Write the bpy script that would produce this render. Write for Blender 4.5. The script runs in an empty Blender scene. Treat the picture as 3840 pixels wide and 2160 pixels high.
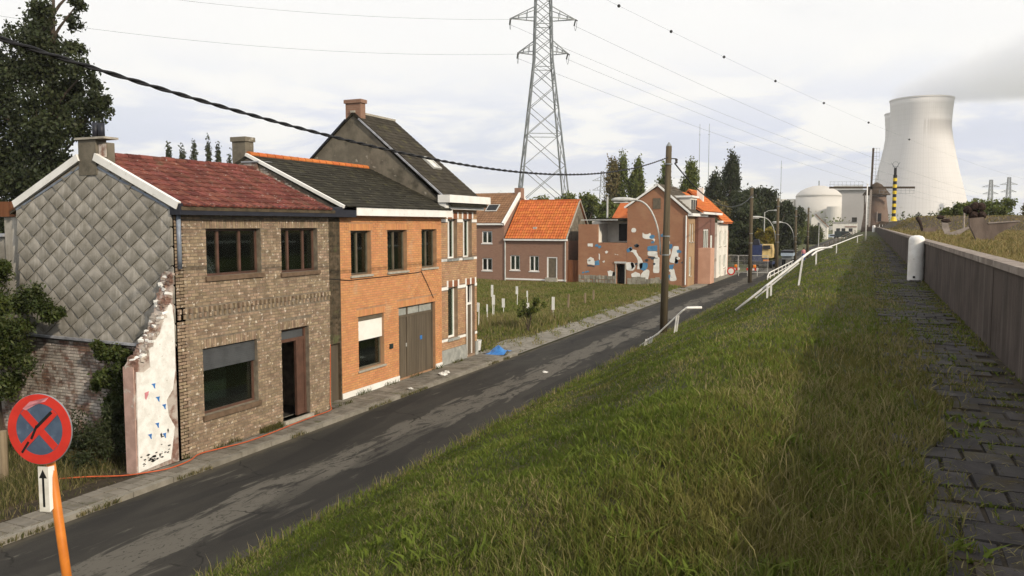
import bpy, bmesh, math, random
import numpy as np
from mathutils import Vector, Matrix

random.seed(7)
rng = np.random.default_rng(7)
S = bpy.context.scene
COL = S.collection
R = math.radians

# ------------------------------------------------------------------ camera, sky, sun, exposure
EYE = Vector((0.0, 0.0, 5.4))
YAW, PITCH = R(24.132), R(4.543)
FWD = Vector((-math.sin(YAW) * math.cos(PITCH), math.cos(YAW) * math.cos(PITCH), -math.sin(PITCH)))
cd = bpy.data.cameras.new("camera")
cam = bpy.data.objects.new("camera", cd)
COL.objects.link(cam)
cam.location = EYE
cam.rotation_euler = FWD.to_track_quat('-Z', 'Y').to_euler()
cd.sensor_width = 36.0
cd.lens = 27.95
cd.clip_start = 0.05
cd.clip_end = 9000
S.camera = cam

SUN_DIR = Vector((0.92, -0.40, 0.0)).normalized()
SUN_EL = R(27)
SUN_DIR = (SUN_DIR * math.cos(SUN_EL) + Vector((0, 0, math.sin(SUN_EL)))).normalized()

w = bpy.data.worlds.new("World")
S.world = w
w.use_nodes = True
nt = w.node_tree
for n in list(nt.nodes):
    nt.nodes.remove(n)


def N(t, kind, **kw):
    n = t.nodes.new(kind)
    for k, v in kw.items():
        if k.startswith('i_'):
            n.inputs[k[2:].replace('_', ' ')].default_value = v
        else:
            setattr(n, k, v)
    return n


def math_n(t, op, a, b=None, clamp=False):
    n = t.nodes.new('ShaderNodeMath')
    n.operation = op
    n.use_clamp = clamp
    for i, v in enumerate((a, b)):
        if v is None:
            continue
        if isinstance(v, (int, float)):
            n.inputs[i].default_value = v
        else:
            t.links.new(v, n.inputs[i])
    return n.outputs[0]


def mixc(t, fac, a, b):
    n = t.nodes.new('ShaderNodeMix')
    n.data_type = 'RGBA'
    for sock, v in ((n.inputs[0], fac), (n.inputs[6], a), (n.inputs[7], b)):
        if isinstance(v, (int, float)):
            sock.default_value = v
        elif isinstance(v, (tuple, list)):
            sock.default_value = (*v[:3], 1)
        else:
            t.links.new(v, sock)
    return n.outputs[2]


def ramp(t, src, lo, hi):
    n = t.nodes.new('ShaderNodeMapRange')
    n.interpolation_type = 'SMOOTHSTEP'
    t.links.new(src, n.inputs[0])
    n.inputs[1].default_value = lo
    n.inputs[2].default_value = hi
    return n.outputs[0]


sky = N(nt, 'ShaderNodeTexSky', sky_type='NISHITA', sun_disc=False, sun_elevation=SUN_EL,
        sun_rotation=math.atan2(SUN_DIR.x, SUN_DIR.y), air_density=1.0, dust_density=1.5, ozone_density=1.0)
tc = N(nt, 'ShaderNodeTexCoord')
sep = N(nt, 'ShaderNodeSeparateXYZ')
nt.links.new(tc.outputs['Generated'], sep.inputs[0])
zc = math_n(nt, 'ADD', math_n(nt, 'MAXIMUM', sep.outputs[2], 0.0), 0.16)
cmb = N(nt, 'ShaderNodeCombineXYZ')
nt.links.new(math_n(nt, 'DIVIDE', sep.outputs[0], zc), cmb.inputs[0])
nt.links.new(math_n(nt, 'DIVIDE', sep.outputs[1], zc), cmb.inputs[1])
n1 = N(nt, 'ShaderNodeTexNoise', i_Scale=0.75, i_Detail=7.0, i_Roughness=0.6)
nt.links.new(cmb.outputs[0], n1.inputs['Vector'])
n2 = N(nt, 'ShaderNodeTexNoise', i_Scale=1.5, i_Detail=8.0, i_Roughness=0.55, i_Distortion=0.4)
nt.links.new(cmb.outputs[0], n2.inputs['Vector'])
low = math_n(nt, 'SUBTRACT', 1.0, ramp(nt, sep.outputs[2], 0.06, 0.22))
grey = math_n(nt, 'MULTIPLY', ramp(nt, n2.outputs[0], 0.38, 0.56), math_n(nt, 'ADD', math_n(nt, 'MULTIPLY', low, 0.85), 0.03))
cloud = mixc(nt, grey, (10.5, 10.45, 10.35), (5.3, 6.2, 9.0))
gap = math_n(nt, 'MULTIPLY', ramp(nt, n1.outputs[0], 0.52, 0.72), 0.16)
col = mixc(nt, gap, cloud, sky.outputs[0])
bg = N(nt, 'ShaderNodeBackground', i_Strength=0.1)
nt.links.new(col, bg.inputs[0])
wo = N(nt, 'ShaderNodeOutputWorld')
nt.links.new(bg.outputs[0], wo.inputs[0])

sl = bpy.data.lights.new("sun", 'SUN')
sl.energy = 4.3
sl.angle = R(1.2)
sl.color = (1.0, 0.88, 0.71)
sun = bpy.data.objects.new("sun", sl)
COL.objects.link(sun)
sun.location = (30, -20, 60)
sun.rotation_euler = SUN_DIR.to_track_quat('Z', 'Y').to_euler()

S.view_settings.view_transform = 'Standard'
S.view_settings.look = 'None'
S.view_settings.exposure = -0.05
S.view_settings.gamma = 1.0
S.view_settings.use_curve_mapping = False
S.render.engine = 'CYCLES'
S.cycles.use_denoising = True
S.cycles.max_bounces = 6
S.cycles.volume_bounces = 4
S.cycles.transparent_max_bounces = 12


# ------------------------------------------------------------------ materials
def mat(name, c1, c2=None, scale=3.0, stretch=(1, 1, 1), rough=0.85, var=0.0, bump=0.0, bscale=40.0,
        spot=None, spot_scale=4.0, spot_lo=0.58, spot_hi=0.68, metal=0.0, spec=None, hue=0.0, leaf=False,
        streak=None, streak_amt=0.5, spot2=None, spot2_scale=1.0, spot2_lo=0.55, spot2_hi=0.7, local=False):
    m = bpy.data.materials.new(name)
    m.use_nodes = True
    t = m.node_tree
    p = t.nodes['Principled BSDF']
    p.inputs['Roughness'].default_value = rough
    p.inputs['Metallic'].default_value = metal
    p.inputs['Specular IOR Level'].default_value = spec if spec is not None else (0.1 if rough >= 0.8 else 0.3)
    if local:
        pos = N(t, 'ShaderNodeTexCoord').outputs['Object']
    else:
        pos = N(t, 'ShaderNodeNewGeometry').outputs['Position']
    mp = N(t, 'ShaderNodeMapping')
    mp.inputs['Scale'].default_value = stretch
    t.links.new(pos, mp.inputs[0])

    def noise(sc, d=5.0, vec=None):
        n = N(t, 'ShaderNodeTexNoise', i_Scale=sc, i_Detail=d, i_Roughness=0.6)
        t.links.new(vec or mp.outputs[0], n.inputs['Vector'])
        return n.outputs[0]
    c2 = c2 or tuple(x * 0.72 for x in c1)
    out = mixc(t, ramp(t, noise(scale), 0.35, 0.65), c1, c2)
    if spot:
        out = mixc(t, ramp(t, noise(spot_scale), spot_lo, spot_hi), out, spot)
    if spot2:
        out = mixc(t, ramp(t, noise(spot2_scale), spot2_lo, spot2_hi), out, spot2)
    if streak:
        m2 = N(t, 'ShaderNodeMapping')
        m2.inputs['Scale'].default_value = (9, 9, 0.45)
        t.links.new(pos, m2.inputs[0])
        s = ramp(t, noise(1.0, 4.0, m2.outputs[0]), 0.5, 0.72)
        out = mixc(t, math_n(t, 'MULTIPLY', s, streak_amt), out, streak)
    if var or hue:
        oi = N(t, 'ShaderNodeObjectInfo').outputs['Random']
        gi = N(t, 'ShaderNodeNewGeometry').outputs['Random Per Island']
        r = math_n(t, 'FRACT', math_n(t, 'ADD', oi, gi))
        hs = N(t, 'ShaderNodeHueSaturation')
        t.links.new(out, hs.inputs['Color'])
        t.links.new(math_n(t, 'ADD', math_n(t, 'MULTIPLY', r, 2 * var), 1 - var), hs.inputs['Value'])
        if hue:
            r2 = math_n(t, 'FRACT', math_n(t, 'MULTIPLY', r, 7.31))
            t.links.new(math_n(t, 'ADD', math_n(t, 'MULTIPLY', r2, 2 * hue), 0.5 - hue), hs.inputs['Hue'])
        out = hs.outputs[0]
    t.links.new(out, p.inputs['Base Color'])
    if bump:
        b = N(t, 'ShaderNodeBump', i_Strength=bump, i_Distance=0.02)
        t.links.new(noise(bscale, 6.0, pos), b.inputs['Height'])
        t.links.new(b.outputs[0], p.inputs['Normal'])
    if leaf:
        tr = N(t, 'ShaderNodeBsdfTranslucent')
        t.links.new(out, tr.inputs[0])
        mx = N(t, 'ShaderNodeMixShader')
        mx.inputs[0].default_value = 0.35
        t.links.new(p.outputs[0], mx.inputs[1])
        t.links.new(tr.outputs[0], mx.inputs[2])
        o = [n for n in t.nodes if n.type == 'OUTPUT_MATERIAL'][0]
        t.links.new(mx.outputs[0], o.inputs[0])
    return m


def brick_mat(name, c1, c2, mortar, size=1.0, stain=(0.1, 0.08, 0.06), stain_amt=0.3):
    """distant brickwork whose bricks cannot be told apart"""
    m = bpy.data.materials.new(name)
    m.use_nodes = True
    t = m.node_tree
    p = t.nodes['Principled BSDF']
    p.inputs['Roughness'].default_value = 0.9
    p.inputs['Specular IOR Level'].default_value = 0.2
    g = N(t, 'ShaderNodeNewGeometry').outputs['Position']
    s = N(t, 'ShaderNodeSeparateXYZ')
    t.links.new(g, s.inputs[0])
    c = N(t, 'ShaderNodeCombineXYZ')
    t.links.new(math_n(t, 'ADD', s.outputs[0], s.outputs[1]), c.inputs[0])
    t.links.new(s.outputs[2], c.inputs[1])
    b = N(t, 'ShaderNodeTexBrick', i_Scale=1.0 / size, i_Color1=(*c1, 1), i_Color2=(*c2, 1), i_Mortar=(*mortar, 1))
    b.inputs['Mortar Size'].default_value = 0.009
    b.inputs['Brick Width'].default_value = 0.22
    b.inputs['Row Height'].default_value = 0.075
    t.links.new(c.outputs[0], b.inputs['Vector'])
    n = N(t, 'ShaderNodeTexNoise', i_Scale=0.9, i_Detail=6.0)
    t.links.new(g, n.inputs['Vector'])
    o = mixc(t, math_n(t, 'MULTIPLY', ramp(t, n.outputs[0], 0.45, 0.7), stain_amt), b.outputs[0], stain)
    t.links.new(o, p.inputs['Base Color'])
    return m


def glass_mat(name, tint=(0.7, 0.78, 0.74), spec_mix=0.28):
    m = bpy.data.materials.new(name)
    m.use_nodes = True
    t = m.node_tree
    t.nodes.remove(t.nodes['Principled BSDF'])
    tr = N(t, 'ShaderNodeBsdfTransparent')
    tr.inputs[0].default_value = (*tint, 1)
    gl = N(t, 'ShaderNodeBsdfGlossy')
    gl.inputs['Roughness'].default_value = 0.04
    gl.inputs[0].default_value = (0.8, 0.85, 0.82, 1)
    fr = N(t, 'ShaderNodeFresnel', i_IOR=1.5)
    mx = N(t, 'ShaderNodeMixShader')
    t.links.new(math_n(t, 'ADD', math_n(t, 'MULTIPLY', fr.outputs[0], 0.9), spec_mix * 0.12), mx.inputs[0])
    t.links.new(tr.outputs[0], mx.inputs[1])
    t.links.new(gl.outputs[0], mx.inputs[2])
    o = [n for n in t.nodes if n.type == 'OUTPUT_MATERIAL'][0]
    t.links.new(mx.outputs[0], o.inputs[0])
    return m


def grass_mat(name, green, dry, dark, pscale=0.35, dry_lo=0.45, dry_hi=0.7):
    m = bpy.data.materials.new(name)
    m.use_nodes = True
    t = m.node_tree
    p = t.nodes['Principled BSDF']
    p.inputs['Roughness'].default_value = 0.7
    p.inputs['Specular IOR Level'].default_value = 0.12
    g = N(t, 'ShaderNodeNewGeometry').outputs['Position']
    n = N(t, 'ShaderNodeTexNoise', i_Scale=pscale, i_Detail=6.0, i_Roughness=0.62)
    t.links.new(g, n.inputs['Vector'])
    a = N(t, 'ShaderNodeAttribute', attribute_name='tint')
    f = math_n(t, 'ADD', n.outputs[0], math_n(t, 'MULTIPLY', math_n(t, 'SUBTRACT', a.outputs['Fac'], 0.5), 0.42))
    c = mixc(t, ramp(t, f, dry_lo, dry_hi), green, dry)
    n3 = N(t, 'ShaderNodeTexNoise', i_Scale=pscale * 5, i_Detail=3.0)
    t.links.new(g, n3.inputs['Vector'])
    c = mixc(t, math_n(t, 'MULTIPLY', ramp(t, n3.outputs[0], 0.5, 0.7), 0.6), c, dark)
    d = N(t, 'ShaderNodeAttribute', attribute_name='straw')
    c = mixc(t, d.outputs['Fac'], c, (0.27, 0.225, 0.11))
    t.links.new(c, p.inputs['Base Color'])
    tr = N(t, 'ShaderNodeBsdfTranslucent')
    t.links.new(c, tr.inputs[0])
    mx = N(t, 'ShaderNodeMixShader')
    mx.inputs[0].default_value = 0.3
    t.links.new(p.outputs[0], mx.inputs[1])
    t.links.new(tr.outputs[0], mx.inputs[2])
    o = [q for q in t.nodes if q.type == 'OUTPUT_MATERIAL'][0]
    t.links.new(mx.outputs[0], o.inputs[0])
    return m


M = {}
M['h1_brick'] = mat('brown_brick', (0.31, 0.232, 0.158), (0.205, 0.15, 0.102), 5, var=0.22, hue=0.012, bump=0.5, bscale=60,
                    spot=(0.56, 0.49, 0.40), spot_scale=9, spot_lo=0.58, spot_hi=0.66)
M['mortar'] = mat('mortar', (0.22, 0.185, 0.14), (0.14, 0.115, 0.09), 6, bump=0.4)
M['old_brick'] = mat('old_red_brick', (0.22, 0.135, 0.10), (0.15, 0.088, 0.065), 6, var=0.25, hue=0.01, bump=0.6, bscale=50,
                     spot=(0.42, 0.375, 0.33), spot_scale=3.4, spot_lo=0.37, spot_hi=0.58)
M['mossy_brick'] = mat('mossy_dark_brick', (0.10, 0.075, 0.05), (0.055, 0.045, 0.03), 5, var=0.25, bump=0.5,
                       spot=(0.09, 0.095, 0.045), spot_scale=2.0)
M['orange_brick'] = mat('orange_brick', (0.56, 0.27, 0.12), (0.50, 0.235, 0.105), 3, var=0.09, hue=0.006, bump=0.3, bscale=60,
                        spot=(0.52, 0.30, 0.16), spot_scale=1.2)
M['orange_mortar'] = mat('orange_mortar', (0.40, 0.24, 0.14), (0.33, 0.19, 0.11), 4)
M['pale_brick'] = mat('pale_brick', (0.43, 0.27, 0.155), (0.36, 0.21, 0.12), 3, var=0.14, hue=0.008, bump=0.3)
M['pale_mortar'] = mat('pale_mortar', (0.28, 0.20, 0.14), (0.22, 0.155, 0.11), 4)
M['red_arch'] = mat('red_arch_brick', (0.30, 0.13, 0.07), (0.24, 0.10, 0.055), 4, var=0.15)
M['plaster'] = mat('white_plaster', (0.80, 0.79, 0.76), (0.66, 0.65, 0.61), 5, bump=0.35, bscale=25,
                   spot=(0.5, 0.47, 0.42), spot_scale=14, spot_lo=0.66, spot_hi=0.7)
M['pink_plaster'] = mat('pink_render', (0.46, 0.31, 0.26), (0.36, 0.24, 0.20), 4, bump=0.4, spot=(0.5, 0.45, 0.4), spot_scale=3)
M['black_paint'] = mat('black_paint', (0.02, 0.02, 0.02), rough=0.6)
M['slate'] = mat('fibre_cement_slate', (0.36, 0.335, 0.295), (0.27, 0.25, 0.215), 3, var=0.14, bump=0.25, bscale=30,
                 spot=(0.20, 0.185, 0.15), spot_scale=2.2, spot_lo=0.5, spot_hi=0.75, streak=(0.50, 0.47, 0.42), streak_amt=0.55)
def slate_dark():  # darkens each slate towards its lower corner, broken up by noise
    t = M['slate'].node_tree
    p = t.nodes['Principled BSDF']
    src = p.inputs['Base Color'].links[0].from_socket
    o = N(t, 'ShaderNodeTexCoord').outputs['Object']
    s = N(t, 'ShaderNodeSeparateXYZ')
    t.links.new(o, s.inputs[0])
    g = N(t, 'ShaderNodeNewGeometry').outputs['Position']
    n = N(t, 'ShaderNodeTexNoise', i_Scale=2.6, i_Detail=5.0)
    t.links.new(g, n.inputs['Vector'])
    m2 = N(t, 'ShaderNodeMapping')
    m2.inputs['Scale'].default_value = (26, 1, 1.5)
    t.links.new(g, m2.inputs[0])
    n2 = N(t, 'ShaderNodeTexNoise', i_Scale=1.0, i_Detail=3.0)
    t.links.new(m2.outputs[0], n2.inputs['Vector'])
    d = math_n(t, 'SUBTRACT', math_n(t, 'ADD', math_n(t, 'MULTIPLY', n.outputs[0], 0.26), math_n(t, 'MULTIPLY', n2.outputs[0], 0.12)), math_n(t, 'ADD', s.outputs[2], math_n(t, 'MULTIPLY', math_n(t, 'ABSOLUTE', s.outputs[0]), 0.30)))
    c = mixc(t, math_n(t, 'MULTIPLY', ramp(t, d, 0.06, 0.34), 0.6), src, (0.105, 0.098, 0.078))
    t.links.new(c, p.inputs['Base Color'])


slate_dark()
M['slate_dirt'] = mat('slate_back', (0.12, 0.11, 0.095), rough=0.9)
M['red_tile'] = mat('red_roof_tile', (0.165, 0.056, 0.042), (0.105, 0.037, 0.03), 5, var=0.28, hue=0.008, bump=0.4, bscale=50,
                    spot=(0.27, 0.22, 0.19), spot_scale=13, spot_lo=0.62, spot_hi=0.68, spot2=(0.09, 0.08, 0.05), spot2_scale=2.2,
                    spot2_lo=0.58, spot2_hi=0.75)
M['dark_slate'] = mat('dark_mossy_slate', (0.036, 0.033, 0.024), (0.024, 0.022, 0.016), 3, var=0.25, bump=0.6, bscale=35,
                      spot=(0.062, 0.058, 0.030), spot_scale=4, spot_lo=0.56, spot_hi=0.72, spot2=(0.22, 0.20, 0.16), spot2_scale=7,
                      spot2_lo=0.68, spot2_hi=0.72)
M['grey_slate'] = mat('weathered_grey_slate', (0.050, 0.043, 0.032), (0.035, 0.030, 0.022), 2, var=0.16, bump=0.5, bscale=30,
                      spot=(0.085, 0.078, 0.035), spot_scale=1.6, spot_lo=0.55, spot_hi=0.75)
M['slope_tile'] = mat('dark_grey_roof_tile', (0.10, 0.085, 0.065), (0.07, 0.06, 0.048), 2, var=0.2)
M['orange_tile'] = mat('orange_roof_tile', (0.52, 0.165, 0.05), (0.43, 0.125, 0.04), 1.6, var=0.13, hue=0.006, bump=0.3)
M['brown_tile'] = mat('brown_roof_tile', (0.24, 0.135, 0.075), (0.19, 0.105, 0.06), 1.5, var=0.1)
M['cement'] = mat('stained_cement_render', (0.185, 0.162, 0.125), (0.125, 0.11, 0.085), 1.5, bump=0.5, bscale=18,
                  spot=(0.075, 0.068, 0.052), spot_scale=1.7, spot_lo=0.5, spot_hi=0.72, streak=(0.12, 0.11, 0.085), streak_amt=0.4,
                  spot2=(0.36, 0.33, 0.27), spot2_scale=3, spot2_lo=0.6, spot2_hi=0.7)
M['white_paint'] = mat('white_paint', (0.80, 0.79, 0.76), (0.72, 0.71, 0.67), 2.5, rough=0.55, spot=(0.55, 0.53, 0.48), spot_scale=5,
                       spot_lo=0.62, spot_hi=0.75)
M['white_rail'] = mat('white_rail_paint', (0.78, 0.77, 0.74), (0.66, 0.64, 0.6), 4, rough=0.5, spot=(0.35, 0.27, 0.2), spot_scale=16,
                      spot_lo=0.68, spot_hi=0.72)
M['navy'] = mat('dark_navy_board', (0.022, 0.024, 0.034), (0.016, 0.017, 0.024), 3, rough=0.5)
M['zinc'] = mat('grey_blue_zinc', (0.24, 0.28, 0.34), (0.17, 0.19, 0.23), 4, rough=0.5, metal=0.2)
M['lead'] = mat('lead_flashing', (0.42, 0.43, 0.46), (0.22, 0.22, 0.235), 3, rough=0.5, metal=0.2)
M['brown_frame'] = mat('brown_window_frame', (0.115, 0.06, 0.042), (0.08, 0.042, 0.03), 5, rough=0.55)
M['dark_frame'] = mat('dark_grey_brown_frame', (0.14, 0.115, 0.08), (0.105, 0.085, 0.06), 5, rough=0.55)
M['sill'] = mat('stone_sill', (0.40, 0.37, 0.31), (0.30, 0.275, 0.23), 6, bump=0.3)
M['brown_sill'] = mat('brown_tile_sill', (0.16, 0.11, 0.075), (0.11, 0.075, 0.05), 6, bump=0.3)
M['glass'] = glass_mat('window_glass')
M['interior'] = mat('dark_interior', (0.05, 0.045, 0.038), rough=0.95)
M['room_wall'] = mat('dim_room_wall', (0.16, 0.12, 0.09), (0.10, 0.075, 0.055), 2)
M['shutter'] = mat('grey_roller_shutter', (0.075, 0.08, 0.085), (0.055, 0.058, 0.062), 3, rough=0.6)
M['white_blind'] = mat('white_roller_blind', (0.80, 0.79, 0.74), (0.74, 0.73, 0.68), 3, rough=0.6)
M['net_curtain'] = mat('net_curtain', (0.36, 0.37, 0.34), (0.26, 0.27, 0.25), 3)
M['garage_wood'] = mat('brown_grey_boards', (0.125, 0.10, 0.07), (0.085, 0.068, 0.048), 2, stretch=(1, 1, 0.15), rough=0.7, var=0.12)
M['bluestone'] = mat('grey_blue_stone', (0.33, 0.335, 0.31), (0.24, 0.245, 0.23), 3, bump=0.3, spot=(0.42, 0.42, 0.38), spot_scale=5)
M['asphalt'] = None
M['paving'] = mat('concrete_paving', (0.205, 0.185, 0.155), (0.15, 0.135, 0.11), 3, var=0.16, bump=0.5, bscale=70,
                  spot=(0.10, 0.10, 0.055), spot_scale=1.5, spot_lo=0.6, spot_hi=0.72)
M['kerb'] = mat('concrete_kerb', (0.25, 0.23, 0.195), (0.18, 0.165, 0.135), 3, var=0.12, bump=0.4, bscale=60)
M['paver'] = mat('grey_path_paver', (0.070, 0.064, 0.061), (0.046, 0.042, 0.041), 4, var=0.2, hue=0.01, bump=0.6, bscale=80,
                 spot=(0.062, 0.05, 0.030), spot_scale=2.5, spot_lo=0.5, spot_hi=0.66)
M['path_bed'] = mat('path_soil', (0.052, 0.042, 0.03), (0.035, 0.028, 0.02), 6, bump=0.5)
M['concrete'] = mat('flood_wall_concrete', (0.088, 0.070, 0.060), (0.058, 0.046, 0.040), 1.4, bump=0.4, bscale=25,
                    streak=(0.16, 0.135, 0.12), streak_amt=0.6, spot=(0.045, 0.037, 0.033), spot_scale=0.8)
M['coping'] = mat('wall_coping', (0.30, 0.255, 0.22), (0.20, 0.165, 0.14), 2.5, bump=0.4, spot=(0.4, 0.36, 0.31), spot_scale=6)
M['soil'] = mat('bare_soil', (0.085, 0.065, 0.042), (0.055, 0.042, 0.028), 2, bump=0.6, bscale=12)
M['ground'] = mat('far_grassland', (0.075, 0.09, 0.035), (0.10, 0.095, 0.045), 0.02)
M['bark'] = mat('bark', (0.10, 0.08, 0.06), (0.055, 0.043, 0.033), 6, stretch=(1, 1, 0.25), bump=0.8, bscale=20)
M['pole_wood'] = mat('weathered_pole', (0.115, 0.092, 0.058), (0.075, 0.06, 0.04), 3, stretch=(4, 4, 0.15), bump=0.5, bscale=25)
M['post_wood'] = mat('fence_post_wood', (0.26, 0.205, 0.135), (0.17, 0.13, 0.085), 4, stretch=(1, 1, 0.2), bump=0.4)
M['steel'] = mat('galvanised_steel', (0.26, 0.28, 0.29), (0.17, 0.185, 0.19), 0.4, rough=0.6, metal=0.3)
M['light_steel'] = mat('light_grey_metal', (0.52, 0.52, 0.49), (0.4, 0.4, 0.38), 3, rough=0.5)
M['black_rubber'] = mat('black_rubber', (0.012, 0.012, 0.014), rough=0.6)
M['insul'] = mat('insulator', (0.06, 0.055, 0.05), rough=0.4)
M['orange_post'] = mat('orange_post_paint', (0.62, 0.20, 0.025), (0.50, 0.15, 0.02), 5, rough=0.5, spot=(0.2, 0.07, 0.02), spot_scale=11,
                       spot_lo=0.66, spot_hi=0.7)
M['sign_red'] = mat('sign_red', (0.56, 0.035, 0.022), (0.48, 0.03, 0.02), 6, rough=0.45, spot=(0.30, 0.02, 0.03), spot_scale=3, spot_lo=0.6, spot_hi=0.7)
M['sign_blue'] = mat('sign_blue', (0.072, 0.105, 0.16), (0.055, 0.08, 0.125), 9, rough=0.45, spot=(0.12, 0.16, 0.22), spot_scale=6)
M['sign_white'] = mat('sign_white', (0.70, 0.68, 0.62), (0.56, 0.53, 0.46), 6, rough=0.5)
M['sign_black'] = mat('sign_black', (0.012, 0.012, 0.012), rough=0.5)
M['sign_grey'] = mat('sign_back_grey', (0.3, 0.31, 0.33), rough=0.5, metal=0.3)
M['hose'] = mat('orange_hose', (0.52, 0.10, 0.03), (0.42, 0.08, 0.025), 4, rough=0.5)
M['blue_tarp'] = mat('blue_plastic', (0.04, 0.20, 0.52), (0.03, 0.13, 0.38), 6, rough=0.45)
M['plastic_white'] = mat('white_plastic', (0.75, 0.74, 0.70), rough=0.45)
M['leaf_dark'] = mat('dark_leaves', (0.050, 0.062, 0.023), (0.031, 0.041, 0.016), 0.5, var=0.4, hue=0.02, leaf=True, rough=0.6)
M['leaf_mid'] = mat('mid_green_leaves', (0.125, 0.148, 0.03), (0.088, 0.108, 0.023), 0.35, var=0.38, hue=0.02, leaf=True, rough=0.6)
M['leaf_olive'] = mat('olive_leaves', (0.19, 0.155, 0.06), (0.14, 0.118, 0.048), 0.3, var=0.35, hue=0.02, leaf=True, rough=0.6)
M['leaf_yellow'] = mat('yellowing_leaves', (0.30, 0.24, 0.035), (0.20, 0.17, 0.03), 0.6, var=0.35, hue=0.02, leaf=True, rough=0.6)
M['leaf_bush'] = mat('bush_leaves', (0.07, 0.09, 0.02), (0.04, 0.055, 0.014), 1.2, var=0.45, hue=0.025, leaf=True, rough=0.55,
                     spot=(0.17, 0.16, 0.03), spot_scale=2.4, spot_lo=0.62, spot_hi=0.72)
M['tower'] = mat('cooling_tower_concrete', (0.62, 0.60, 0.585), (0.57, 0.55, 0.54), 0.02, stretch=(1, 1, 0.1), rough=0.9)
M['dome'] = mat('pale_dome', (0.56, 0.53, 0.49), (0.50, 0.475, 0.44), 0.03, rough=0.7)
M['plant_grey'] = mat('grey_cladding', (0.36, 0.34, 0.33), (0.32, 0.30, 0.29), 0.05)
M['yellow_paint'] = mat('yellow_beacon_paint', (0.78, 0.55, 0.03), rough=0.5)
M['sculpt'] = mat('weathered_sculpture', (0.20, 0.155, 0.125), (0.13, 0.10, 0.082), 3, stretch=(1, 1, 0.3), bump=0.6, bscale=20)
M['sculpt_dark'] = mat('dark_rust', (0.045, 0.03, 0.024), (0.03, 0.02, 0.017), 5, bump=0.5)
M['sculpt_pale'] = mat('pale_weathered_metal', (0.36, 0.31, 0.27), (0.25, 0.21, 0.18), 4)
M['white_render'] = mat('white_render', (0.74, 0.71, 0.65), (0.64, 0.61, 0.55), 1.2, bump=0.2, spot=(0.5, 0.45, 0.38), spot_scale=1.0)
M['pink_render'] = mat('peach_render', (0.55, 0.33, 0.24), (0.48, 0.28, 0.2), 1.2)
M['stone_patch'] = mat('grey_rubble_stone', (0.31, 0.29, 0.235), (0.21, 0.195, 0.155), 3, var=0.3, bump=0.5)
M['mural_white'] = mat('mural_white_paint', (0.78, 0.77, 0.72), (0.66, 0.65, 0.60), 2, spot=(0.4, 0.26, 0.18), spot_scale=3, spot_lo=0.66, spot_hi=0.7)
M['mural_blue'] = mat('mural_blue_paint', (0.10, 0.26, 0.42), (0.07, 0.18, 0.32), 2)
M['mural_dark'] = mat('mural_dark_paint', (0.06, 0.08, 0.10), rough=0.8)
M['rust'] = mat('rust_red_sheet', (0.20, 0.085, 0.04), (0.15, 0.06, 0.03), 2, stretch=(4, 4, 0.3))
M['roofing_black'] = mat('black_roofing', (0.028, 0.026, 0.022), rough=0.9)
M['far_red_brick'] = brick_mat('far_red_brick', (0.33, 0.145, 0.075), (0.28, 0.12, 0.065), (0.28, 0.19, 0.13), 1, (0.4, 0.24, 0.14), 0.35)
M['far_brown_brick'] = brick_mat('far_brown_brick', (0.27, 0.15, 0.105), (0.23, 0.12, 0.085), (0.26, 0.19, 0.14), 1, (0.2, 0.13, 0.09), 0.3)
M['far_tan_brick'] = brick_mat('far_tan_brick', (0.40, 0.26, 0.14), (0.35, 0.22, 0.12), (0.34, 0.25, 0.17))
M['far_dark_brick'] = brick_mat('far_dark_brick', (0.20, 0.075, 0.055), (0.15, 0.06, 0.045), (0.18, 0.13, 0.1))
M['mill_brick'] = brick_mat('mill_brick', (0.17, 0.115, 0.085), (0.135, 0.09, 0.068), (0.19, 0.15, 0.12), 1, (0.13, 0.075, 0.055), 0.5)
M['thatch'] = mat('dark_mill_cap', (0.085, 0.06, 0.042), (0.055, 0.04, 0.028), 1.5, bump=0.5, bscale=6)
M['blue_paint'] = mat('dark_blue_paint', (0.03, 0.045, 0.12), rough=0.4)
M['light_blue'] = mat('pale_blue_paint', (0.42, 0.50, 0.60), rough=0.5)
M['cream'] = mat('cream_paint', (0.66, 0.48, 0.20), rough=0.45)
M['orange_lamp'] = mat('orange_reflector', (0.75, 0.22, 0.02), rough=0.35)
M['dark_green'] = mat('dark_green_paint', (0.02, 0.035, 0.035), rough=0.4)
M['skin'] = mat('skin', (0.50, 0.31, 0.23), rough=0.6)
M['pink_cloth'] = mat('pink_cloth', (0.62, 0.25, 0.28), rough=0.9)
M['blue_cloth'] = mat('blue_cloth', (0.035, 0.09, 0.32), rough=0.9)
M['hair'] = mat('dark_hair', (0.02, 0.014, 0.01), rough=0.6)
M['turf'] = mat('turf', (0.050, 0.058, 0.018), (0.062, 0.054, 0.026), 1.3, bump=0.6, bscale=14)
M['grass_dike'] = grass_mat('dike_grass_blades', (0.118, 0.156, 0.024), (0.140, 0.128, 0.038), (0.064, 0.086, 0.016))
M['grass_lot'] = grass_mat('lot_grass_blades', (0.125, 0.155, 0.032), (0.20, 0.17, 0.062), (0.08, 0.10, 0.024), 0.22, 0.42, 0.62)
M['grass_field'] = grass_mat('field_grass_blades', (0.155, 0.145, 0.042), (0.25, 0.185, 0.078), (0.11, 0.10, 0.034), 0.25, 0.4, 0.6)
M['weed'] = grass_mat('weed_blades', (0.07, 0.08, 0.022), (0.14, 0.12, 0.05), (0.04, 0.045, 0.016), 0.9, 0.4, 0.65)


# ------------------------------------------------------------------ mesh helpers
def wl(o):
    v = Vector((0, 0, 0))
    while o is not None:
        v = v + o.location
        o = o.parent
    return v


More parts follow.
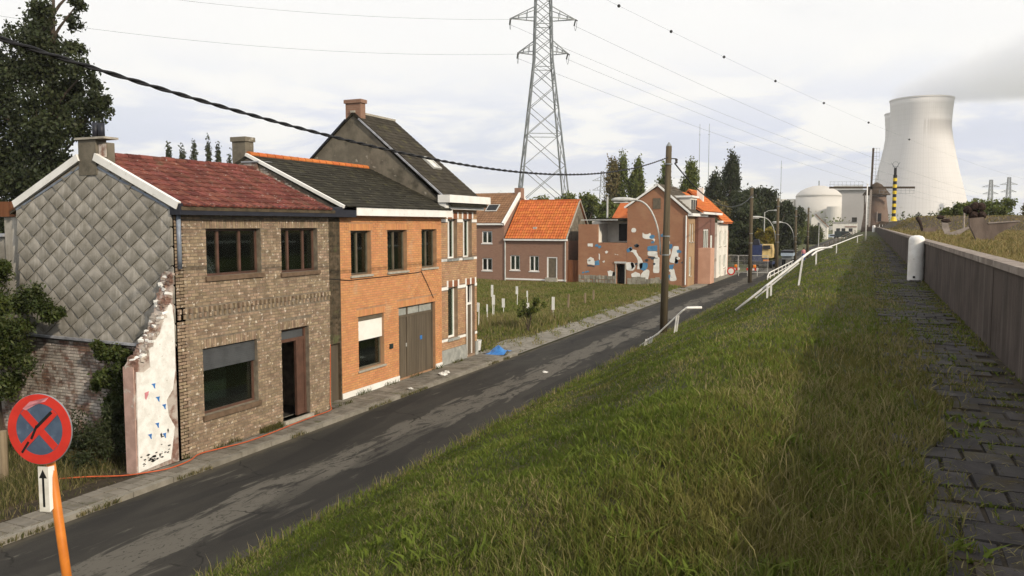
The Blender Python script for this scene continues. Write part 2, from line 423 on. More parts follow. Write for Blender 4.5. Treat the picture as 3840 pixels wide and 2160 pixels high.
class MB:
    def __init__(s):
        s.v, s.f = [], []

    def add(s, vs, fs):
        b = len(s.v)
        s.v += [tuple(x) for x in vs]
        s.f += [tuple(i + b for i in f) for f in fs]
        return s

    def box(s, x0, x1, y0, y1, z0, z1):
        return s.add([(x0, y0, z0), (x1, y0, z0), (x1, y1, z0), (x0, y1, z0), (x0, y0, z1), (x1, y0, z1), (x1, y1, z1), (x0, y1, z1)],
                     [(0, 3, 2, 1), (4, 5, 6, 7), (0, 1, 5, 4), (1, 2, 6, 5), (2, 3, 7, 6), (3, 0, 4, 7)])

    def bar(s, p, q, w, h=None, up=(0, 0, 1)):
        p, q = Vector(p), Vector(q)
        h = h or w
        d = (q - p).normalized()
        u = Vector(up)
        if abs(d.dot(u)) > 0.98:
            u = Vector((1, 0, 0))
        a = d.cross(u).normalized() * w / 2
        b = a.cross(d).normalized() * h / 2
        vs = [e + sa * a + sb * b for e in (p, q) for sa, sb in ((-1, -1), (1, -1), (1, 1), (-1, 1))]
        return s.add(vs, [(0, 1, 2, 3), (7, 6, 5, 4), (0, 4, 5, 1), (1, 5, 6, 2), (2, 6, 7, 3), (3, 7, 4, 0)])

    def tube(s, pts, r, n=8, cap=True):
        pts = [Vector(p) for p in pts]
        rs = r if isinstance(r, (list, tuple)) else [r] * len(pts)
        b = len(s.v)
        prev = None
        for i, p in enumerate(pts):
            d = (pts[min(i + 1, len(pts) - 1)] - pts[max(i - 1, 0)]).normalized()
            u = prev if prev is not None else (Vector((0, 0, 1)) if abs(d.z) < 0.9 else Vector((1, 0, 0)))
            a = d.cross(u).normalized()
            c = a.cross(d).normalized()
            prev = c
            for k in range(n):
                t = 2 * math.pi * k / n
                s.v.append(tuple(p + (a * math.cos(t) + c * math.sin(t)) * rs[i]))
        for i in range(len(pts) - 1):
            for k in range(n):
                s.f.append((b + i * n + k, b + i * n + (k + 1) % n, b + (i + 1) * n + (k + 1) % n, b + (i + 1) * n + k))
        if cap:
            s.f.append(tuple(b + k for k in reversed(range(n))))
            s.f.append(tuple(b + (len(pts) - 1) * n + k for k in range(n)))
        return s

    def lathe(s, prof, c, n=24, cap=True, jit=0.0):
        b = len(s.v)
        for r, z in prof:
            for k in range(n):
                t = 2 * math.pi * k / n
                s.v.append((c[0] + r * math.cos(t), c[1] + r * math.sin(t), c[2] + z))
        for i in range(len(prof) - 1):
            for k in range(n):
                s.f.append((b + i * n + k, b + i * n + (k + 1) % n, b + (i + 1) * n + (k + 1) % n, b + (i + 1) * n + k))
        if cap:
            s.f.append(tuple(b + k for k in reversed(range(n))))
            s.f.append(tuple(b + (len(prof) - 1) * n + k for k in range(n)))
        return s

    def prism(s, poly, ext):
        e = Vector(ext)
        n = len(poly)
        vs = [Vector(p) for p in poly] + [Vector(p) + e for p in poly]
        return s.add(vs, [tuple(range(n)), tuple(range(2 * n - 1, n - 1, -1))] + [(i, i + n, (i + 1) % n + n, (i + 1) % n) for i in range(n)])

    def ball(s, c, r, n=10, m=6, sq=(1, 1, 1), jit=0.0):
        b = len(s.v)
        for i in range(m + 1):
            ph = math.pi * i / m
            for k in range(n):
                t = 2 * math.pi * k / n
                j = 1 + random.uniform(-jit, jit)
                s.v.append((c[0] + r * j * sq[0] * math.sin(ph) * math.cos(t), c[1] + r * j * sq[1] * math.sin(ph) * math.sin(t), c[2] + r * j * sq[2] * math.cos(ph)))
        for i in range(m):
            for k in range(n):
                s.f.append((b + i * n + k, b + (i + 1) * n + k, b + (i + 1) * n + (k + 1) % n, b + i * n + (k + 1) % n))
        return s

    def mesh(s, name, m, off=Vector((0, 0, 0)), smooth=False):
        me = bpy.data.meshes.new(name)
        o = tuple(off)
        me.from_pydata([(v[0] - o[0], v[1] - o[1], v[2] - o[2]) for v in s.v], [], s.f)
        bm = bmesh.new()
        bm.from_mesh(me)
        bmesh.ops.recalc_face_normals(bm, faces=bm.faces)
        bm.to_mesh(me)
        bm.free()
        if smooth:
            me.polygons.foreach_set('use_smooth', [True] * len(me.polygons))
        if m is not None:
            me.materials.append(M[m] if isinstance(m, str) else m)
        return me

    def build(s, name, m, parent=None, smooth=False, kind=None, label=None):
        me = s.mesh(name, m, wl(parent) if parent else Vector((0, 0, 0)), smooth)
        return link(name, me, parent, kind, label)


def link(name, me, parent=None, kind=None, label=None, loc=None):
    o = bpy.data.objects.new(name, me)
    COL.objects.link(o)
    o.parent = parent
    if loc is not None:
        o.location = loc
    if kind:
        o['kind'] = kind
    if label:
        o['label'] = label
    return o


def thing(name, label, cat, loc=(0, 0, 0), group=None, rotz=0.0):
    o = bpy.data.objects.new(name, None)
    o.empty_display_size = 0.2
    COL.objects.link(o)
    o.location = loc
    o.rotation_euler = (0, 0, rotz)
    tag(o, label, cat, group)
    return o


def tag(o, label, cat, group=None):
    o['label'] = label
    o['category'] = cat
    if group:
        o['group'] = group
    return o


def dup(root, loc, rotz=0.0, label=None, scale=None):
    r = root.copy()
    COL.objects.link(r)
    r.location = loc
    r.rotation_euler = (0, 0, rotz)
    if scale:
        r.scale = scale
    if label:
        r['label'] = label
    for ch in list(root.children):
        c = ch.copy()
        COL.objects.link(c)
        c.parent = r
        for g in list(ch.children):
            d = g.copy()
            COL.objects.link(d)
            d.parent = c
    return r


def structure(o):
    o['kind'] = 'structure'
    return o


def big_mesh(name, V, F4, m, attrs=None, smooth=False, tri=False):
    """numpy arrays to a mesh: F4 is (n,4) quads or (n,3) triangles"""
    me = bpy.data.meshes.new(name)
    k = F4.shape[1]
    me.vertices.add(len(V))
    me.vertices.foreach_set('co', np.ascontiguousarray(V, dtype=np.float32).ravel())
    me.loops.add(F4.size)
    me.loops.foreach_set('vertex_index', np.ascontiguousarray(F4, dtype=np.int32).ravel())
    me.polygons.add(len(F4))
    me.polygons.foreach_set('loop_start', np.arange(0, F4.size, k, dtype=np.int32))
    me.polygons.foreach_set('loop_total', np.full(len(F4), k, dtype=np.int32))
    if smooth:
        me.polygons.foreach_set('use_smooth', np.ones(len(F4), dtype=bool))
    for an, av in (attrs or {}).items():
        a = me.attributes.new(an, 'FLOAT', 'POINT')
        a.data.foreach_set('value', np.ascontiguousarray(av, dtype=np.float32))
    me.update()
    me.validate()
    me.materials.append(M[m] if isinstance(m, str) else m)
    return me


def dist_cam(p):
    return (Vector(p) - EYE).length


# ---- walls: plane 'X' = facade at X=c looking to +X (u runs along Y); plane 'Y' = wall at Y=c looking to -Y (u runs along X)
def P3(plane, c, u, z, out=0.0):
    return (c + out, u, z) if plane == 'X' else (u, c - out, z)


def slab(b, plane, c, u0, u1, z0, z1, holes=(), th=0.28, poly=None):
    us = sorted({u0, u1, *[h[0] for h in holes], *[h[1] for h in holes]})
    zs = sorted({z0, z1, *[h[2] for h in holes], *[h[3] for h in holes]})
    us = [u for u in us if u0 <= u <= u1]
    zs = [z for z in zs if z0 <= z <= z1]

    def full(i, j):
        if i < 0 or j < 0 or i >= len(us) - 1 or j >= len(zs) - 1:
            return False
        u, z = (us[i] + us[i + 1]) / 2, (zs[j] + zs[j + 1]) / 2
        return not any(h[0] < u < h[1] and h[2] < z < h[3] for h in holes)
    for i in range(len(us) - 1):
        for j in range(len(zs) - 1):
            if not full(i, j):
                continue
            a, d, e, g = us[i], us[i + 1], zs[j], zs[j + 1]
            q = lambda u, z, o: P3(plane, c, u, z, o)
            b.add([q(a, e, 0), q(d, e, 0), q(d, g, 0), q(a, g, 0)], [(0, 1, 2, 3)])
            b.add([q(a, e, -th), q(d, e, -th), q(d, g, -th), q(a, g, -th)], [(3, 2, 1, 0)])
            for (di, dj, p0, p1) in ((-1, 0, (a, e), (a, g)), (1, 0, (d, e), (d, g)), (0, -1, (a, e), (d, e)), (0, 1, (a, g), (d, g))):
                if not full(i + di, j + dj):
                    b.add([q(*p0, 0), q(*p1, 0), q(*p1, -th), q(*p0, -th)], [(0, 1, 2, 3)])
    return b


def brickwork(parent, plane, c, u0, u1, z0, z1, holes, m, n_obj=300, L=0.21, H=0.065, J=0.011, inside=None, name='brick', proud=0.008):
    """running-bond bricks proud of the mortar; the nearest n_obj are objects, the rest one joined part"""
    pw = wl(parent)
    full, rest = [], MB()
    row = 0
    z = z0 + J / 2
    while z + H <= z1 + 0.002:
        off = 0 if row % 2 == 0 else (L + J) / 2
        u = u0 - off
        while u < u1:
            a, d = max(u, u0), min(u + L, u1)
            segs = [(a, d)]
            for h in holes:
                if h[2] < z + H and h[3] > z:
                    ns = []
                    for (s0, s1) in segs:
                        if h[1] <= s0 or h[0] >= s1:
                            ns.append((s0, s1))
                        else:
                            if h[0] - s0 > 0.03:
                                ns.append((s0, h[0]))
                            if s1 - h[1] > 0.03:
                                ns.append((h[1], s1))
                    segs = ns
            for (s0, s1) in segs:
                if s1 - s0 < 0.03:
                    continue
                if inside and not (inside(s0, z) and inside(s1, z) and inside(s0, z + H) and inside(s1, z + H)):
                    continue
                if s1 - s0 > L - 0.001:
                    full.append((s0, z))
                else:
                    one_brick(rest, plane, c, s0, s1, z, z + H, proud + random.uniform(-0.004, 0.004))
            u += L + J
        z += H + J
        row += 1
    full.sort(key=lambda q: dist_cam(P3(plane, c, q[0], q[1])))
    mb = MB()
    one_brick(mb, plane, 0.0, 0.0, L, 0.0, H, proud)
    me = mb.mesh(name, m)
    for (s0, zz) in full[:n_obj]:
        link(name, me, parent, loc=Vector(P3(plane, c, s0, zz, random.uniform(-0.004, 0.004))) - pw)
    for (s0, zz) in full[n_obj:]:
        one_brick(rest, plane, c, s0, s0 + L, zz, zz + H, proud + random.uniform(-0.004, 0.004))
    if rest.f:
        rest.build('brickwork', m, parent, kind='stuff')


def one_brick(b, plane, c, u0, u1, z0, z1, out):
    e = 0.004
    q = lambda u, z, o: P3(plane, c, u, z, o)
    b.add([q(u0, z0, -0.01), q(u1, z0, -0.01), q(u1, z1, -0.01), q(u0, z1, -0.01),
           q(u0 + e, z0 + e, out), q(u1 - e, z0 + e, out), q(u1 - e, z1 - e, out), q(u0 + e, z1 - e, out)],
          [(4, 5, 6, 7), (0, 1, 5, 4), (1, 2, 6, 5), (2, 3, 7, 6), (3, 0, 4, 7)])


def soldiers(parent, plane, c, u0, u1, z0, z1, m, name='lintel_brick', out=0.009, wd=0.066, every=1):
    n = max(1, round((u1 - u0) / (wd + 0.011)))
    st = (u1 - u0) / n
    mb = MB()
    one_brick(mb, plane, 0.0, 0.0, st - 0.011, 0.0, z1 - z0, out)
    me = mb.mesh(name, m)
    pw = wl(parent)
    for i in range(0, n, every):
        link(name, me, parent, loc=Vector(P3(plane, c, u0 + i * st + 0.005, z0, random.uniform(-0.004, 0.004))) - pw)


def window(parent, plane, c, u0, u1, z0, z1, fm, mull=(), trans=(), rec=0.14, fw=0.055, sill=None, sill_out=0.06, name='window', sill_h=0.07, back=None, back_d=0.25):
    """frame (part) with panes and a sill as its sub-parts"""
    b = MB()
    q0, q1 = -rec - 0.06, -rec

    def bx(mb, a, d, e, g, o0, o1):
        if plane == 'X':
            mb.box(c + o0, c + o1, a, d, e, g)
        else:
            mb.box(a, d, c - o1, c - o0, e, g)
    bx(b, u0, u0 + fw, z0, z1, q0, q1)
    bx(b, u1 - fw, u1, z0, z1, q0, q1)
    bx(b, u0 + fw, u1 - fw, z0, z0 + fw, q0, q1)
    bx(b, u0 + fw, u1 - fw, z1 - fw, z1, q0, q1)
    for t in mull:
        bx(b, t - fw * 0.6, t + fw * 0.6, z0 + fw, z1 - fw, q0 - 0.002, q1 + 0.004)
    for t in trans:
        bx(b, u0 + fw, u1 - fw, t - fw * 0.4, t + fw * 0.4, q0 - 0.004, q1 + 0.008)
    f = b.build(name, fm, parent)
    xs = [u0 + fw] + sorted(mull) + [u1 - fw]
    zs = [z0 + fw] + sorted(trans) + [z1 - fw]
    for i in range(len(xs) - 1):
        for j in range(len(zs) - 1):
            p = MB()
            bx(p, xs[i] + 0.001, xs[i + 1] - 0.001, zs[j] + 0.001, zs[j + 1] - 0.001, q0 + 0.022, q0 + 0.028)
            p.build('pane', 'glass', f)
    if sill:
        s = MB()
        bx(s, u0 - 0.06, u1 + 0.06, z0 - sill_h, z0 - 0.003, -rec - 0.05, sill_out)
        s.build('sill', sill, f)
    if back:
        k = MB()
        bx(k, u0 + 0.02, u1 - 0.02, z0 + 0.02, z1 - 0.02, -rec - back_d - 0.02, -rec - back_d)
        k.build('curtain', back, f)  # net curtain, or a dark board whose colour stands for the unlit room
    return f


def shell(parent, x0, x1, y0, y1, z0, z1, m, th=0.25, skip=(), name='wall'):
    """plain outer walls of a house: sides named n(+Y) s(-Y) e(+X) w(-X)"""
    b = MB()
    if 's' not in skip:
        b.box(x0, x1, y0, y0 + th, z0, z1)
    if 'n' not in skip:
        b.box(x0, x1, y1 - th, y1, z0, z1)
    if 'w' not in skip:
        b.box(x0, x0 + th, y0 + th + 0.001, y1 - th - 0.001, z0, z1)
    if 'e' not in skip:
        b.box(x1 - th, x1, y0 + th + 0.001, y1 - th - 0.001, z0, z1)
    return b.build(name, m, parent)


def gable_prism(parent, plane, c, pts, th, m, name='gable'):
    b = MB()
    if plane == 'Y':
        b.prism([(u, c, z) for u, z in pts], (0, th, 0))
    else:
        b.prism([(c, u, z) for u, z in pts], (-th, 0, 0))
    return b.build(name, m, parent)


def tiles(parent, p0, p1, top, nu, nv, m, name, n_obj=300, th=0.018, curve=0.025, lap=0.06, order=None):
    """rows of roof tiles from the eave p0-p1 up the slope vector top"""
    p0, p1, top = Vector(p0), Vector(p1), Vector(top)
    U, T = (p1 - p0) / nu, top / nv
    un, tn = U.normalized(), T.normalized()
    nn = un.cross(tn).normalized()
    if nn.z < 0:
        nn = -nn
    du, dv = U.length, T.length

    def shape(mb, o):
        k = 4
        vs = []
        for j, (v, lift) in enumerate(((-lap, th * 1.6), (dv, 0.002))):
            for i in range(k + 1):
                s = i / k
                zc = curve * (math.sin(s * math.pi * 2) * 0.5 + (0.5 if s > 0.8 else 0))
                vs.append(o + un * (s * du * 1.0) + tn * v + nn * (lift + zc + 0.012))
        lo = [o + un * (i / k * du) - tn * lap + nn * (0.0 + curve * (math.sin(i / k * math.pi * 2) * 0.5 + (0.5 if i / k > 0.8 else 0))) for i in range(k + 1)]
        vs += lo
        fs = [(i, i + 1, k + 2 + i, k + 1 + i) for i in range(k)] + [(2 * k + 2 + i, 2 * k + 3 + i, i + 1, i) for i in range(k)]
        fs += [(2 * k + 2, 0, k + 1), (3 * k + 2, 2 * k + 1, k)]
        mb.add(vs, fs)
    mb = MB()
    shape(mb, Vector((0, 0, 0)))
    me = mb.mesh(name, m)
    pw = wl(parent)
    spots = [p0 + U * i + T * j + nn * random.uniform(0, 0.006) for i in range(nu) for j in range(nv)]
    spots.sort(key=dist_cam)
    for sp in spots[:n_obj]:
        link(name, me, parent, loc=sp - pw)
    rest = MB()
    for sp in spots[n_obj:]:
        shape(rest, sp)
    if rest.f:
        rest.build('roof_covering', m, parent, kind='stuff')


def clip(poly, a, b):
    """keep the part of a 2D polygon left of the line a-b"""
    out = []
    side = lambda p: (b[0] - a[0]) * (p[1] - a[1]) - (b[1] - a[1]) * (p[0] - a[0])
    for i in range(len(poly)):
        p, q = poly[i], poly[(i + 1) % len(poly)]
        sp, sq = side(p), side(q)
        if sp >= 0:
            out.append(p)
        if sp * sq < 0:
            t = sp / (sp - sq)
            out.append((p[0] + (q[0] - p[0]) * t, p[1] + (q[1] - p[1]) * t))
    return out


# ================================================================== the setting
DX = np.array([-9.1, -8.7, -2.2, -1.2, 0.5, 1.6])
DZ = np.array([0.0, 0.12, 3.45, 3.72, 3.75, 3.75])


def dike_z(x, y):
    x, y = np.asarray(x, float), np.asarray(y, float)
    b = np.interp(x, DX, DZ)
    wav = 0.05 * np.sin(x * 1.7 + y * 0.45) + 0.035 * np.sin(y * 1.1 - x * 0.6) + 0.02 * np.sin(2.3 * y + 1.9 * x)
    return b + wav * np.clip((x + 9.0) / 2.0, 0, 1) * np.clip((0.3 - x) / 1.0, 0, 1)


def smooth(t):
    t = np.clip(t, 0, 1)
    return t * t * (3 - 2 * t)


def field_z(x, y):
    x, y = np.asarray(x, float), np.asarray(y, float)
    return 4.80 + 1.5 * smooth((x - 2.4) / 3.0) * smooth((y - 84) / 13) + 0.02 * np.sin(x * 1.3) * np.sin(y * 0.7)


def grid_sheet(name, xs, ys, zf, m, smooth_=True):
    X, Y = np.meshgrid(np.asarray(xs), np.asarray(ys))
    V = np.stack([X, Y, zf(X, Y) if callable(zf) else np.full_like(X, zf)], -1).reshape(-1, 3)
    nx, ny = len(xs), len(ys)
    i, j = np.meshgrid(np.arange(nx - 1), np.arange(ny - 1))
    a = (j * nx + i).ravel()
    F = np.stack([a, a + 1, a + nx + 1, a + nx], -1)
    o = bpy.data.objects.new(name, big_mesh(name, V, F, m, smooth=smooth_))
    COL.objects.link(o)
    return structure(o)


def asphalt_material():
    m = bpy.data.materials.new('asphalt')
    m.use_nodes = True
    t = m.node_tree
    p = t.nodes['Principled BSDF']
    p.inputs['Roughness'].default_value = 0.95
    p.inputs['Specular IOR Level'].default_value = 0.12
    g = N(t, 'ShaderNodeNewGeometry').outputs['Position']
    s = N(t, 'ShaderNodeSeparateXYZ')
    t.links.new(g, s.inputs[0])

    def nz(sc, st, d=6.0, dist=0.0):
        mp = N(t, 'ShaderNodeMapping')
        mp.inputs['Scale'].default_value = st
        t.links.new(g, mp.inputs[0])
        n = N(t, 'ShaderNodeTexNoise', i_Scale=sc, i_Detail=d, i_Roughness=0.65, i_Distortion=dist)
        t.links.new(mp.outputs[0], n.inputs['Vector'])
        return n.outputs[0]
    c = mixc(t, ramp(t, nz(1.2, (1, 0.3, 1)), 0.35, 0.65), (0.027, 0.0255, 0.0235), (0.040, 0.0375, 0.033))
    band = math_n(t, 'SUBTRACT', 1.0, ramp(t, math_n(t, 'ABSOLUTE', math_n(t, 'ADD', s.outputs[0], 10.75)), 0.25, 0.95))
    worn = ramp(t, math_n(t, 'ADD', nz(2.6, (1, 0.2, 1), 8.0, 0.6), math_n(t, 'MULTIPLY', band, 0.22)), 0.60, 0.70)
    c = mixc(t, math_n(t, 'MULTIPLY', worn, 0.8), c, (0.125, 0.115, 0.097))
    crack = ramp(t, nz(9.0, (1, 0.5, 1), 6.0, 1.5), 0.56, 0.62)
    c = mixc(t, math_n(t, 'MULTIPLY', math_n(t, 'MULTIPLY', crack, band), 0.75), c, (0.022, 0.021, 0.019))
    fine = ramp(t, nz(60, (1, 1, 1), 3.0), 0.3, 0.7)
    c = mixc(t, math_n(t, 'MULTIPLY', fine, 0.14), c, (0.09, 0.083, 0.072))
    vo = N(t, 'ShaderNodeTexVoronoi', feature='DISTANCE_TO_EDGE', i_Scale=0.55)
    wob = N(t, 'ShaderNodeTexNoise', i_Scale=2.2, i_Detail=4.0)
    t.links.new(g, wob.inputs['Vector'])
    t.links.new(mixc(t, 0.35, g, wob.outputs['Color']), vo.inputs['Vector'])
    crk = math_n(t, 'MULTIPLY', math_n(t, 'SUBTRACT', 1.0, ramp(t, vo.outputs['Distance'], 0.002, 0.012)), ramp(t, nz(0.5, (1, 1, 1)), 0.48, 0.56))
    c = mixc(t, math_n(t, 'MULTIPLY', crk, 0.8), c, (0.014, 0.013, 0.012))
    edge = ramp(t, math_n(t, 'ADD', math_n(t, 'ABSOLUTE', math_n(t, 'ADD', s.outputs[0], 11.1)), math_n(t, 'MULTIPLY', nz(3.0, (1, 0.4, 1)), 0.7)), 2.05, 2.45)
    c = mixc(t, math_n(t, 'MULTIPLY', edge, 0.75), c, (0.105, 0.092, 0.068))
    pat = ramp(t, nz(0.35, (1, 0.16, 1), 2.0), 0.56, 0.575)
    c = mixc(t, math_n(t, 'MULTIPLY', pat, 0.5), c, (0.021, 0.0205, 0.020))
    t.links.new(c, p.inputs['Base Color'])
    b = N(t, 'ShaderNodeBump', i_Strength=0.5, i_Distance=0.012)
    t.links.new(nz(50, (1, 1, 1)), b.inputs['Height'])
    t.links.new(b.outputs[0], p.inputs['Normal'])
    return m


M['asphalt'] = asphalt_material()

grid_sheet('ground', [-6000, -1500, -400, -120, -60, -30, -13.3, -8.9, -5, 400, 1500, 6000], [-300, -20, 0, 30, 60, 90, 140, 300, 800, 2000, 7000], -0.04, 'ground')
ys = np.concatenate([np.arange(-8, 40, 0.5), np.arange(40, 120, 1.2), np.arange(120, 340, 5)])
grid_sheet('road', np.linspace(-13.16, -9.0, 9), ys, lambda x, y: 0.0 + 0.035 * (1 - ((x + 11.1) / 2.1) ** 2), 'asphalt')
grid_sheet('dike', np.linspace(-9.12, 1.62, 34), ys, lambda x, y: dike_z(x, y) - 0.012, 'turf')
fy = np.concatenate([np.arange(-8, 80, 2.0), np.arange(80, 102, 1.0), [110, 130, 160, 200, 260, 330]])
grid_sheet('field', np.concatenate([[1.68], np.linspace(2.2, 14, 20), [20, 35, 60, 110, 220]]), fy, field_z, 'soil')
grid_sheet('yard_ground', np.linspace(-24, -14.02, 12), np.linspace(-4, 13.0, 18),
           lambda x, y: 0.05 + 0.05 * np.sin(x * 1.2) * np.sin(y * 0.9), 'soil')
grid_sheet('lot_ground', np.linspace(-60, -15.0, 14), np.linspace(29.0, 69.0, 22),
           lambda x, y: 0.05 + 0.04 * np.sin(x * 0.7) * np.sin(y * 0.5), 'soil')

# --- pavement along the houses: tiles and kerb stones are its parts
pv = thing('pavement', '', '', (-13.6, 18, 0))
del pv['label'], pv['category']
structure(pv)
MB().box(-14.45, -13.32, 3.0, 29.4, -0.05, 0.09).build('bed', 'path_bed', pv)
tw, tl = 0.295, 0.295
mb = MB()
e = 0.008
mb.add([(0, 0, -0.04), (tw, 0, -0.04), (tw, tl, -0.04), (0, tl, -0.04), (e, e, 0.03), (tw - e, e, 0.03), (tw - e, tl - e, 0.03), (e, tl - e, 0.03)],
       [(4, 5, 6, 7), (0, 1, 5, 4), (1, 2, 6, 5), (2, 3, 7, 6), (3, 0, 4, 7)])
tile_me = mb.mesh('paving_tile', 'paving')
pts = []
for j in range(int(26 / 0.305)):
    for i in range(4):
        x, y = -14.53 + i * 0.305, 3.1 + j * 0.305
        if x + tw > -13.31 or (x < -14.0 and y < 18.5):
            continue
        pts.append(Vector((x, y, 0.09 + random.uniform(-0.008, 0.006))))
pts.sort(key=dist_cam)
for p in pts[:300]:
    link('paving_tile', tile_me, pv, loc=p - pv.location)
kb = MB().box(0, 0.15, 0, 0.985, -0.15, 0.0)
kerb_me = kb.mesh('kerb_stone', 'kerb')
for j in range(27):
    link('kerb_stone', kerb_me, pv, loc=Vector((-13.31, 3.0 + j * 1.0, 0.115 + random.uniform(-0.012, 0.008))) - pv.location)

# crumbling verge of the empty lot and the far pavement
vg = MB()
n = 60
for k in range(n):
    y0, y1 = 29.4 + k * 38 / n, 29.4 + (k + 1) * 38 / n
    vg.add([(-15.05 + 0.25 * math.sin(y0 * 0.9), y0, 0.055), (-13.13, y0, 0.055), (-13.13, y1, 0.055), (-15.05 + 0.25 * math.sin(y1 * 0.9), y1, 0.055)], [(0, 1, 2, 3)])
structure(vg.build('gravel_verge', 'kerb'))
structure(MB().box(-14.15, -13.1, 67.6, 92, -0.05, 0.1).build('far_pavement', 'kerb'))

# --- brick path on the dike crest
pa = thing('path', '', '', (1.0, 6, 3.75))
del pa['label'], pa['category']
structure(pa)
MB().box(0.16, 1.53, -3, 90, 3.6, 3.765).build('bed', 'path_bed', pa)
bw, bl = 0.296, 0.290
mb = MB()
e = 0.007
mb.add([(0, 0, -0.05), (bw, 0, -0.05), (bw, bl, -0.05), (0, bl, -0.05), (e, e, 0.022), (bw - e, e, 0.022), (bw - e, bl - e, 0.022), (e, bl - e, 0.022)],
       [(4, 5, 6, 7), (0, 1, 5, 4), (1, 2, 6, 5), (2, 3, 7, 6), (3, 0, 4, 7)])
paver_me = mb.mesh('paver', 'paver')
rest = MB()
cand = []
for j in range(180):
    off = (j % 2) * 0.155
    for i in range(5):
        x, y = 0.19 + off + i * 0.309 - 0.155, 2.5 + j * 0.302
        if x + bw > 1.5 or x < 0.17:
            continue
        cand.append(Vector((x, y, 3.765 + random.uniform(-0.012, 0.004) + 0.01 * math.sin(y * 1.3))))
cand.sort(key=dist_cam)
for p in cand[:300]:
    o = link('paver', paver_me, pa, loc=p - pa.location)
    o.rotation_euler = (random.uniform(-0.02, 0.02), random.uniform(-0.02, 0.02), random.uniform(-0.025, 0.025))
for p in cand[300:]:
    rest.add([(p.x + v.co.x, p.y + v.co.y, p.z + v.co.z) for v in paver_me.vertices], [tuple(q.vertices) for q in paver_me.polygons])
rest.build('paver_rows', 'paver', pa, kind='stuff')

# --- concrete flood wall
fw = thing('flood_wall', 'long low concrete flood wall beside the brick path on the dike', 'wall', (1.6, 20, 3.75))
wp = MB().box(-0.1, 0.1, 0.007, 2.993, -0.45, 1.11).mesh('wall_panel', 'concrete')
for k in range(32):
    link('wall_panel', wp, fw, loc=Vector((1.6 + random.uniform(-0.004, 0.004), -6 + 3 * k, 3.75)) - fw.location)
MB().box(1.56, 1.64, -6, 90, 3.3, 4.8).build('joint_filler', 'soil', fw)
MB().box(1.50, 1.70, 90, 240, 3.3, 4.86).build('wall_run', 'concrete', fw)
me = MB().box(-0.12, 0.12, 0.006, 1.994, 0, 0.085).mesh('coping_stone', 'coping')
for k in range(45):
    link('coping_stone', me, fw, loc=Vector((1.595, -4 + 2 * k, 4.86)) - fw.location)
MB().box(1.475, 1.715, 86, 240, 4.86, 4.945).build('coping_run', 'coping', fw)

# ================================================================== brown brick house
h1 = thing('brick_house', 'brown brick house with red tiled roof and diamond slates on its gable', 'house', (-14.0, 13.0, 0.1))
FX = -14.0
w1 = (13.92, 15.74, 4.20, 5.31)
w2 = (16.50, 18.00, 4.14, 5.31)
ws = (13.72, 15.52, 0.96, 2.53)
dr = (16.43, 17.55, 0.20, 2.64)
holes = [w1, w2, ws, dr]
b = MB()
slab(b, 'X', FX, 13.0, 18.5, 0.0, 5.75, holes)
b.box(-14.27, -14.02, 18.25, 18.5, 0, 5.7)
b.box(-19.17, -14.285, 18.3, 18.5, 0, 5.9)
b.box(-19.17, -18.9, 13.26, 18.3, 0, 5.9)
b.build('wall', 'mortar', h1)
extra = [(w[0] - 0.12, w[1] + 0.12, w[3], w[3] + 0.225) for w in holes] + [(13.0, 18.5, 3.27, 3.52)]
brickwork(h1, 'X', FX, 13.0, 18.5, 0.12, 5.70, holes + extra, 'h1_brick', 300)
for wv in holes:
    soldiers(h1, 'X', FX, wv[0] - 0.12, wv[1] + 0.12, wv[3] + 0.004, wv[3] + 0.218, 'h1_brick')
soldiers(h1, 'X', FX, 13.02, 18.48, 3.275, 3.385, 'h1_brick', 'dentil_brick', 0.03, 0.066, 2)
soldiers(h1, 'X', FX, 13.02, 18.48, 3.40, 3.515, 'h1_brick', 'dentil_brick', 0.065, 0.066, 2)
window(h1, 'X', FX, *w1, 'brown_frame', mull=(14.42, 15.14), sill='brown_sill', sill_h=0.11)
window(h1, 'X', FX, *w2, 'brown_frame', mull=(16.92, 17.55), sill='brown_sill', sill_h=0.10)
f = window(h1, 'X', FX, *ws, 'brown_frame', sill='brown_sill', sill_h=0.12, name='shop_window', back='net_curtain', back_d=0.9)
sh = MB()
for k in range(11):
    z = 2.0 + k * 0.046
    sh.box(FX - 0.11, FX - 0.075, ws[0] + 0.01, ws[1] - 0.01, z, z + 0.043)
sh.build('roller_shutter', 'shutter', h1)
fr = MB()
fr.box(FX - 0.2, FX - 0.12, dr[0], dr[0] + 0.07, dr[2], dr[3])
fr.box(FX - 0.2, FX - 0.12, dr[1] - 0.07, dr[1], dr[2], dr[3])
fr.box(FX - 0.2, FX - 0.12, dr[0] + 0.07, dr[1] - 0.07, dr[3] - 0.06, dr[3])
fr.box(FX - 0.2, FX - 0.12, dr[0] + 0.07, dr[1] - 0.07, 2.27, 2.35)
fr.box(FX - 0.2, FX - 0.12, 17.16, 17.23, dr[2], 2.27)
df = fr.build('door_frame', 'brown_frame', h1)
MB().box(FX - 0.17, FX - 0.16, dr[0] + 0.07, dr[1] - 0.07, 2.35, dr[3] - 0.06).build('pane', 'shutter', df)
MB().box(FX - 0.18, FX - 0.14, 17.23, 17.48, dr[2], 2.27).build('side_panel', 'brown_frame', df)
MB().box(FX - 0.95, FX - 0.21, 16.46, 16.50, 0.2, 2.26).build('door', 'brown_frame', h1)
MB().box(FX - 0.32, FX + 0.10, dr[0] - 0.02, dr[1] + 0.04, 0.05, 0.20).build('doorstep', 'sill', h1)
MB().box(-18.8, -14.3, 13.3, 18.2, 0.05, 0.16).build('floor', 'interior', h1)
MB().box(-18.8, -14.3, 13.3, 18.2, 2.75, 2.95).build('upper_floor', 'interior', h1)
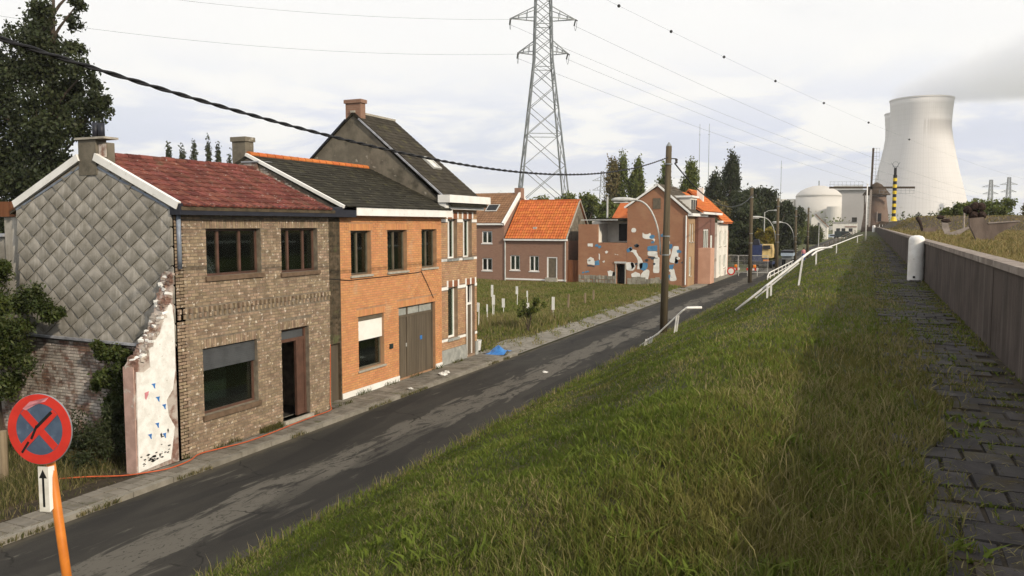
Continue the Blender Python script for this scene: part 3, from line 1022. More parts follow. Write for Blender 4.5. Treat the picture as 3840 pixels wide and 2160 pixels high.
MB().box(-16.2, -16.1, 13.3, 18.2, 0.17, 2.74).build('inner_wall', 'room_wall', h1)
MB().box(-16.2, -16.1, 13.3, 18.2, 2.96, 5.6).build('upper_inner_wall', 'interior', h1)
# eaves board and rain pipe
gb = MB().box(FX - 0.02, FX + 0.27, 12.92, 18.55, 5.62, 5.87)
gb.build('gutter', 'navy', h1)
MB().box(-14.3, -14.03, 13.0, 18.5, 5.752, 5.86).build('wall_plate', 'interior', h1)
rp = MB().tube([(FX + 0.05, 13.09, 5.62), (FX + 0.05, 13.09, 4.42)], 0.05, 10)
rp.build('rain_pipe', 'zinc', h1, smooth=True)
# roof boards, tiles, ridge
RZ, RX = 7.04, -16.58
rb = MB()
rb.prism([(-13.72, 12.97, 5.80), (RX, 12.97, RZ - 0.06), (-19.45, 12.97, 5.72), (-19.45, 12.97, 5.66), (RX, 12.97, RZ - 0.16), (-13.72, 12.97, 5.72)], (0, 5.5, 0))
rb.build('roof', 'mossy_brick', h1)
tiles(h1, (-13.75, 13.02, 5.83), (-13.75, 18.3, 5.83), (RX + 13.75, 0, RZ - 5.83), 23, 10, 'red_tile', 'roof_tile')
me = MB().lathe([(0.12, 0), (0.115, 0.36)], (0, 0, 0), 10).mesh('ridge_tile', 'red_tile')
for v in me.vertices:
    x, y, z = v.co
    v.co = (x, z, y * 0.8)
for k in range(14):
    link('ridge_tile', me, h1, loc=Vector((RX, 13.25 + k * 0.37, RZ + 0.0 + random.uniform(-0.01, 0.01))) - h1.location)
# gable with diamond slates
GX0, GX1, GY = -19.17, -14.0, 13.0
gp = [(GX0, 0.0), (GX1, 0.0), (GX1, 5.84), (RX, 6.98), (GX0, 5.84)]
gable_prism(h1, 'Y', GY, gp, 0.25, 'slate_dirt', 'gable_wall')
brickwork(h1, 'Y', GY, -20.4, GX1 - 0.36, 0.02, 2.66, [], 'old_brick', 220)
sw, shh = 0.60, 0.43
poly0 = [(GX0, 2.70), (GX1 - 0.03, 2.70), (GX1 - 0.03, 5.80), (RX, 6.94), (GX0, 5.78)]
full_me = None
rowi = 0
zc = 2.55
while zc < 7.2:
    off = 0 if rowi % 2 == 0 else sw / 2
    xc = GX0 - 0.3 + off
    while xc < GX1 + 0.3:
        dia = [(xc - sw / 2, zc), (xc, zc - shh / 2), (xc + sw / 2, zc), (xc, zc + shh / 2)]
        c = dia
        for i in range(5):
            c = clip(c, poly0[i], poly0[(i + 1) % 5])
            if len(c) < 3:
                break
        if len(c) >= 3:
            ar = abs(sum(c[i][0] * c[(i + 1) % len(c)][1] - c[(i + 1) % len(c)][0] * c[i][1] for i in range(len(c)))) / 2
            if ar > 0.004:
                tl_ = lambda u, z: GY - 0.014 - 0.045 * max(0, (zc + shh / 2 - z) / shh) - 0.012 * (1 - min(1, abs(u - xc) / (sw / 2)))
                mb = MB()
                if ar > 0.1285:
                    if full_me is None:
                        d0 = [(u - xc, z - zc) for u, z in c]
                        vs = [(u, tl_(u + xc, z + zc) - GY, z) for u, z in d0] + [(u * 0.985, -0.004, z * 0.985) for u, z in d0] + [(0, -0.0145 - 0.0225 - 0.006, 0)]
                        mb.add(vs, [(0, 1, 8), (1, 2, 8), (2, 3, 8), (3, 0, 8), (0, 4, 5, 1), (1, 5, 6, 2), (2, 6, 7, 3), (3, 7, 4, 0)])
                        full_me = mb.mesh('slate', 'slate')
                    o = link('slate', full_me, h1, loc=Vector((xc, GY + random.uniform(-0.006, 0.002), zc)) - h1.location)
                else:
                    k = len(c)
                    mb.add([(u - xc, tl_(u, z) - GY, z - zc) for u, z in c] + [(u - xc, -0.003, z - zc) for u, z in c],
                           [tuple(range(k))] + [(i, i + k, (i + 1) % k + k, (i + 1) % k) for i in range(k)])
                    link('slate', mb.mesh('slate', 'slate'), h1, loc=Vector((xc, GY, zc)) - h1.location)
        xc += sw
    zc += shh / 2
    rowi += 1
MB().bar((-19.2, GY - 0.07, 2.70), (-15.0, GY - 0.07, 2.67), 0.14, 0.05).build('flashing', 'lead', h1)
v1 = MB()
v1.bar((-13.78, GY - 0.06, 5.82), (RX + 0.27, GY - 0.06, 6.96), 0.10, 0.17)
v1.build('verge_board', 'white_paint', h1)
v1 = MB()
v1.bar((RX - 0.27, GY - 0.06, 6.96), (-19.2, GY - 0.06, 5.90), 0.10, 0.17)
v1.build('verge_board', 'white_paint', h1)
v1 = MB()
v1.bar((-13.9, GY - 0.035, 5.70), (RX, GY - 0.035, 6.86), 0.04, 0.05)
v1.bar((RX, GY - 0.035, 6.86), (-19.18, GY - 0.035, 5.77), 0.04, 0.05)
v1.build('verge_trim', 'zinc', h1)
ch = MB()
ch.box(-16.85, -16.27, 12.93, 13.22, 6.55, 7.36)
ch.box(-16.268, -15.98, 13.0, 13.2, 6.55, 7.28)
c1 = ch.build('chimney', 'cement', h1)
MB().box(-16.90, -15.93, 12.88, 13.27, 7.362, 7.41).build('cap', 'sill', c1)
MB().box(-16.24, -16.0, 12.985, 13.002, 6.95, 7.25).build('bare_brickwork', 'old_brick', c1)
p_ = MB()
p_.tube([(-16.44, 13.08, 7.40), (-16.44, 13.08, 7.76)], 0.07, 10)
p_.build('flue_pipe', 'navy', c1, smooth=True)
p_ = MB()
p_.tube([(-16.24, 13.08, 7.40), (-16.24, 13.08, 7.74)], 0.07, 10)
p_.build('flue_pipe', 'navy', c1, smooth=True)
# low annexe at the back left
MB().box(-19.95, -19.19, 13.15, 17.5, 0, 5.60).build('annexe_wall', 'slate', h1)
MB().box(-22.0, -19.96, 13.2, 17.4, 0, 5.10).build('annexe_wall', 'slate', h1)
MB().box(-22.1, -19.96, 13.1, 17.5, 5.102, 5.16).build('annexe_roof_edge', 'lead', h1)
MB().box(-20.3, -19.20, 13.08, 17.6, 5.603, 5.98).build('annexe_roof', 'rust', h1)

# ================================================================== stump of a demolished front wall
st_ = thing('wall_stump', 'broken white plastered wall stump at the corner of the brown brick house', 'wall', (-14.0, 12.5, 0.1))
prof = [(11.87, 0.05), (12.97, 0.05), (12.97, 4.38), (12.90, 4.24), (12.84, 3.92), (12.73, 3.72), (12.68, 3.46), (12.57, 3.32), (12.50, 3.10), (12.40, 3.04), (12.31, 2.86), (12.20, 2.80), (12.11, 2.60), (11.98, 2.54), (11.87, 2.40)]
MB().prism([(-14.34, y, z) for y, z in prof], (0.30, 0, 0)).build('masonry', 'old_brick', st_)
pl = [(11.865, 0.14), (12.72, 0.2), (12.86, 0.9), (12.70, 1.2), (12.66, 1.55), (12.84, 1.75), (12.93, 2.2), (12.94, 3.2), (12.90, 3.62), (12.82, 3.70), (12.74, 3.5), (12.56, 3.06), (12.38, 2.86), (12.24, 2.70), (12.26, 2.34), (12.10, 2.26), (11.90, 2.30)]
MB().prism([(-14.042, y, z) for y, z in pl], (0.028, 0, 0)).build('plaster_skin', 'plaster', st_)
MB().box(-14.345, -14.045, 11.835, 11.866, 0.08, 2.40).build('pink_edge', 'pink_plaster', st_)
mb = MB()
one_brick(mb, 'X', 0, 0, 0.2, 0, 0.066, 0.02)
mb.add([(-0.1, 0, 0), (-0.1, 0.2, 0), (-0.1, 0.2, 0.066), (-0.1, 0, 0.066), (0.0, 0, 0), (0.0, 0.2, 0), (0.0, 0.2, 0.066), (0.0, 0, 0.066)],
       [(0, 3, 2, 1), (0, 4, 7, 3), (1, 2, 6, 5), (3, 7, 6, 2), (0, 1, 5, 4)])
me_b = mb.mesh('loose_brick', 'old_brick')
me_p = me_b.copy()
me_p.materials.clear()
me_p.materials.append(M['plaster'])
edge = prof[2:]
for i in range(len(edge) - 1):
    (ya, za), (yb, zb) = edge[i], edge[i + 1]
    for t in (0.1, 0.35, 0.6, 0.85):
        for xo in (-14.04, -14.15, -14.25):
            if random.random() < 0.2:
                continue
            y, z = ya + (yb - ya) * t, za + (zb - za) * t
            o = link('loose_brick', me_b if random.random() < 0.78 else me_p, st_, loc=Vector((xo + random.uniform(-0.03, 0.02), y - 0.03, z - 0.055 + random.uniform(-0.02, 0.03))) - st_.location)
            o.scale = (random.uniform(0.7, 1.1), random.uniform(0.35, 0.75), random.uniform(0.7, 1.1))
            o.rotation_euler = (random.uniform(-0.35, 0.35), random.uniform(-0.2, 0.2), random.uniform(-0.4, 0.4))


def flat_mark(parent, name, pts, m, x=-14.0115):
    return MB().prism([(x, y, z) for y, z in pts], (0.004, 0, 0)).build(name, m, parent)


for (y, z) in ((12.32, 1.93), (12.42, 1.62), (12.58, 1.42), (12.38, 1.05), (12.18, 0.85), (12.56, 0.78)):
    flat_mark(st_, 'bird_stencil', [(y - 0.06, z + 0.05), (y + 0.05, z + 0.05), (y + 0.035, z - 0.01), (y + 0.04, z - 0.07), (y + 0.01, z - 0.05), (y - 0.015, z + 0.01)], 'blue_tarp')
flat_mark(st_, 'heart_stencil', [(12.08, 1.82), (12.19, 1.84), (12.17, 1.76), (12.11, 1.66), (12.085, 1.70)], 'pink_cloth')
for k in range(34):
    y = random.uniform(11.93, 12.7)
    z = 0.24 + abs(random.gauss(0, 0.14)) + (y - 11.93) * 0.12
    s = random.uniform(0.012, 0.04)
    a = random.uniform(0, 3)
    flat_mark(st_, 'paint_spatter', [(y + s * math.cos(a + q) * 1.6, z + s * math.sin(a + q) * 0.7) for q in (0, 1.5, 3.1, 4.6)], 'black_paint')
for (y, z, s) in ((12.47, 0.80, 0.06), (12.66, 0.86, 0.05), (12.42, 0.37, 0.05)):
    flat_mark(st_, 'paint_spatter', [(y, z - s), (y + s * 0.5, z), (y + s * 0.2, z + s), (y - s * 0.4, z + s * 0.6)], 'black_paint')

# ================================================================== orange brick house
h2 = thing('brick_house', 'orange brick house with white eaves board and dark mossy roof', 'house', (-14.4, 22.5, 0.1))
FX = -14.4
a1, a2, a3 = (20.12, 21.20, 3.85, 5.22), (22.15, 23.36, 3.85, 5.23), (24.33, 25.40, 3.87, 5.24)
sp = (20.45, 21.88, 0.85, 2.54)
gd = (22.78, 25.26, 0.14, 2.61)
pdr = (18.62, 19.5, 0.1, 1.87)
holes = [a1, a2, a3, sp, gd]
b = MB()
slab(b, 'X', FX, 19.55, 25.75, 0.0, 5.8, holes)
b.build('wall', 'orange_mortar', h2)
extra = [(q[0] - 0.1, q[1] + 0.1, q[3], q[3] + 0.225) for q in holes]
brickwork(h2, 'X', FX, 19.58, 25.75, 0.30, 5.70, holes + extra, 'orange_brick', 300)
for q in holes:
    soldiers(h2, 'X', FX, q[0] - 0.1, q[1] + 0.1, q[3] + 0.004, q[3] + 0.218, 'orange_brick')
MB().box(FX - 0.02, FX + 0.035, 19.56, gd[0] - 0.01, 0.02, 0.295).build('plinth', 'white_paint', h2)
MB().box(FX - 0.02, FX + 0.035, gd[1] + 0.01, 25.74, 0.02, 0.295).build('plinth', 'white_paint', h2)
b = MB()
slab(b, 'X', FX + 0.02, 18.52, 19.55, 0.0, 5.62, [pdr])
b.build('passage_wall', 'mossy_brick', h2)
brickwork(h2, 'X', FX + 0.02, 18.53, 19.54, 0.1, 5.6, [pdr], 'mossy_brick', 120)
MB().box(FX - 0.12, FX - 0.08, pdr[0], pdr[1], 0.1, 1.87).build('passage_door', 'garage_wood', h2)
b = MB()
b.box(-19.9, -14.69, 19.42, 19.66, 0, 5.75)
b.box(-19.9, -19.6, 19.66, 26.0, 0, 5.8)
b.box(-19.6, -14.69, 18.5, 18.56, 0, 5.6)
b.build('side_wall', 'old_brick', h2)
window(h2, 'X', FX, *a1, 'dark_frame', mull=(20.62,), sill='sill', sill_h=0.07, back='interior', back_d=0.5)
window(h2, 'X', FX, *a2, 'dark_frame', mull=(22.72,), sill='sill', sill_h=0.07, back='net_curtain', back_d=0.5)
window(h2, 'X', FX, *a3, 'dark_frame', mull=(24.86,), sill='sill', sill_h=0.07, back='net_curtain', back_d=0.3)
window(h2, 'X', FX, *sp, 'dark_frame', sill='sill', sill_h=0.06, name='shop_window', back='interior', back_d=0.6)
MB().box(FX - 0.12, FX - 0.07, sp[0] + 0.01, sp[1] - 0.01, 1.77, 2.38).build('roller_blind', 'white_blind', h2)
MB().box(FX - 0.13, FX - 0.06, sp[0] + 0.005, sp[1] - 0.005, 2.385, 2.535).build('shutter_box', 'dark_frame', h2)
gf = MB()
for (u0, u1) in ((gd[0], gd[0] + 0.07), (gd[1] - 0.07, gd[1]), (23.46, 23.53)):
    gf.box(FX - 0.16, FX - 0.10, u0, u1, gd[2], gd[3])
gf.box(FX - 0.162, FX - 0.098, gd[0] + 0.07, gd[1] - 0.07, 2.24, 2.31)
gfo = gf.build('garage_door_frame', 'garage_wood', h2)
for (u0, u1) in ((gd[0] + 0.075, 23.455), (23.535, 24.3), (24.34, gd[1] - 0.075)):
    MB().box(FX - 0.14, FX - 0.13, u0, u1, 2.315, 2.60).build('pane', 'net_curtain', gfo)
k = 0
u = gd[0] + 0.075
mb = MB()
mb.box(0, 0.03, 0.003, 0.113, 0, 2.09)
plank = mb.mesh('plank', 'garage_wood')
while u + 0.116 < gd[1] - 0.07:
    if not (23.34 < u < 23.535):
        link('plank', plank, h2, loc=Vector((FX - 0.15, u, 0.145)) - h2.location)
    u += 0.1165
MB().box(FX - 0.118, FX - 0.108, 24.36, 24.50, 1.32, 1.46).build('blue_sticker', 'blue_tarp', h2)
MB().box(FX - 0.118, FX - 0.09, 23.40, 23.44, 1.20, 1.32).build('handle', 'light_steel', h2)
MB().box(FX + 0.002, FX + 0.05, 22.18, 22.36, 1.30, 1.46).build('letter_box', 'dark_green', h2)
MB().box(FX + 0.0, FX + 0.30, 20.05, 26.1, 5.68, 5.95).build('eaves_board', 'white_paint', h2)
MB().box(FX + 0.0, FX + 0.28, 18.57, 20.045, 5.63, 5.92).build('eaves_board', 'navy', h2, label='dark stretch of eaves board next to the brown house')
RX2, RZ2 = -17.75, 7.56
pf = [(-19.9, 5.4), (-14.42, 5.4), (-14.42, 5.9), (RX2, RZ2 - 0.06), (-19.9, 6.5)]
gable_prism(h2, 'Y', 19.44, pf, 0.22, 'mortar', 'gable_wall')
brickwork(h2, 'Y', 19.44, -17.8, -14.45, 5.62, 7.4, [], 'old_brick', 160, inside=lambda u, z: z < 5.84 + (u + 14.42) * (RZ2 - 5.9) / (RX2 + 14.42))
rb = MB()
rb.prism([(-14.12, 19.42, 5.93), (RX2, 19.42, RZ2), (-20.5, 19.42, 6.3), (-20.5, 19.42, 6.2), (RX2, 19.42, RZ2 - 0.1), (-14.12, 19.42, 5.84)], (0, 6.6, 0))
rb.build('roof', 'dark_slate', h2)
tiles(h2, (-14.12, 19.5, 5.955), (-14.12, 26.0, 5.955), (RX2 + 14.12, 0, RZ2 - 5.94), 22, 18, 'dark_slate', 'roof_slate', curve=0.004, th=0.012)
v1 = MB().bar((-14.1, 19.40, 5.93), (RX2, 19.40, RZ2 + 0.02), 0.09, 0.09)
v1.build('verge_board', 'white_paint', h2)
me = MB().lathe([(0.12, 0), (0.112, 0.36)], (0, 0, 0), 10).mesh('ridge_tile', 'orange_tile')
for v in me.vertices:
    x, y, z = v.co
    v.co = (x, z, y * 0.9)
for k in range(17):
    link('ridge_tile', me, h2, loc=Vector((RX2, 19.5 + k * 0.38, RZ2 + 0.02)) - h2.location)
ch = MB()
ch.box(-18.35, -17.82, 19.45, 19.82, 6.6, 8.12)
c2_ = ch.build('chimney', 'cement', h2)
MB().box(-18.39, -17.78, 19.41, 19.86, 8.0, 8.14).build('cap', 'cement', c2_)
MB().box(-17.84, -17.3, 19.38, 19.9, 6.8, 7.32).build('chimney_base', 'old_brick', h2)
MB().box(-17.9, -17.2, 19.33, 19.95, 7.325, 7.37).build('base_cap', 'lead', h2)
cb = MB().tube([(FX + 0.03, 18.6, 3.86), (FX + 0.03, 20.0, 3.72), (FX + 0.03, 22.0, 3.72), (FX + 0.03, 23.9, 3.74), (FX + 0.03, 24.25, 3.76), (FX + 0.03, 24.7, 3.25), (FX + 0.03, 25.1, 2.75)], 0.012, 6)
cb.build('wall_cable', 'black_rubber', h2)

# ================================================================== tall house with cement gable
h3 = thing('townhouse', 'tall narrow house with white cornice, striped brick front and grey cement gable', 'house', (-14.5, 27.3, 0.1))
FX = -14.5
YA, YB = 26.0, 28.85
b1, b2 = (26.42, 27.18, 4.12, 5.62), (27.66, 28.42, 4.12, 5.62)
b3 = (26.42, 27.2, 1.06, 3.02)
b4 = (27.92, 28.66, 0.2, 3.02)
holes = [b1, b2, b3, b4]
b = MB()
slab(b, 'X', FX, 25.78, YB, 0.0, 6.2, holes)
b.build('wall', 'pale_mortar', h3)
bands = [(25.78, YB, 5.50, 5.62), (25.78, YB, 4.02, 4.12), (25.78, YB, 2.94, 3.06), (25.78, YB, 0.98, 1.08)]
arch = [(q[0] - 0.08, q[1] + 0.08, q[3], q[3] + 0.24) for q in holes]
brickwork(h3, 'X', FX, 25.79, YB, 0.68, 6.0, holes + bands + arch, 'pale_brick', 300)
for q in bands:
    segs = [(25.78, YB)]
    for h in holes:
        if h[2] < q[3] - 0.01 and h[3] > q[2] + 0.01:
            ns = []
            for s0, s1 in segs:
                ns += [(s0, h[0]), (h[1], s1)] if s0 < h[0] and h[1] < s1 else [(s0, s1)]
            segs = ns
    for s0, s1 in segs:
        MB().box(FX - 0.01, FX + 0.016, s0, s1, q[2] + 0.004, q[3] - 0.004).build('white_band', 'white_paint', h3)
for q in holes:
    soldiers(h3, 'X', FX, q[0] - 0.08, q[1] + 0.08, q[3] + 0.006, q[3] + 0.23, 'red_arch')
    for u in (q[0] - 0.05, (q[0] + q[1]) / 2, q[1] + 0.05):
        MB().box(FX - 0.01, FX + 0.024, u - 0.05, u + 0.05, q[3] + 0.02, q[3] + 0.27).build('keystone', 'white_paint', h3)
window(h3, 'X', FX, *b1, 'white_paint', mull=(26.8,), rec=0.16, sill='bluestone', sill_h=0.1, back='interior')
window(h3, 'X', FX, *b2, 'white_paint', mull=(28.04,), rec=0.16, sill='bluestone', sill_h=0.1, back='interior')
window(h3, 'X', FX, *b3, 'white_paint', rec=0.16, sill='bluestone', sill_h=0.1, back='net_curtain', back_d=0.05, fw=0.075)
dd = MB()
dd.box(FX - 0.2, FX - 0.15, b4[0] + 0.06, b4[1] - 0.06, 0.2, 2.2)
dd.build('door', 'garage_wood', h3)
dd = MB()
dd.box(FX - 0.22, FX - 0.12, b4[0], b4[0] + 0.06, 0.2, 3.02)
dd.box(FX - 0.22, FX - 0.12, b4[1] - 0.06, b4[1], 0.2, 3.02)
dd.box(FX - 0.22, FX - 0.12, b4[0] + 0.06, b4[1] - 0.06, 2.2, 2.28)
dd.build('door_frame', 'white_paint', h3)
MB().tube([(FX + 0.05, 27.86, 3.0), (FX + 0.05, 27.86, 0.2)], 0.035, 8).build('rain_pipe', 'white_paint', h3, smooth=True)
MB().box(FX - 0.02, FX + 0.05, 25.80, b4[0] - 0.02, 0.02, 0.67).build('stone_base', 'bluestone', h3)
MB().box(FX - 0.02, FX + 0.05, b4[1] + 0.02, YB + 0.04, 0.02, 0.67).build('stone_base', 'bluestone', h3)
MB().box(FX + 0.0, FX + 0.50, 25.7, YB + 0.28, 6.22, 6.50).build('cornice', 'white_paint', h3)
MB().box(FX + 0.0, FX + 0.30, 25.75, YB + 0.1, 5.98, 6.215).build('frieze', 'white_paint', h3)
AX, AZ = -18.4, 9.74
gable_prism(h3, 'Y', YA, [(-22.5, 0), (-14.52, 0), (-14.52, 6.2), (AX, AZ - 0.08), (-22.5, 6.3)], 0.24, 'cement', 'gable_wall')
b = MB()
b.box(-22.5, -14.79, YB - 0.24, YB, 0, 6.2)
b.box(-22.5, -22.25, YA + 0.25, YB - 0.25, 0, 6.2)
b.build('rear_wall', 'cement', h3)
gable_prism(h3, 'Y', YB - 0.22, [(-22.5, 6.2), (-14.52, 6.2), (AX, AZ - 0.08)], 0.2, 'cement', 'far_gable')
rb = MB()
rb.prism([(-14.05, YA - 0.06, 6.50 - 0.62 + 0.3), (AX, YA - 0.06, AZ), (-22.8, YA - 0.06, 6.1), (-22.8, YA - 0.06, 6.0), (AX, YA - 0.06, AZ - 0.1), (-14.05, YA - 0.06, 6.08)], (0, YB - YA + 0.12, 0))
rb.build('roof', 'dark_slate', h3)
nu, nv = 10, 26
tiles(h3, (-14.1, YA - 0.03, 6.24), (-14.1, YB + 0.04, 6.24), (AX + 14.1, 0, AZ - 6.22), nu, nv, 'grey_slate', 'roof_slate', n_obj=260, curve=0.003, th=0.01)
MB().bar((-14.1, YA - 0.08, 6.22), (AX + 0.3, YA - 0.08, AZ - 0.26), 0.05, 0.06).build('verge_board', 'lead', h3)
MB().bar((AX - 0.3, YA - 0.08, AZ - 0.26), (-22.7, YA - 0.08, 6.08), 0.05, 0.06).build('verge_board', 'navy', h3, label='dark weathered verge strip of the rear slope')
MB().bar((AX, YA - 0.05, AZ + 0.03), (AX, YB + 0.05, AZ + 0.03), 0.2, 0.08).build('ridge', 'sill', h3)
# skylight
sx = -15.75
sz = 6.24 + (sx + 14.1) * (AZ - 6.22) / (AX + 14.1)
sl_ = MB()
for (dy0, dy1, dx0, dx1) in ((27.5, 28.1, 0, 0.06), (27.5, 28.1, -0.5, -0.44), (27.5, 27.56, -0.44, 0), (28.04, 28.1, -0.44, 0)):
    k_ = (AZ - 6.22) / (AX + 14.1)
    pts4 = [(sx + dx0, dy0, sz + dx0 * k_ + 0.05), (sx + dx1, dy0, sz + dx1 * k_ + 0.05), (sx + dx1, dy1, sz + dx1 * k_ + 0.05), (sx + dx0, dy1, sz + dx0 * k_ + 0.05)]
    sl_.prism(pts4, (0.05, 0, 0.06))
s_o = sl_.build('skylight', 'light_steel', h3)
MB().prism([(sx - 0.44, 27.56, sz - 0.44 * k_ + 0.07), (sx, 27.56, sz + 0.07), (sx, 28.04, sz + 0.07), (sx - 0.44, 28.04, sz - 0.44 * k_ + 0.07)], (0.01, 0, 0.012)).build('pane', 'plastic_white', s_o)
ch = MB()
ch.box(-18.76, -18.06, 26.02, 26.34, 9.2, 10.2)
c3 = ch.build('chimney', 'far_brown_brick', h3)
MB().box(-18.81, -18.01, 25.97, 26.39, 10.1, 10.24).build('cap', 'far_brown_brick', c3)


# ================================================================== houses across the empty lot
def win_y(parent, y, u0, u1, z0, z1, fm='white_paint', mull=True, name='window', sill='white_paint', back='interior'):
    return window(parent, 'Y', y, u0, u1, z0, z1, fm, mull=((u0 + u1) / 2,) if mull else (), rec=0.08, fw=0.09, sill=sill, name=name, sill_h=0.08, sill_out=0.05, back=back, back_d=0.3)


# brown house with skylight
h4 = thing('brick_house', 'brown brick house with brown roof skylight and white twin windows across the lot', 'house', (-33.5, 69, 0))
b = MB()
hs = [(-34.10, -33.0, 3.62, 4.80), (-34.10, -33.0, 1.0, 2.20), (-37.2, -36.2, 3.62, 4.8)]
slab(b, 'Y', 69.0, -38.0, -31.72, 0.0, 5.40, hs)
b.box(-31.96, -31.72, 69.29, 77, 0, 5.4)
b.box(-38, -31.97, 76.8, 77, 0, 5.4)
b.box(-38, -37.8, 69.29, 76.79, 0, 5.4)
b.build('wall', 'far_brown_brick', h4)
for q in hs:
    win_y(h4, 69.0, *q)
MB().box(-38.1, -31.74, 68.72, 69.0, 5.38, 5.56).build('gutter', 'white_paint', h4)
rb = MB().prism([(-38.1, 68.8, 5.55), (-38.1, 73.0, 8.55), (-38.1, 77.2, 5.55), (-38.1, 77.2, 5.45), (-38.1, 73, 8.42), (-38.1, 68.8, 5.45)], (6.25, 0, 0))
rb.build('roof', 'brown_tile', h4)
tiles(h4, (-38.0, 68.75, 5.60), (-31.95, 68.75, 5.60), (0, 4.2, 2.98), 20, 14, 'brown_tile', 'roof_tile', n_obj=0)
for (x0, x1, z0, z1) in ((-31.86, -31.60, 5.45, 8.75),):
    MB().bar((-31.73, 68.72, 5.45), (-31.73, 73.0, 8.62), 0.22, 0.34).build('verge_board', 'white_paint', h4)
MB().bar((-31.73, 77.2, 5.45), (-31.73, 73.0, 8.62), 0.22, 0.30).build('verge_board', 'white_paint', h4)
MB().prism([(-31.74, 69.3, 5.4), (-31.74, 73.0, 8.4), (-31.74, 76.8, 5.4)], (-0.2, 0, 0)).build('gable', 'far_brown_brick', h4)
MB().box(-32.3, -31.6, 72.7, 73.5, 8.0, 9.05).build('chimney', 'far_brown_brick', h4)
kk = 3.0 / 4.2
so = MB().prism([(-34.35, 70.2, 5.62 + 1.4 * kk + 0.09), (-33.1, 70.2, 5.62 + 1.4 * kk + 0.09), (-33.1, 71.1, 5.62 + 2.3 * kk + 0.09), (-34.35, 71.1, 5.62 + 2.3 * kk + 0.09)], (0, -0.02, 0.05)).build('skylight', 'light_steel', h4)
MB().prism([(-34.25, 70.27, 5.62 + 1.47 * kk + 0.145), (-33.2, 70.27, 5.62 + 1.47 * kk + 0.145), (-33.2, 71.03, 5.62 + 2.23 * kk + 0.145), (-34.25, 71.03, 5.62 + 2.23 * kk + 0.145)], (0, -0.01, 0.012)).build('pane', 'black_rubber', so)

# house with bright orange tiles
h5 = thing('brick_house', 'low brown brick house with bright orange tiled roof across the lot', 'house', (-28.5, 69, 0))
b = MB()
hs = [(-31.12, -30.1, 1.10, 2.52), (-29.12, -28.15, 1.05, 2.50), (-27.35, -26.3, 0.15, 2.42)]
slab(b, 'Y', 69.0, -31.70, -25.42, 0.0, 3.92, hs)
b.box(-25.66, -25.42, 69.29, 76, 0, 3.92)
b.box(-31.7, -25.67, 75.8, 76, 0, 3.92)
b.build('wall', 'far_brown_brick', h5)
win_y(h5, 69.0, *hs[0], back='net_curtain')
win_y(h5, 69.0, *hs[1], back='net_curtain')
d5 = MB()
d5.box(-27.35, -27.22, 69.03, 69.13, 0.15, 2.42)
d5.box(-26.43, -26.3, 69.03, 69.13, 0.15, 2.42)
d5.box(-27.215, -26.435, 69.03, 69.13, 2.32, 2.42)
d5.build('door_frame', 'white_paint', h5)
MB().box(-27.2, -26.45, 69.08, 69.12, 0.55, 2.3).build('door', 'dark_frame', h5)
MB().box(-27.4, -26.25, 68.7, 69.1, 0.0, 0.5).build('doorstep', 'sill', h5)
MB().box(-31.68, -25.42, 68.97, 68.995, 0.2, 0.34).build('white_band', 'white_paint', h5)
MB().box(-31.66, -25.3, 68.72, 68.99, 3.92, 4.10).build('gutter', 'white_paint', h5)
MB().tube([(-31.6, 68.93, 3.9), (-31.6, 68.93, 0.1)], 0.07, 8).build('rain_pipe', 'light_steel', h5)
MB().tube([(-25.5, 68.93, 3.9), (-25.5, 68.93, 0.1)], 0.06, 8).build('rain_pipe', 'light_steel', h5)
rb = MB().prism([(-31.58, 68.78, 4.08), (-31.58, 72.5, 7.72), (-31.58, 76.3, 4.08), (-31.58, 76.3, 3.98), (-31.58, 72.5, 7.6), (-31.58, 68.78, 3.98)], (6.2, 0, 0))
rb.build('roof', 'orange_tile', h5)
tiles(h5, (-31.55, 68.74, 4.13), (-25.38, 68.74, 4.13), (0, 3.76, 3.66), 24, 14, 'orange_tile', 'roof_tile', n_obj=300, th=0.03, curve=0.045)
MB().prism([(-25.43, 69.3, 3.9), (-25.43, 72.5, 7.5), (-25.43, 75.9, 3.9)], (-0.2, 0, 0)).build('gable', 'cement', h5)
MB().bar((-25.35, 68.78, 4.1), (-25.35, 72.5, 7.75), 0.12, 0.12).build('verge_board', 'sill', h5)
MB().bar((-25.35, 76.2, 4.1), (-25.35, 72.5, 7.75), 0.12, 0.12).build('verge_board', 'sill', h5)
MB().bar((-31.5, 72.5, 7.78), (-25.3, 72.5, 7.78), 0.3, 0.14).build('ridge', 'orange_tile', h5)
ve = MB()
ve.box(-28.98, -28.84, 69.55, 69.85, 4.95, 5.2)
ve.box(-28.78, -28.64, 69.55, 69.85, 4.95, 5.2)
ve.build('roof_vent', 'light_steel', h5)

gt = thing('gate', 'rust coloured sheet metal gate between two houses across the lot', 'gate', (-24.8, 69.3, 0))
for k in range(5):
    MB().box(-25.40 + k * 0.222, -25.40 + k * 0.222 + 0.214, 69.28, 69.33, 0.12, 2.15).build('panel', 'rust', gt)
MB().box(-25.40, -24.30, 69.335, 69.38, 2.0, 2.1).build('rail', 'rust', gt)
MB().box(-25.40, -24.30, 69.335, 69.38, 0.3, 0.4).build('rail', 'rust', gt)

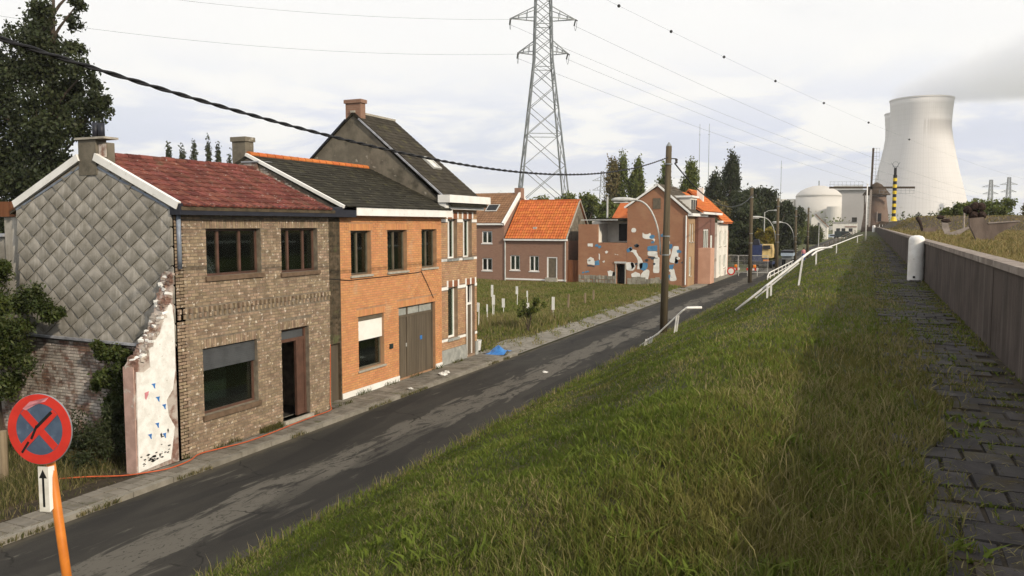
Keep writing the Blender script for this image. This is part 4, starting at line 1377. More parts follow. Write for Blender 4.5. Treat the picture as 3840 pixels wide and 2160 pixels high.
# ruined annexe with mural
h6 = thing('ruined_house', 'ruined red brick annexe with an opened upper room beside the painted gable', 'house', (-22.0, 69, 0))
b = MB()
slab(b, 'Y', 69.0, -24.25, -22.40, 0.0, 5.45, [])
slab(b, 'Y', 69.0, -22.40, -19.68, 0.0, 3.80, [(-20.62, -19.84, 0.1, 1.88)])
b.box(-24.25, -24.0, 69.29, 75, 0, 5.45)
b.build('wall', 'far_red_brick', h6)
b = MB()
b.box(-23.95, -19.7, 72.0, 72.2, 0, 5.75)
b.box(-22.55, -22.41, 69.3, 71.99, 3.8, 5.5)
b.build('inner_wall', 'white_render', h6)
MB().box(-21.3, -20.5, 71.93, 71.99, 3.9, 5.5).build('inner_doorway', 'black_rubber', h6)
MB().box(-23.98, -19.7, 69.3, 71.98, 3.60, 3.79).build('floor', 'sill', h6)
MB().box(-23.2, -19.68, 69.2, 74, 5.76, 6.0).build('flat_roof', 'roofing_black', h6)
MB().box(-24.0, -20.6, 68.95, 69.19, 5.80, 5.88).build('roof_edge', 'light_steel', h6)
MB().prism([(-22.9, 74.2, 5.7), (-22.9, 78.0, 7.7), (-22.9, 81, 5.7)], (3.2, 0, 0)).build('rear_roof', 'orange_tile', h6)
MB().tube([(-22.15, 71, 6.0), (-22.15, 71, 8.0)], 0.09, 8).build('flue_pipe', 'light_steel', h6)
MB().tube([(-21.0, 74.1, 6.0), (-21.0, 74.1, 7.2)], 0.10, 8).build('flue_pipe', 'garage_wood', h6)
st2 = MB()
for k in range(26):
    u = -24.2 + (k % 13) * 0.275
    z = 0.08 + (k // 13) * 0.4
    w_, h_ = random.uniform(0.2, 0.26), random.uniform(0.3, 0.38)
    if u + w_ > -20.65:
        continue
    mb = MB()
    one_brick(mb, 'Y', 69.0, u, u + w_, z, z + h_, 0.03 + random.uniform(0, 0.02))
    mb.build('base_stone', 'stone_patch', h6)
MB().box(-20.72, -20.63, 68.93, 68.995, 0.1, 1.95).build('door_jamb', 'sill', h6)
MB().box(-19.83, -19.74, 68.93, 68.995, 0.1, 1.95).build('door_jamb', 'sill', h6)
MB().box(-20.8, -19.7, 68.90, 68.993, 1.955, 2.12).build('lintel', 'light_steel', h6)
MB().box(-20.6, -19.86, 69.9, 70.0, 0.1, 1.9).build('door', 'black_rubber', h6)

# tall gable with mural
h7 = thing('brick_house', 'red brick corner house whose tall gable carries white and blue painted patches', 'house', (-17.0, 69, 0))
gp7 = [(-19.66, 0), (-14.3, 0), (-14.3, 6.35), (-16.95, 8.75), (-19.66, 6.95)]
b = MB().prism([(u, 69.0, z) for u, z in gp7], (0, 0.3, 0))
b.build('gable_wall', 'far_red_brick', h7)
b = MB()
b.box(-19.66, -19.4, 69.31, 76, 0, 6.9)
b.box(-19.39, -14.56, 75.7, 76, 0, 6.9)
b.build('side_wall', 'far_red_brick', h7)
b = MB()
hs = [(69.9, 70.7, 3.9, 5.5), (71.0, 71.7, 3.9, 5.5), (69.9, 70.9, 0.9, 2.6), (72.4, 73.2, 3.9, 5.5)]
slab(b, 'X', -14.3, 69.31, 76.0, 0.0, 6.3, hs)
b.build('wall', 'far_tan_brick', h7)
for q in hs:
    window(h7, 'X', -14.3, *q, 'white_paint', mull=((q[0] + q[1]) / 2,), rec=0.1, fw=0.09, sill='sill')
MB().box(-14.28, -13.85, 68.95, 76.05, 6.15, 6.4).build('gutter', 'white_paint', h7)
rb = MB().prism([(-14.0, 68.9, 6.40), (-16.95, 68.9, 8.92), (-19.8, 68.9, 7.0), (-19.8, 68.9, 6.9), (-16.95, 68.9, 8.8), (-14.0, 68.9, 6.28)], (0, 7.1, 0))
rb.build('roof', 'slope_tile', h7)
tiles(h7, (-13.98, 68.95, 6.44), (-13.98, 76.0, 6.44), (-2.97, 0, 2.53), 24, 11, 'slope_tile', 'roof_tile', n_obj=0, th=0.03, curve=0.045)
MB().bar((-14.0, 68.84, 6.36), (-16.95, 68.84, 8.9), 0.09, 0.16).build('verge_board', 'white_paint', h7)
MB().bar((-16.95, 68.84, 8.9), (-19.9, 68.84, 6.92), 0.09, 0.16).build('verge_board', 'white_paint', h7)
dm = MB().box(-15.9, -14.25, 69.9, 72.6, 6.5, 7.78)
dmo = dm.build('dormer', 'white_render', h7)
MB().box(-16.0, -14.1, 69.75, 72.75, 7.782, 7.95).build('dormer_roof', 'white_paint', h7)
for y in (70.1, 71.0, 71.9):
    MB().box(-14.245, -14.22, y, y + 0.6, 6.75, 7.6).build('window', 'black_rubber', dmo)
MB().box(-17.35, -16.68, 68.96, 68.995, 6.80, 7.72).build('window', 'dark_frame', h7)
MB().tube([(-14.42, 68.93, 6.2), (-14.42, 68.93, 0.2)], 0.06, 8).build('rain_pipe', 'white_paint', h7)
for k in range(8):
    mb = MB()
    one_brick(mb, 'Y', 69.0, -19.6 + k * 0.42, -19.2 + k * 0.42, 0.08, random.uniform(0.6, 0.85), 0.04)
    mb.build('base_stone', 'stone_patch', h7)


def mural(parent, shapes, y=68.99):
    """painted patches given by corners measured in metres on the wall"""
    for m, pts in shapes:
        # irregular hand-painted outline
        P = []
        n = len(pts)
        for i in range(n):
            (u0, z0), (u1, z1) = pts[i], pts[(i + 1) % n]
            P.append((u0, y, z0))
            P.append((u0 + (u1 - u0) * 0.5 + random.uniform(-0.07, 0.07), y, z0 + (z1 - z0) * 0.5 + random.uniform(-0.07, 0.07)))
        for it in range(2):          # soften the corners
            Q = []
            for i in range(len(P)):
                a_, b_ = Vector(P[i]), Vector(P[(i + 1) % len(P)])
                Q += [tuple(a_.lerp(b_, 0.22)), tuple(a_.lerp(b_, 0.78))]
            P = Q
        MB().prism(P, (0, 0.006, 0)).build('painted_patch', m, parent)


def mp(*q):
    """mural corners: picture-plan grid of the survey (1 unit = 1/26.7 m) to wall metres"""
    return [(-19.68 + (x - 1578) / 29.5, 0.15 + (712 - y) / 27.2) for x, y in q]


mural(h6, [('mural_white', mp((1470, 655), (1478, 648), (1487, 652), (1492, 662), (1490, 669), (1470, 667))),
           ('mural_blue', mp((1489, 660), (1502, 656), (1504, 668), (1490, 670))),
           ('mural_white', mp((1470, 615), (1484, 615), (1484, 624), (1470, 623))),
           ('mural_white', mp((1500, 638), (1504, 640), (1504, 656), (1501, 652))),
           ('mural_white', mp((1525, 682), (1533, 680), (1548, 686), (1548, 698), (1528, 697))),
           ('mural_blue', mp((1540, 684), (1549, 686), (1549, 697), (1538, 696))),
           ('mural_dark', mp((1468, 669), (1490, 671), (1490, 674), (1468, 672))),
           ('mural_white', mp((1546, 640), (1555, 641), (1554, 643), (1546, 642)))])
mural(h7, [('mural_white', mp((1620, 587), (1628, 592), (1640, 588), (1642, 596), (1654, 604), (1652, 610), (1640, 603), (1620, 600))),
           ('mural_white', mp((1591, 578), (1601, 578), (1601, 587), (1591, 587))),
           ('mural_blue', mp((1634, 620), (1660, 617), (1660, 632), (1634, 632))),
           ('mural_white', mp((1634, 633), (1660, 633), (1660, 645), (1634, 643))),
           ('mural_dark', mp((1634, 645), (1660, 647), (1660, 650), (1634, 648))),
           ('mural_white', mp((1583, 622), (1592, 628), (1604, 630), (1608, 640), (1614, 646), (1622, 660), (1620, 674), (1606, 676), (1608, 655), (1598, 640), (1588, 634))),
           ('mural_blue', mp((1576, 630), (1590, 622), (1594, 630), (1580, 637))),
           ('mural_white', mp((1576, 660), (1596, 660), (1602, 668), (1596, 680), (1577, 678))),
           ('mural_blue', mp((1588, 661), (1597, 661), (1600, 670), (1592, 678))),
           ('mural_white', mp((1590, 688), (1602, 682), (1614, 686), (1616, 700), (1596, 702))),
           ('mural_blue', mp((1612, 662), (1634, 660), (1634, 672), (1624, 680), (1614, 676))),
           ('mural_white', mp((1616, 690), (1632, 676), (1640, 680), (1634, 706), (1618, 705))),
           ('mural_white', mp((1650, 645), (1666, 647), (1666, 684), (1648, 684))),
           ('mural_white', mp((1686, 590), (1691, 592), (1692, 600), (1687, 598))),
           ('mural_white', mp((1686, 606), (1692, 608), (1690, 616), (1686, 614))),
           ('mural_blue', mp((1684, 616), (1698, 614), (1696, 626), (1684, 626))),
           ('mural_white', mp((1678, 622), (1692, 624), (1694, 640), (1679, 640))),
           ('mural_white', mp((1700, 620), (1716, 620), (1714, 660), (1690, 657))),
           ('mural_blue', mp((1706, 645), (1714, 646), (1714, 660), (1704, 659))),
           ('mural_blue', mp((1692, 664), (1704, 662), (1700, 676), (1692, 674))),
           ('mural_white', mp((1694, 676), (1704, 672), (1712, 700), (1692, 702))),
           ('mural_white', mp((1676, 694), (1688, 690), (1690, 708), (1676, 710))),
           ('mural_blue', mp((1688, 688), (1696, 690), (1692, 704)))])

for k in range(18):
    u, z = random.uniform(-19.2, -14.7), random.uniform(0.9, 4.6)
    s = random.uniform(0.08, 0.2)
    mural(h7, [(random.choice(['mural_white', 'mural_white', 'mural_blue', 'mural_dark']), [(u + s * math.cos(a) * 1.4, z + s * math.sin(a)) for a in (0.3, 1.4, 2.9, 4.1, 5.4)])], 68.982)
for k in range(9):
    u, z = random.uniform(-24.0, -20.9), random.uniform(0.9, 3.6)
    s = random.uniform(0.06, 0.15)
    mural(h6, [(random.choice(['mural_white', 'mural_white', 'mural_blue']), [(u + s * math.cos(a) * 1.4, z + s * math.sin(a)) for a in (0.3, 1.4, 2.9, 4.1, 5.4)])], 68.982)

# row at the bend: dark brick with white shopfront, and white rendered end house
h8 = thing('terrace_house', 'dark red brick house with white framed front beside the mural house', 'house', (-14.0, 76, 0))
b = MB()
hs = [(74.6, 77.4, 2.9, 5.0), (78.2, 79.6, 2.6, 4.4), (74.7, 77.3, 0.7, 2.6), (78.5, 79.4, 0.1, 2.2)]
slab(b, 'X', -14.0, 76.2 - 4.0, 80.6, 0.0, 6.35, hs)
b.box(-20, -14.3, 72.2, 72.4, 0, 6.3)
b.box(-20, -14.3, 80.4, 80.6, 0, 6.3)
b.build('wall', 'far_dark_brick', h8)
for q in hs[:3]:
    window(h8, 'X', -14.0, *q, 'white_paint', mull=(q[0] + (q[1] - q[0]) * 0.35, q[0] + (q[1] - q[0]) * 0.68), rec=0.08, fw=0.14, sill='white_paint', sill_h=0.2)
MB().box(-14.1, -14.05, 78.5, 79.4, 0.1, 2.2).build('door', 'white_paint', h8)
MB().box(-13.99, -13.9, 74.4, 77.6, 2.62, 2.88).build('white_panel', 'white_paint', h8)
MB().box(-13.99, -12.9, 72.3, 74.3, 0.1, 3.3).build('porch', 'pink_render', h8)
MB().box(-13.99, -13.5, 72.2, 82.0, 6.36, 6.56).build('gutter', 'white_paint', h8)
MB().prism([(-13.6, 72.0, 6.6), (-17.2, 72.0, 8.6), (-20.6, 72.0, 6.6), (-20.6, 72.0, 6.5), (-17.2, 72, 8.48), (-13.6, 72, 6.48)], (0, 9.8, 0)).build('roof', 'orange_tile', h8)
tiles(h8, (-13.58, 72.05, 6.64), (-13.58, 81.8, 6.64), (-3.62, 0, 2.01), 34, 12, 'orange_tile', 'roof_tile', n_obj=0, th=0.03, curve=0.045)
h9 = thing('terrace_house', 'white rendered end house of the terrace with red roof before the trees', 'house', (-14.0, 84, 0))
b = MB()
hs = [(82.2, 83.2, 3.2, 4.8), (85.3, 86.2, 3.2, 4.8), (82.4, 83.3, 0.2, 2.3), (85.0, 86.2, 0.9, 2.3)]
slab(b, 'X', -13.8, 80.7, 87.4, 0.0, 5.6, hs)
b.box(-19, -14.1, 87.2, 87.4, 0, 5.6)
b.build('wall', 'white_render', h9)
for q in hs:
    window(h9, 'X', -13.8, *q, 'white_paint', rec=0.08, fw=0.08, sill='sill')
MB().box(-13.79, -13.4, 80.7, 83.6, 5.62, 5.8).build('gutter', 'white_paint', h9)
MB().prism([(-13.4, 81.9, 5.65), (-17.0, 81.9, 9.0), (-20.0, 81.9, 5.7), (-20, 81.9, 5.6), (-17, 81.9, 8.88), (-13.4, 81.9, 5.53)], (0, 5.8, 0)).build('roof', 'orange_tile', h9)
tiles(h9, (-13.38, 81.95, 5.69), (-13.38, 87.6, 5.69), (-3.62, 0, 3.36), 20, 14, 'orange_tile', 'roof_tile', n_obj=0, th=0.03, curve=0.045)
MB().box(-16.15, -15.55, 82.2, 82.8, 7.6, 9.15).build('chimney', 'white_render', h9)
MB().box(-15.6, -13.9, 87.41, 88.3, 0, 4.8).build('rear_annexe', 'pink_render', h9)

# ================================================================== poles, lamps, cables
def lamp_arm(b, x, y, z0, reach, rise):
    """swan-neck arm from the pole out over the road (towards -X)"""
    pts = []
    for k in range(13):
        t = k / 12
        pts.append((x - reach * (1 - math.cos(t * math.pi / 2)) * 0.92, y, z0 + rise * math.sin(t * math.pi / 2)))
    pts.append((x - reach, y, z0 + rise + 0.01))
    b.tube(pts, 0.042, 8)
    return pts[-1]


def utility_pole(label, x, y, z0, top, r0, r1, arm=None, lean=0.0, group='utility poles along the dike road'):
    t = thing('utility_pole', label, 'pole', (x, y, z0), group)
    MB().tube([(x, y, z0 - 0.3), (x + lean * 0.5, y, z0 + (top - z0) * 0.5), (x + lean, y, top)], [r0, (r0 + r1) / 2, r1], 12).build('pole', 'pole_wood', t, smooth=True)
    MB().lathe([(r1 * 1.03, 0), (r1 * 0.5, 0.12), (0.02, 0.2)], (x + lean, y, top), 10).build('cap', 'steel', t)
    for zz in (z0 + (top - z0) * 0.42, z0 + (top - z0) * 0.52, top - 0.9):
        MB().lathe([(r0 * 0.98, 0), (r0 * 0.98, 0.06)], (x + lean * (zz - z0) / (top - z0), y, zz), 12).build('clamp_band', 'steel', t)
    b = MB()
    b.bar((x + lean + 0.05, y, top - 0.6), (x + lean + 0.38, y, top - 0.62), 0.05)
    b.lathe([(0.03, 0), (0.075, 0.06), (0.05, 0.12), (0.08, 0.18), (0.03, 0.24)], (x + lean + 0.38, y, top - 0.85), 10)
    b.build('insulator', 'insul', t)
    if arm:
        za, reach, rise = arm
        b = MB()
        e = lamp_arm(b, x - r0, y, za, reach, rise)
        ao = b.build('lamp_arm', 'light_steel', t, smooth=True)
        b = MB()
        n = 10
        rs = [0.05, 0.10, 0.17, 0.2, 0.2, 0.17, 0.08]
        xs = [0.15, 0.0, -0.25, -0.5, -0.8, -1.05, -1.2]
        base = len(b.v)
        for rr, xx in zip(rs, xs):
            for k in range(n):
                a = 2 * math.pi * k / n
                b.v.append((e[0] + xx, e[1] + rr * math.cos(a), e[2] + 0.75 * rr * max(-0.5, math.sin(a)) + 0.02))
        for i in range(len(rs) - 1):
            for k in range(n):
                b.f.append((base + i * n + k, base + i * n + (k + 1) % n, base + (i + 1) * n + (k + 1) % n, base + (i + 1) * n + k))
        b.f.append(tuple(base + k for k in range(n)))
        b.f.append(tuple(base + (len(rs) - 1) * n + k for k in range(n)))
        lh = b.build('lamp_head', 'light_steel', t, smooth=True)
        MB().box(e[0] - 1.05, e[0] - 0.3, e[1] - 0.13, e[1] + 0.13, e[2] - 0.12, e[2] - 0.07).build('lamp_glass', 'plastic_white', lh)
    return t


utility_pole('tall wooden utility pole with swan-neck street lamp at the foot of the near handrail', -9.25, 39.2, 0, 9.25, 0.20, 0.145, (3.9, 1.35, 2.72), 0.14)
utility_pole('bare wooden utility pole without lamp beside the road barriers', -10.0, 76.5, 0, 8.8, 0.19, 0.14)
utility_pole('wooden utility pole with pale curved lamp, left of two lamp poles before dark trees', -9.15, 91.5, 0, 8.3, 0.19, 0.13, (3.6, 1.5, 2.6))
utility_pole('wooden utility pole with curved lamp, behind the person on the road', -8.9, 112, 0, 7.4, 0.19, 0.13, (3.4, 1.6, 2.3))
utility_pole('dark utility pole farthest along the road before the pale dome', -9.2, 140, 0.0, 8.2, 0.2, 0.15)
for (x, y, h_, lab) in ((-13.6, 118, 7.2, 'thin lamp post with short arm against the dark trees'), (-12.8, 165, 7.0, 'distant thin lamp post left of the white gabled house'), (-11.0, 205, 6.6, 'farthest thin lamp post near the white gabled house')):
    t = thing('street_lamp', lab, 'street lamp', (x, y, 0))
    MB().tube([(x, y, 0), (x, y, h_)], [0.10, 0.06], 8).build('post', 'light_steel', t)
    MB().tube([(x, y, h_ - 0.1), (x + 0.5, y, h_ + 0.2), (x + 1.2, y, h_ + 0.25)], 0.04, 6).build('lamp_arm', 'light_steel', t)
    MB().ball((x + 1.5, y, h_ + 0.22), 0.3, 8, 5, (1.2, 0.6, 0.4)).build('lamp_head', 'light_steel', t)

ab = thing('utility_pole', 'plain wooden utility pole outside the picture holding the near end of the cable', 'pole', (-9.25, -3, 0), 'utility poles along the dike road')
MB().tube([(-9.25, -3, -0.3), (-9.25, -3, 9.25)], [0.2, 0.145], 12).build('pole', 'pole_wood', ab)


def sag(y):
    return 6.88 + 0.0043 * (y - 18.5) ** 2


cb = MB()
for ph in (0, math.pi):
    pts = []
    n = 420
    for k in range(n + 1):
        y = -2.9 + (39.2 + 2.9) * k / n
        a = ph + y * 2 * math.pi / 0.75
        pts.append((-9.2 + 0.06 * (y > 30) * (y - 30) / 9 + 0.016 * math.cos(a), y, sag(y) + 0.016 * math.sin(a)))
    cb.tube(pts, 0.0185, 6, cap=False)
tag(cb.build('overhead_cable', 'black_rubber'), 'thick black twisted cable sagging across the sky to the wooden pole', 'cable')
cb = MB()
pts = [(-8.85 - 1.0 * k / 60, 39.4 + 37 * k / 60, 8.42 + (8.2 - 8.42) * k / 60 - 1.6 * 4 * (k / 60) * (1 - k / 60)) for k in range(61)]
cb.tube(pts, 0.035, 6)
tag(cb.build('overhead_cable', 'black_rubber'), 'black cable running down from the insulator beyond the lamp pole', 'cable')

# ================================================================== high-voltage pylon and lines
def pylon(name, label, c, H, wbase, wmid, hmid, wtop, arms, yaw, bar_w, m, detail=True, group=None):
    t = thing(name, label, 'pylon', (c[0], c[1], 0), group)
    ca, sa = math.cos(yaw), math.sin(yaw)

    def wpt(u, v, z):
        return (c[0] + u * ca - v * sa, c[1] + u * sa + v * ca, z)

    def half(z):
        return (wbase + (wmid - wbase) * (z / hmid) if z < hmid else wmid + (wtop - wmid) * ((z - hmid) / (H - hmid))) / 2
    for su, sv in ((-1, -1), (1, -1), (1, 1), (-1, 1)):
        b = MB()
        for z0, z1 in ((0, hmid), (hmid, H)):
            b.bar(wpt(su * half(z0), sv * half(z0), z0), wpt(su * half(z1), sv * half(z1), z1), bar_w * 1.25)
        b.build('leg', m, t)
    b = MB()
    z = 0.0
    k = 0
    while z < H - 0.5:
        dz = max(2.2, half(z) * 1.55) * (1 if detail else 1.6)
        z2 = min(H, z + dz)
        for (s0, s1) in (((-1, -1), (1, -1)), ((1, -1), (1, 1)), ((1, 1), (-1, 1)), ((-1, 1), (-1, -1))):
            a0, a1 = wpt(s0[0] * half(z), s0[1] * half(z), z), wpt(s1[0] * half(z), s1[1] * half(z), z)
            c0, c1 = wpt(s0[0] * half(z2), s0[1] * half(z2), z2), wpt(s1[0] * half(z2), s1[1] * half(z2), z2)
            b.bar(a0, c1, bar_w * 0.6)
            b.bar(a1, c0, bar_w * 0.6)
            if k % 3 == 2 or not detail:
                b.bar(c0, c1, bar_w * 0.6)
        z = z2
        k += 1
    b.build('bracing', m, t, kind='stuff')
    tips = []
    for (za, L) in arms:
        for sg in (-1, 1):
            b = MB()
            hw = half(za)
            for sv in (-1, 1):
                b.bar(wpt(sg * hw, sv * hw, za), wpt(sg * L, 0, za), bar_w * 0.8)
                b.bar(wpt(sg * half(za + 2.4), sv * half(za + 2.4), za + 2.4), wpt(sg * L, 0, za), bar_w * 0.7)
            for q in (0.33, 0.66):
                for sv in (-1, 1):
                    xq = hw + (L - hw) * q
                    b.bar(wpt(sg * xq, sv * hw * (1 - q), za), wpt(sg * xq, sv * hw * (1 - q), za + 2.4 * (1 - q)), bar_w * 0.5)
            b.build('crossarm', m, t)
            tips.append(wpt(sg * L, 0, za))
            if detail:
                for dv in (-1, 1):
                    b = MB()
                    p, q = Vector(wpt(sg * L, 0, za)), Vector(wpt(sg * L, dv * 2.2, za - 0.75))
                    b.tube([p, q], 0.16, 8)
                    b.build('insulator', 'insul', t)
                b = MB()
                b.tube([wpt(sg * L, 2.2 * (1 - 2 * k / 8), za - 0.75 - 1.6 * (1 - (1 - 2 * k / 8) ** 2)) for k in range(9)], 0.05, 5)
                b.build('jumper_wire', m, t)
    return t, tips


YP = R(28)
PC = (-67.7, 168.0)
pyl, tips = pylon('lattice_pylon', 'large steel lattice pylon standing behind the houses', PC, 62, 13.0, 4.0, 42.0, 3.0, [(43.6, 5.6), (51.0, 7.3), (58.5, 6.0)], YP, 0.24, 'steel')


def wire(label, p, q, s, r=0.045, balls=None, group='high voltage wires'):
    p, q = Vector(p), Vector(q)
    pts = []
    for k in range(41):
        t = k / 40
        v = p.lerp(q, t)
        v.z -= s * 4 * t * (1 - t)
        pts.append(v)
    o = MB().tube(pts, r, 5, cap=False).build('power_line', 'steel')
    tag(o, label, 'power line', group)
    for t in balls or ():
        v = p.lerp(q, t)
        v.z -= s * 4 * t * (1 - t)
        MB().ball(v, 0.42, 10, 6).build('marker_ball', 'black_rubber', o)
    return o


U = Vector((math.cos(YP), math.sin(YP), 0))
Vd = Vector((-math.sin(YP), math.cos(YP), 0))
names = ['lower', 'lower', 'middle', 'middle', 'upper', 'upper']
for i, tp in enumerate(tips[:4]):
    sd = 'left' if i % 2 == 0 else 'right'
    tp = Vector(tp)
    far = Vector((250 + 10 * (i % 2), 1000 + 25 * (i % 2), 30 + 6 * (i // 2)))
    wire('thin high voltage wire falling rightwards from the %s crossarm, %s end' % (names[i], sd), tp + Vd * 2.2 + Vector((0, 0, -0.75)), far, 26, 0.032)
for i in (0, 2):
    tp = Vector(tips[i])
    wire('thin high voltage wire rising leftwards from the %s left crossarm tip' % names[i], tp - Vd * 2.2 + Vector((0, 0, -0.75)), tp - Vd * 60 + U * -190 + Vector((0, 0, 16)), 9, 0.028)
gw = wire('ground wire with dark marker balls descending right of the pylon', Vector((PC[0], PC[1], 62.0)), (255, 1030, 44), 20, 0.028,
          balls=[0.03, 0.055, 0.085, 0.12, 0.16, 0.205, 0.255], group=None)

# ================================================================== handrails, guard rails, flagpole
def rail_post(b, x, y, z0, z1, lean=(0.1, 0.0)):
    b.bar((x - lean[0], y - lean[1], z0 - 0.15), (x, y, z1), 0.07, 0.05)


hr = thing('handrail', 'white steel handrail climbing the dike from the road by the tall pole', 'handrail', (-8.9, 34.2, 0))
MB().tube([(-9.15, 34.35, 0.02), (-8.3, 34.2, 0.65), (-7.2, 33.95, 1.72), (-7.05, 33.9, 1.83)], 0.035, 8).build('rail', 'white_rail', hr, smooth=True)
MB().tube([(-7.05, 33.9, 1.83), (-6.98, 33.95, 1.86), (-6.45, 34.3, 1.86)], 0.055, 8).build('end_rail', 'white_rail', hr, smooth=True)
for (x, y, zt) in ((-8.85, 34.3, 0.35), (-8.72, 34.55, 0.42), (-7.45, 34.0, 1.48)):
    b = MB()
    rail_post(b, x, y, float(dike_z(x, y)), zt)
    rail_post(b, x + 0.03, y + 0.25, float(dike_z(x, y)), zt)
    b.build('post', 'white_rail', hr)
hr = thing('handrail', 'white bent steel handrail near the dike crest, seen against the road', 'handrail', (-2.2, 25.6, 3.3))
MB().tube([(-3.72, 25.35, 2.74), (-3.0, 25.55, 3.38), (-1.86, 25.8, 4.38), (-1.7, 26.0, 4.52), (-1.6, 26.6, 4.60), (-1.5, 28.6, 4.62), (-1.3, 33.0, 4.53)], 0.036, 8).build('rail', 'white_rail', hr, smooth=True)
b = MB()
rail_post(b, -1.82, 25.8, 3.5, 4.42, (0.12, 0.0))
b.build('post', 'white_rail', hr)
b = MB()
rail_post(b, -2.80, 25.5, 2.9, 3.55, (0.0, 0.0))
rail_post(b, -2.72, 25.75, 2.9, 3.62, (0.0, 0.0))
b.build('post', 'white_rail', hr)
MB().tube([(-3.2, 25.9, 3.1), (-1.95, 26.1, 4.22)], 0.024, 6).build('lower_rail', 'white_rail', hr)
cr = thing('guard_rail', 'low white guard rail on short posts along the dike crest', 'guard rail', (-1.8, 55, 3.7))
pp = [(-2.3, 38.0), (-2.28, 40.9), (-1.9, 56.0), (-0.95, 80.0), (-0.6, 88.0)]
MB().tube([(x, y, float(dike_z(x, y)) + 0.62) for x, y in pp], 0.038, 8).build('rail', 'white_rail', cr, smooth=True)
for x, y in pp[1:4]:
    b = MB()
    b.bar((x, y, 3.4), (x, y, float(dike_z(x, y)) + 0.64), 0.10, 0.06)
    b.build('post', 'white_rail', cr)
rf = thing('guard_rail', 'low pale guard rail with rounded end along the road edge near the barriers', 'guard rail', (-8.7, 88, 0))
MB().tube([(-8.62, 78.2, 0.1), (-8.6, 78.3, 0.55), (-8.6, 79.5, 0.82), (-8.6, 92, 0.85), (-8.6, 106, 0.9)], 0.06, 8).build('rail', 'white_rail', rf, smooth=True)
MB().tube([(-8.6, 79.0, 0.42), (-8.6, 92, 0.45), (-8.6, 106, 0.5)], 0.045, 8).build('lower_rail', 'white_rail', rf, smooth=True)
for y in (80.5, 84, 88, 92, 96, 100, 104):
    MB().bar((-8.6, y, -0.1), (-8.6, y, 0.84), 0.08).build('post', 'white_rail', rf)
df_ = thing('fence', 'dark post and rail fence climbing the dike towards the windmill', 'fence', (-6, 185, 1.8))
fp = [(-8.7 + 5.6 * k / 10, 150 + 62 * k / 10) for k in range(11)]
for x, y in fp:
    z = float(np.interp(x, DX, DZ))
    MB().bar((x, y, z - 0.2), (x, y, z + 1.15), 0.14).build('post', 'pole_wood', df_)
for hh in (0.6, 1.1):
    MB().tube([(x, y, float(np.interp(x, DX, DZ)) + hh) for x, y in fp], 0.05, 6).build('rail', 'garage_wood', df_)
fpn = thing('flagpole', 'slim white flagpole standing on the dike crest before the windmill', 'flagpole', (-0.3, 88.5, 3.75))
MB().tube([(-0.3, 88.5, 3.5), (-0.3, 88.5, 9.4)], [0.075, 0.05], 10).build('mast', 'white_rail', fpn, smooth=True)
MB().ball((-0.3, 88.5, 9.45), 0.09, 10, 6).build('finial', 'white_rail', fpn)

# white round post against the flood wall
bo = thing('bollard', 'fat white cylindrical post with domed top standing against the flood wall', 'bollard', (1.28, 26.0, 3.75))
MB().lathe([(0.215, -0.1), (0.22, 0.1), (0.215, 1.2), (0.20, 1.27), (0.15, 1.32), (0.06, 1.345)], (1.28, 26.0, 3.75), 24).build('post', 'white_rail', bo, smooth=True)
MB().box(1.2, 1.26, 25.76, 25.782, 3.86, 3.92).build('hole_cover', 'black_rubber', bo)
for (x, lab) in ((1.0, 'left white bollard in front of the windmill entrance'), (4.1, 'right white bollard at the end of the flood wall by the windmill')):
    b_ = thing('bollard', lab, 'bollard', (x, 205, 3.75))
    MB().lathe([(0.35, -0.1), (0.35, 1.35), (0.25, 1.5), (0.05, 1.55)], (x, 205, 3.75), 12).build('post', 'white_rail', b_)

# ================================================================== no-stopping sign on orange post
sx_, sy_ = -6.36, 4.42
gz = float(dike_z(sx_, sy_))
sg = thing('road_sign', 'round red and blue no stopping sign on orange post with black sprayed line', 'road sign', (sx_, sy_, gz))
n_ = Vector((0.26, -0.966, 0.03)).normalized()
rt = Vector((0, 0, 1)).cross(n_).normalized()
up = n_.cross(rt).normalized()
lean = Vector((-0.085, 0.0, 0))
top_c = Vector((sx_, sy_, 3.69))
rgt = Vector((0.913, 0.408, 0.0))
pbase = Vector((sx_, sy_, gz - 0.4)) + rgt * 0.30
ptop = Vector((sx_, sy_, 3.93)) + rgt * 0.015


def sp3(u, v, o=0.0):
    return top_c + rt * (u + 0.05) + up * v + n_ * (0.078 + o)


MB().tube([pbase, ptop], 0.038, 14).build('post', 'orange_post', sg, smooth=True)


def disc(r0, r1, o0, o1, n=48):
    b = MB()
    if r0 == 0:
        b.prism([sp3(r1 * math.cos(2 * math.pi * k / n), r1 * math.sin(2 * math.pi * k / n), o0) for k in range(n)], n_ * (o1 - o0))
        return b
    for k in range(n):
        a0, a1 = 2 * math.pi * k / n, 2 * math.pi * (k + 1) / n
        c0, s0, c1, s1 = math.cos(a0), math.sin(a0), math.cos(a1), math.sin(a1)
        v = [sp3(r * c, r * s, o) for o in (o0, o1) for (r, c, s) in ((r0, c0, s0), (r1, c0, s0), (r1, c1, s1), (r0, c1, s1))]
        b.add(v, [(4, 5, 6, 7), (1, 2, 6, 5), (0, 4, 7, 3)])
    return b


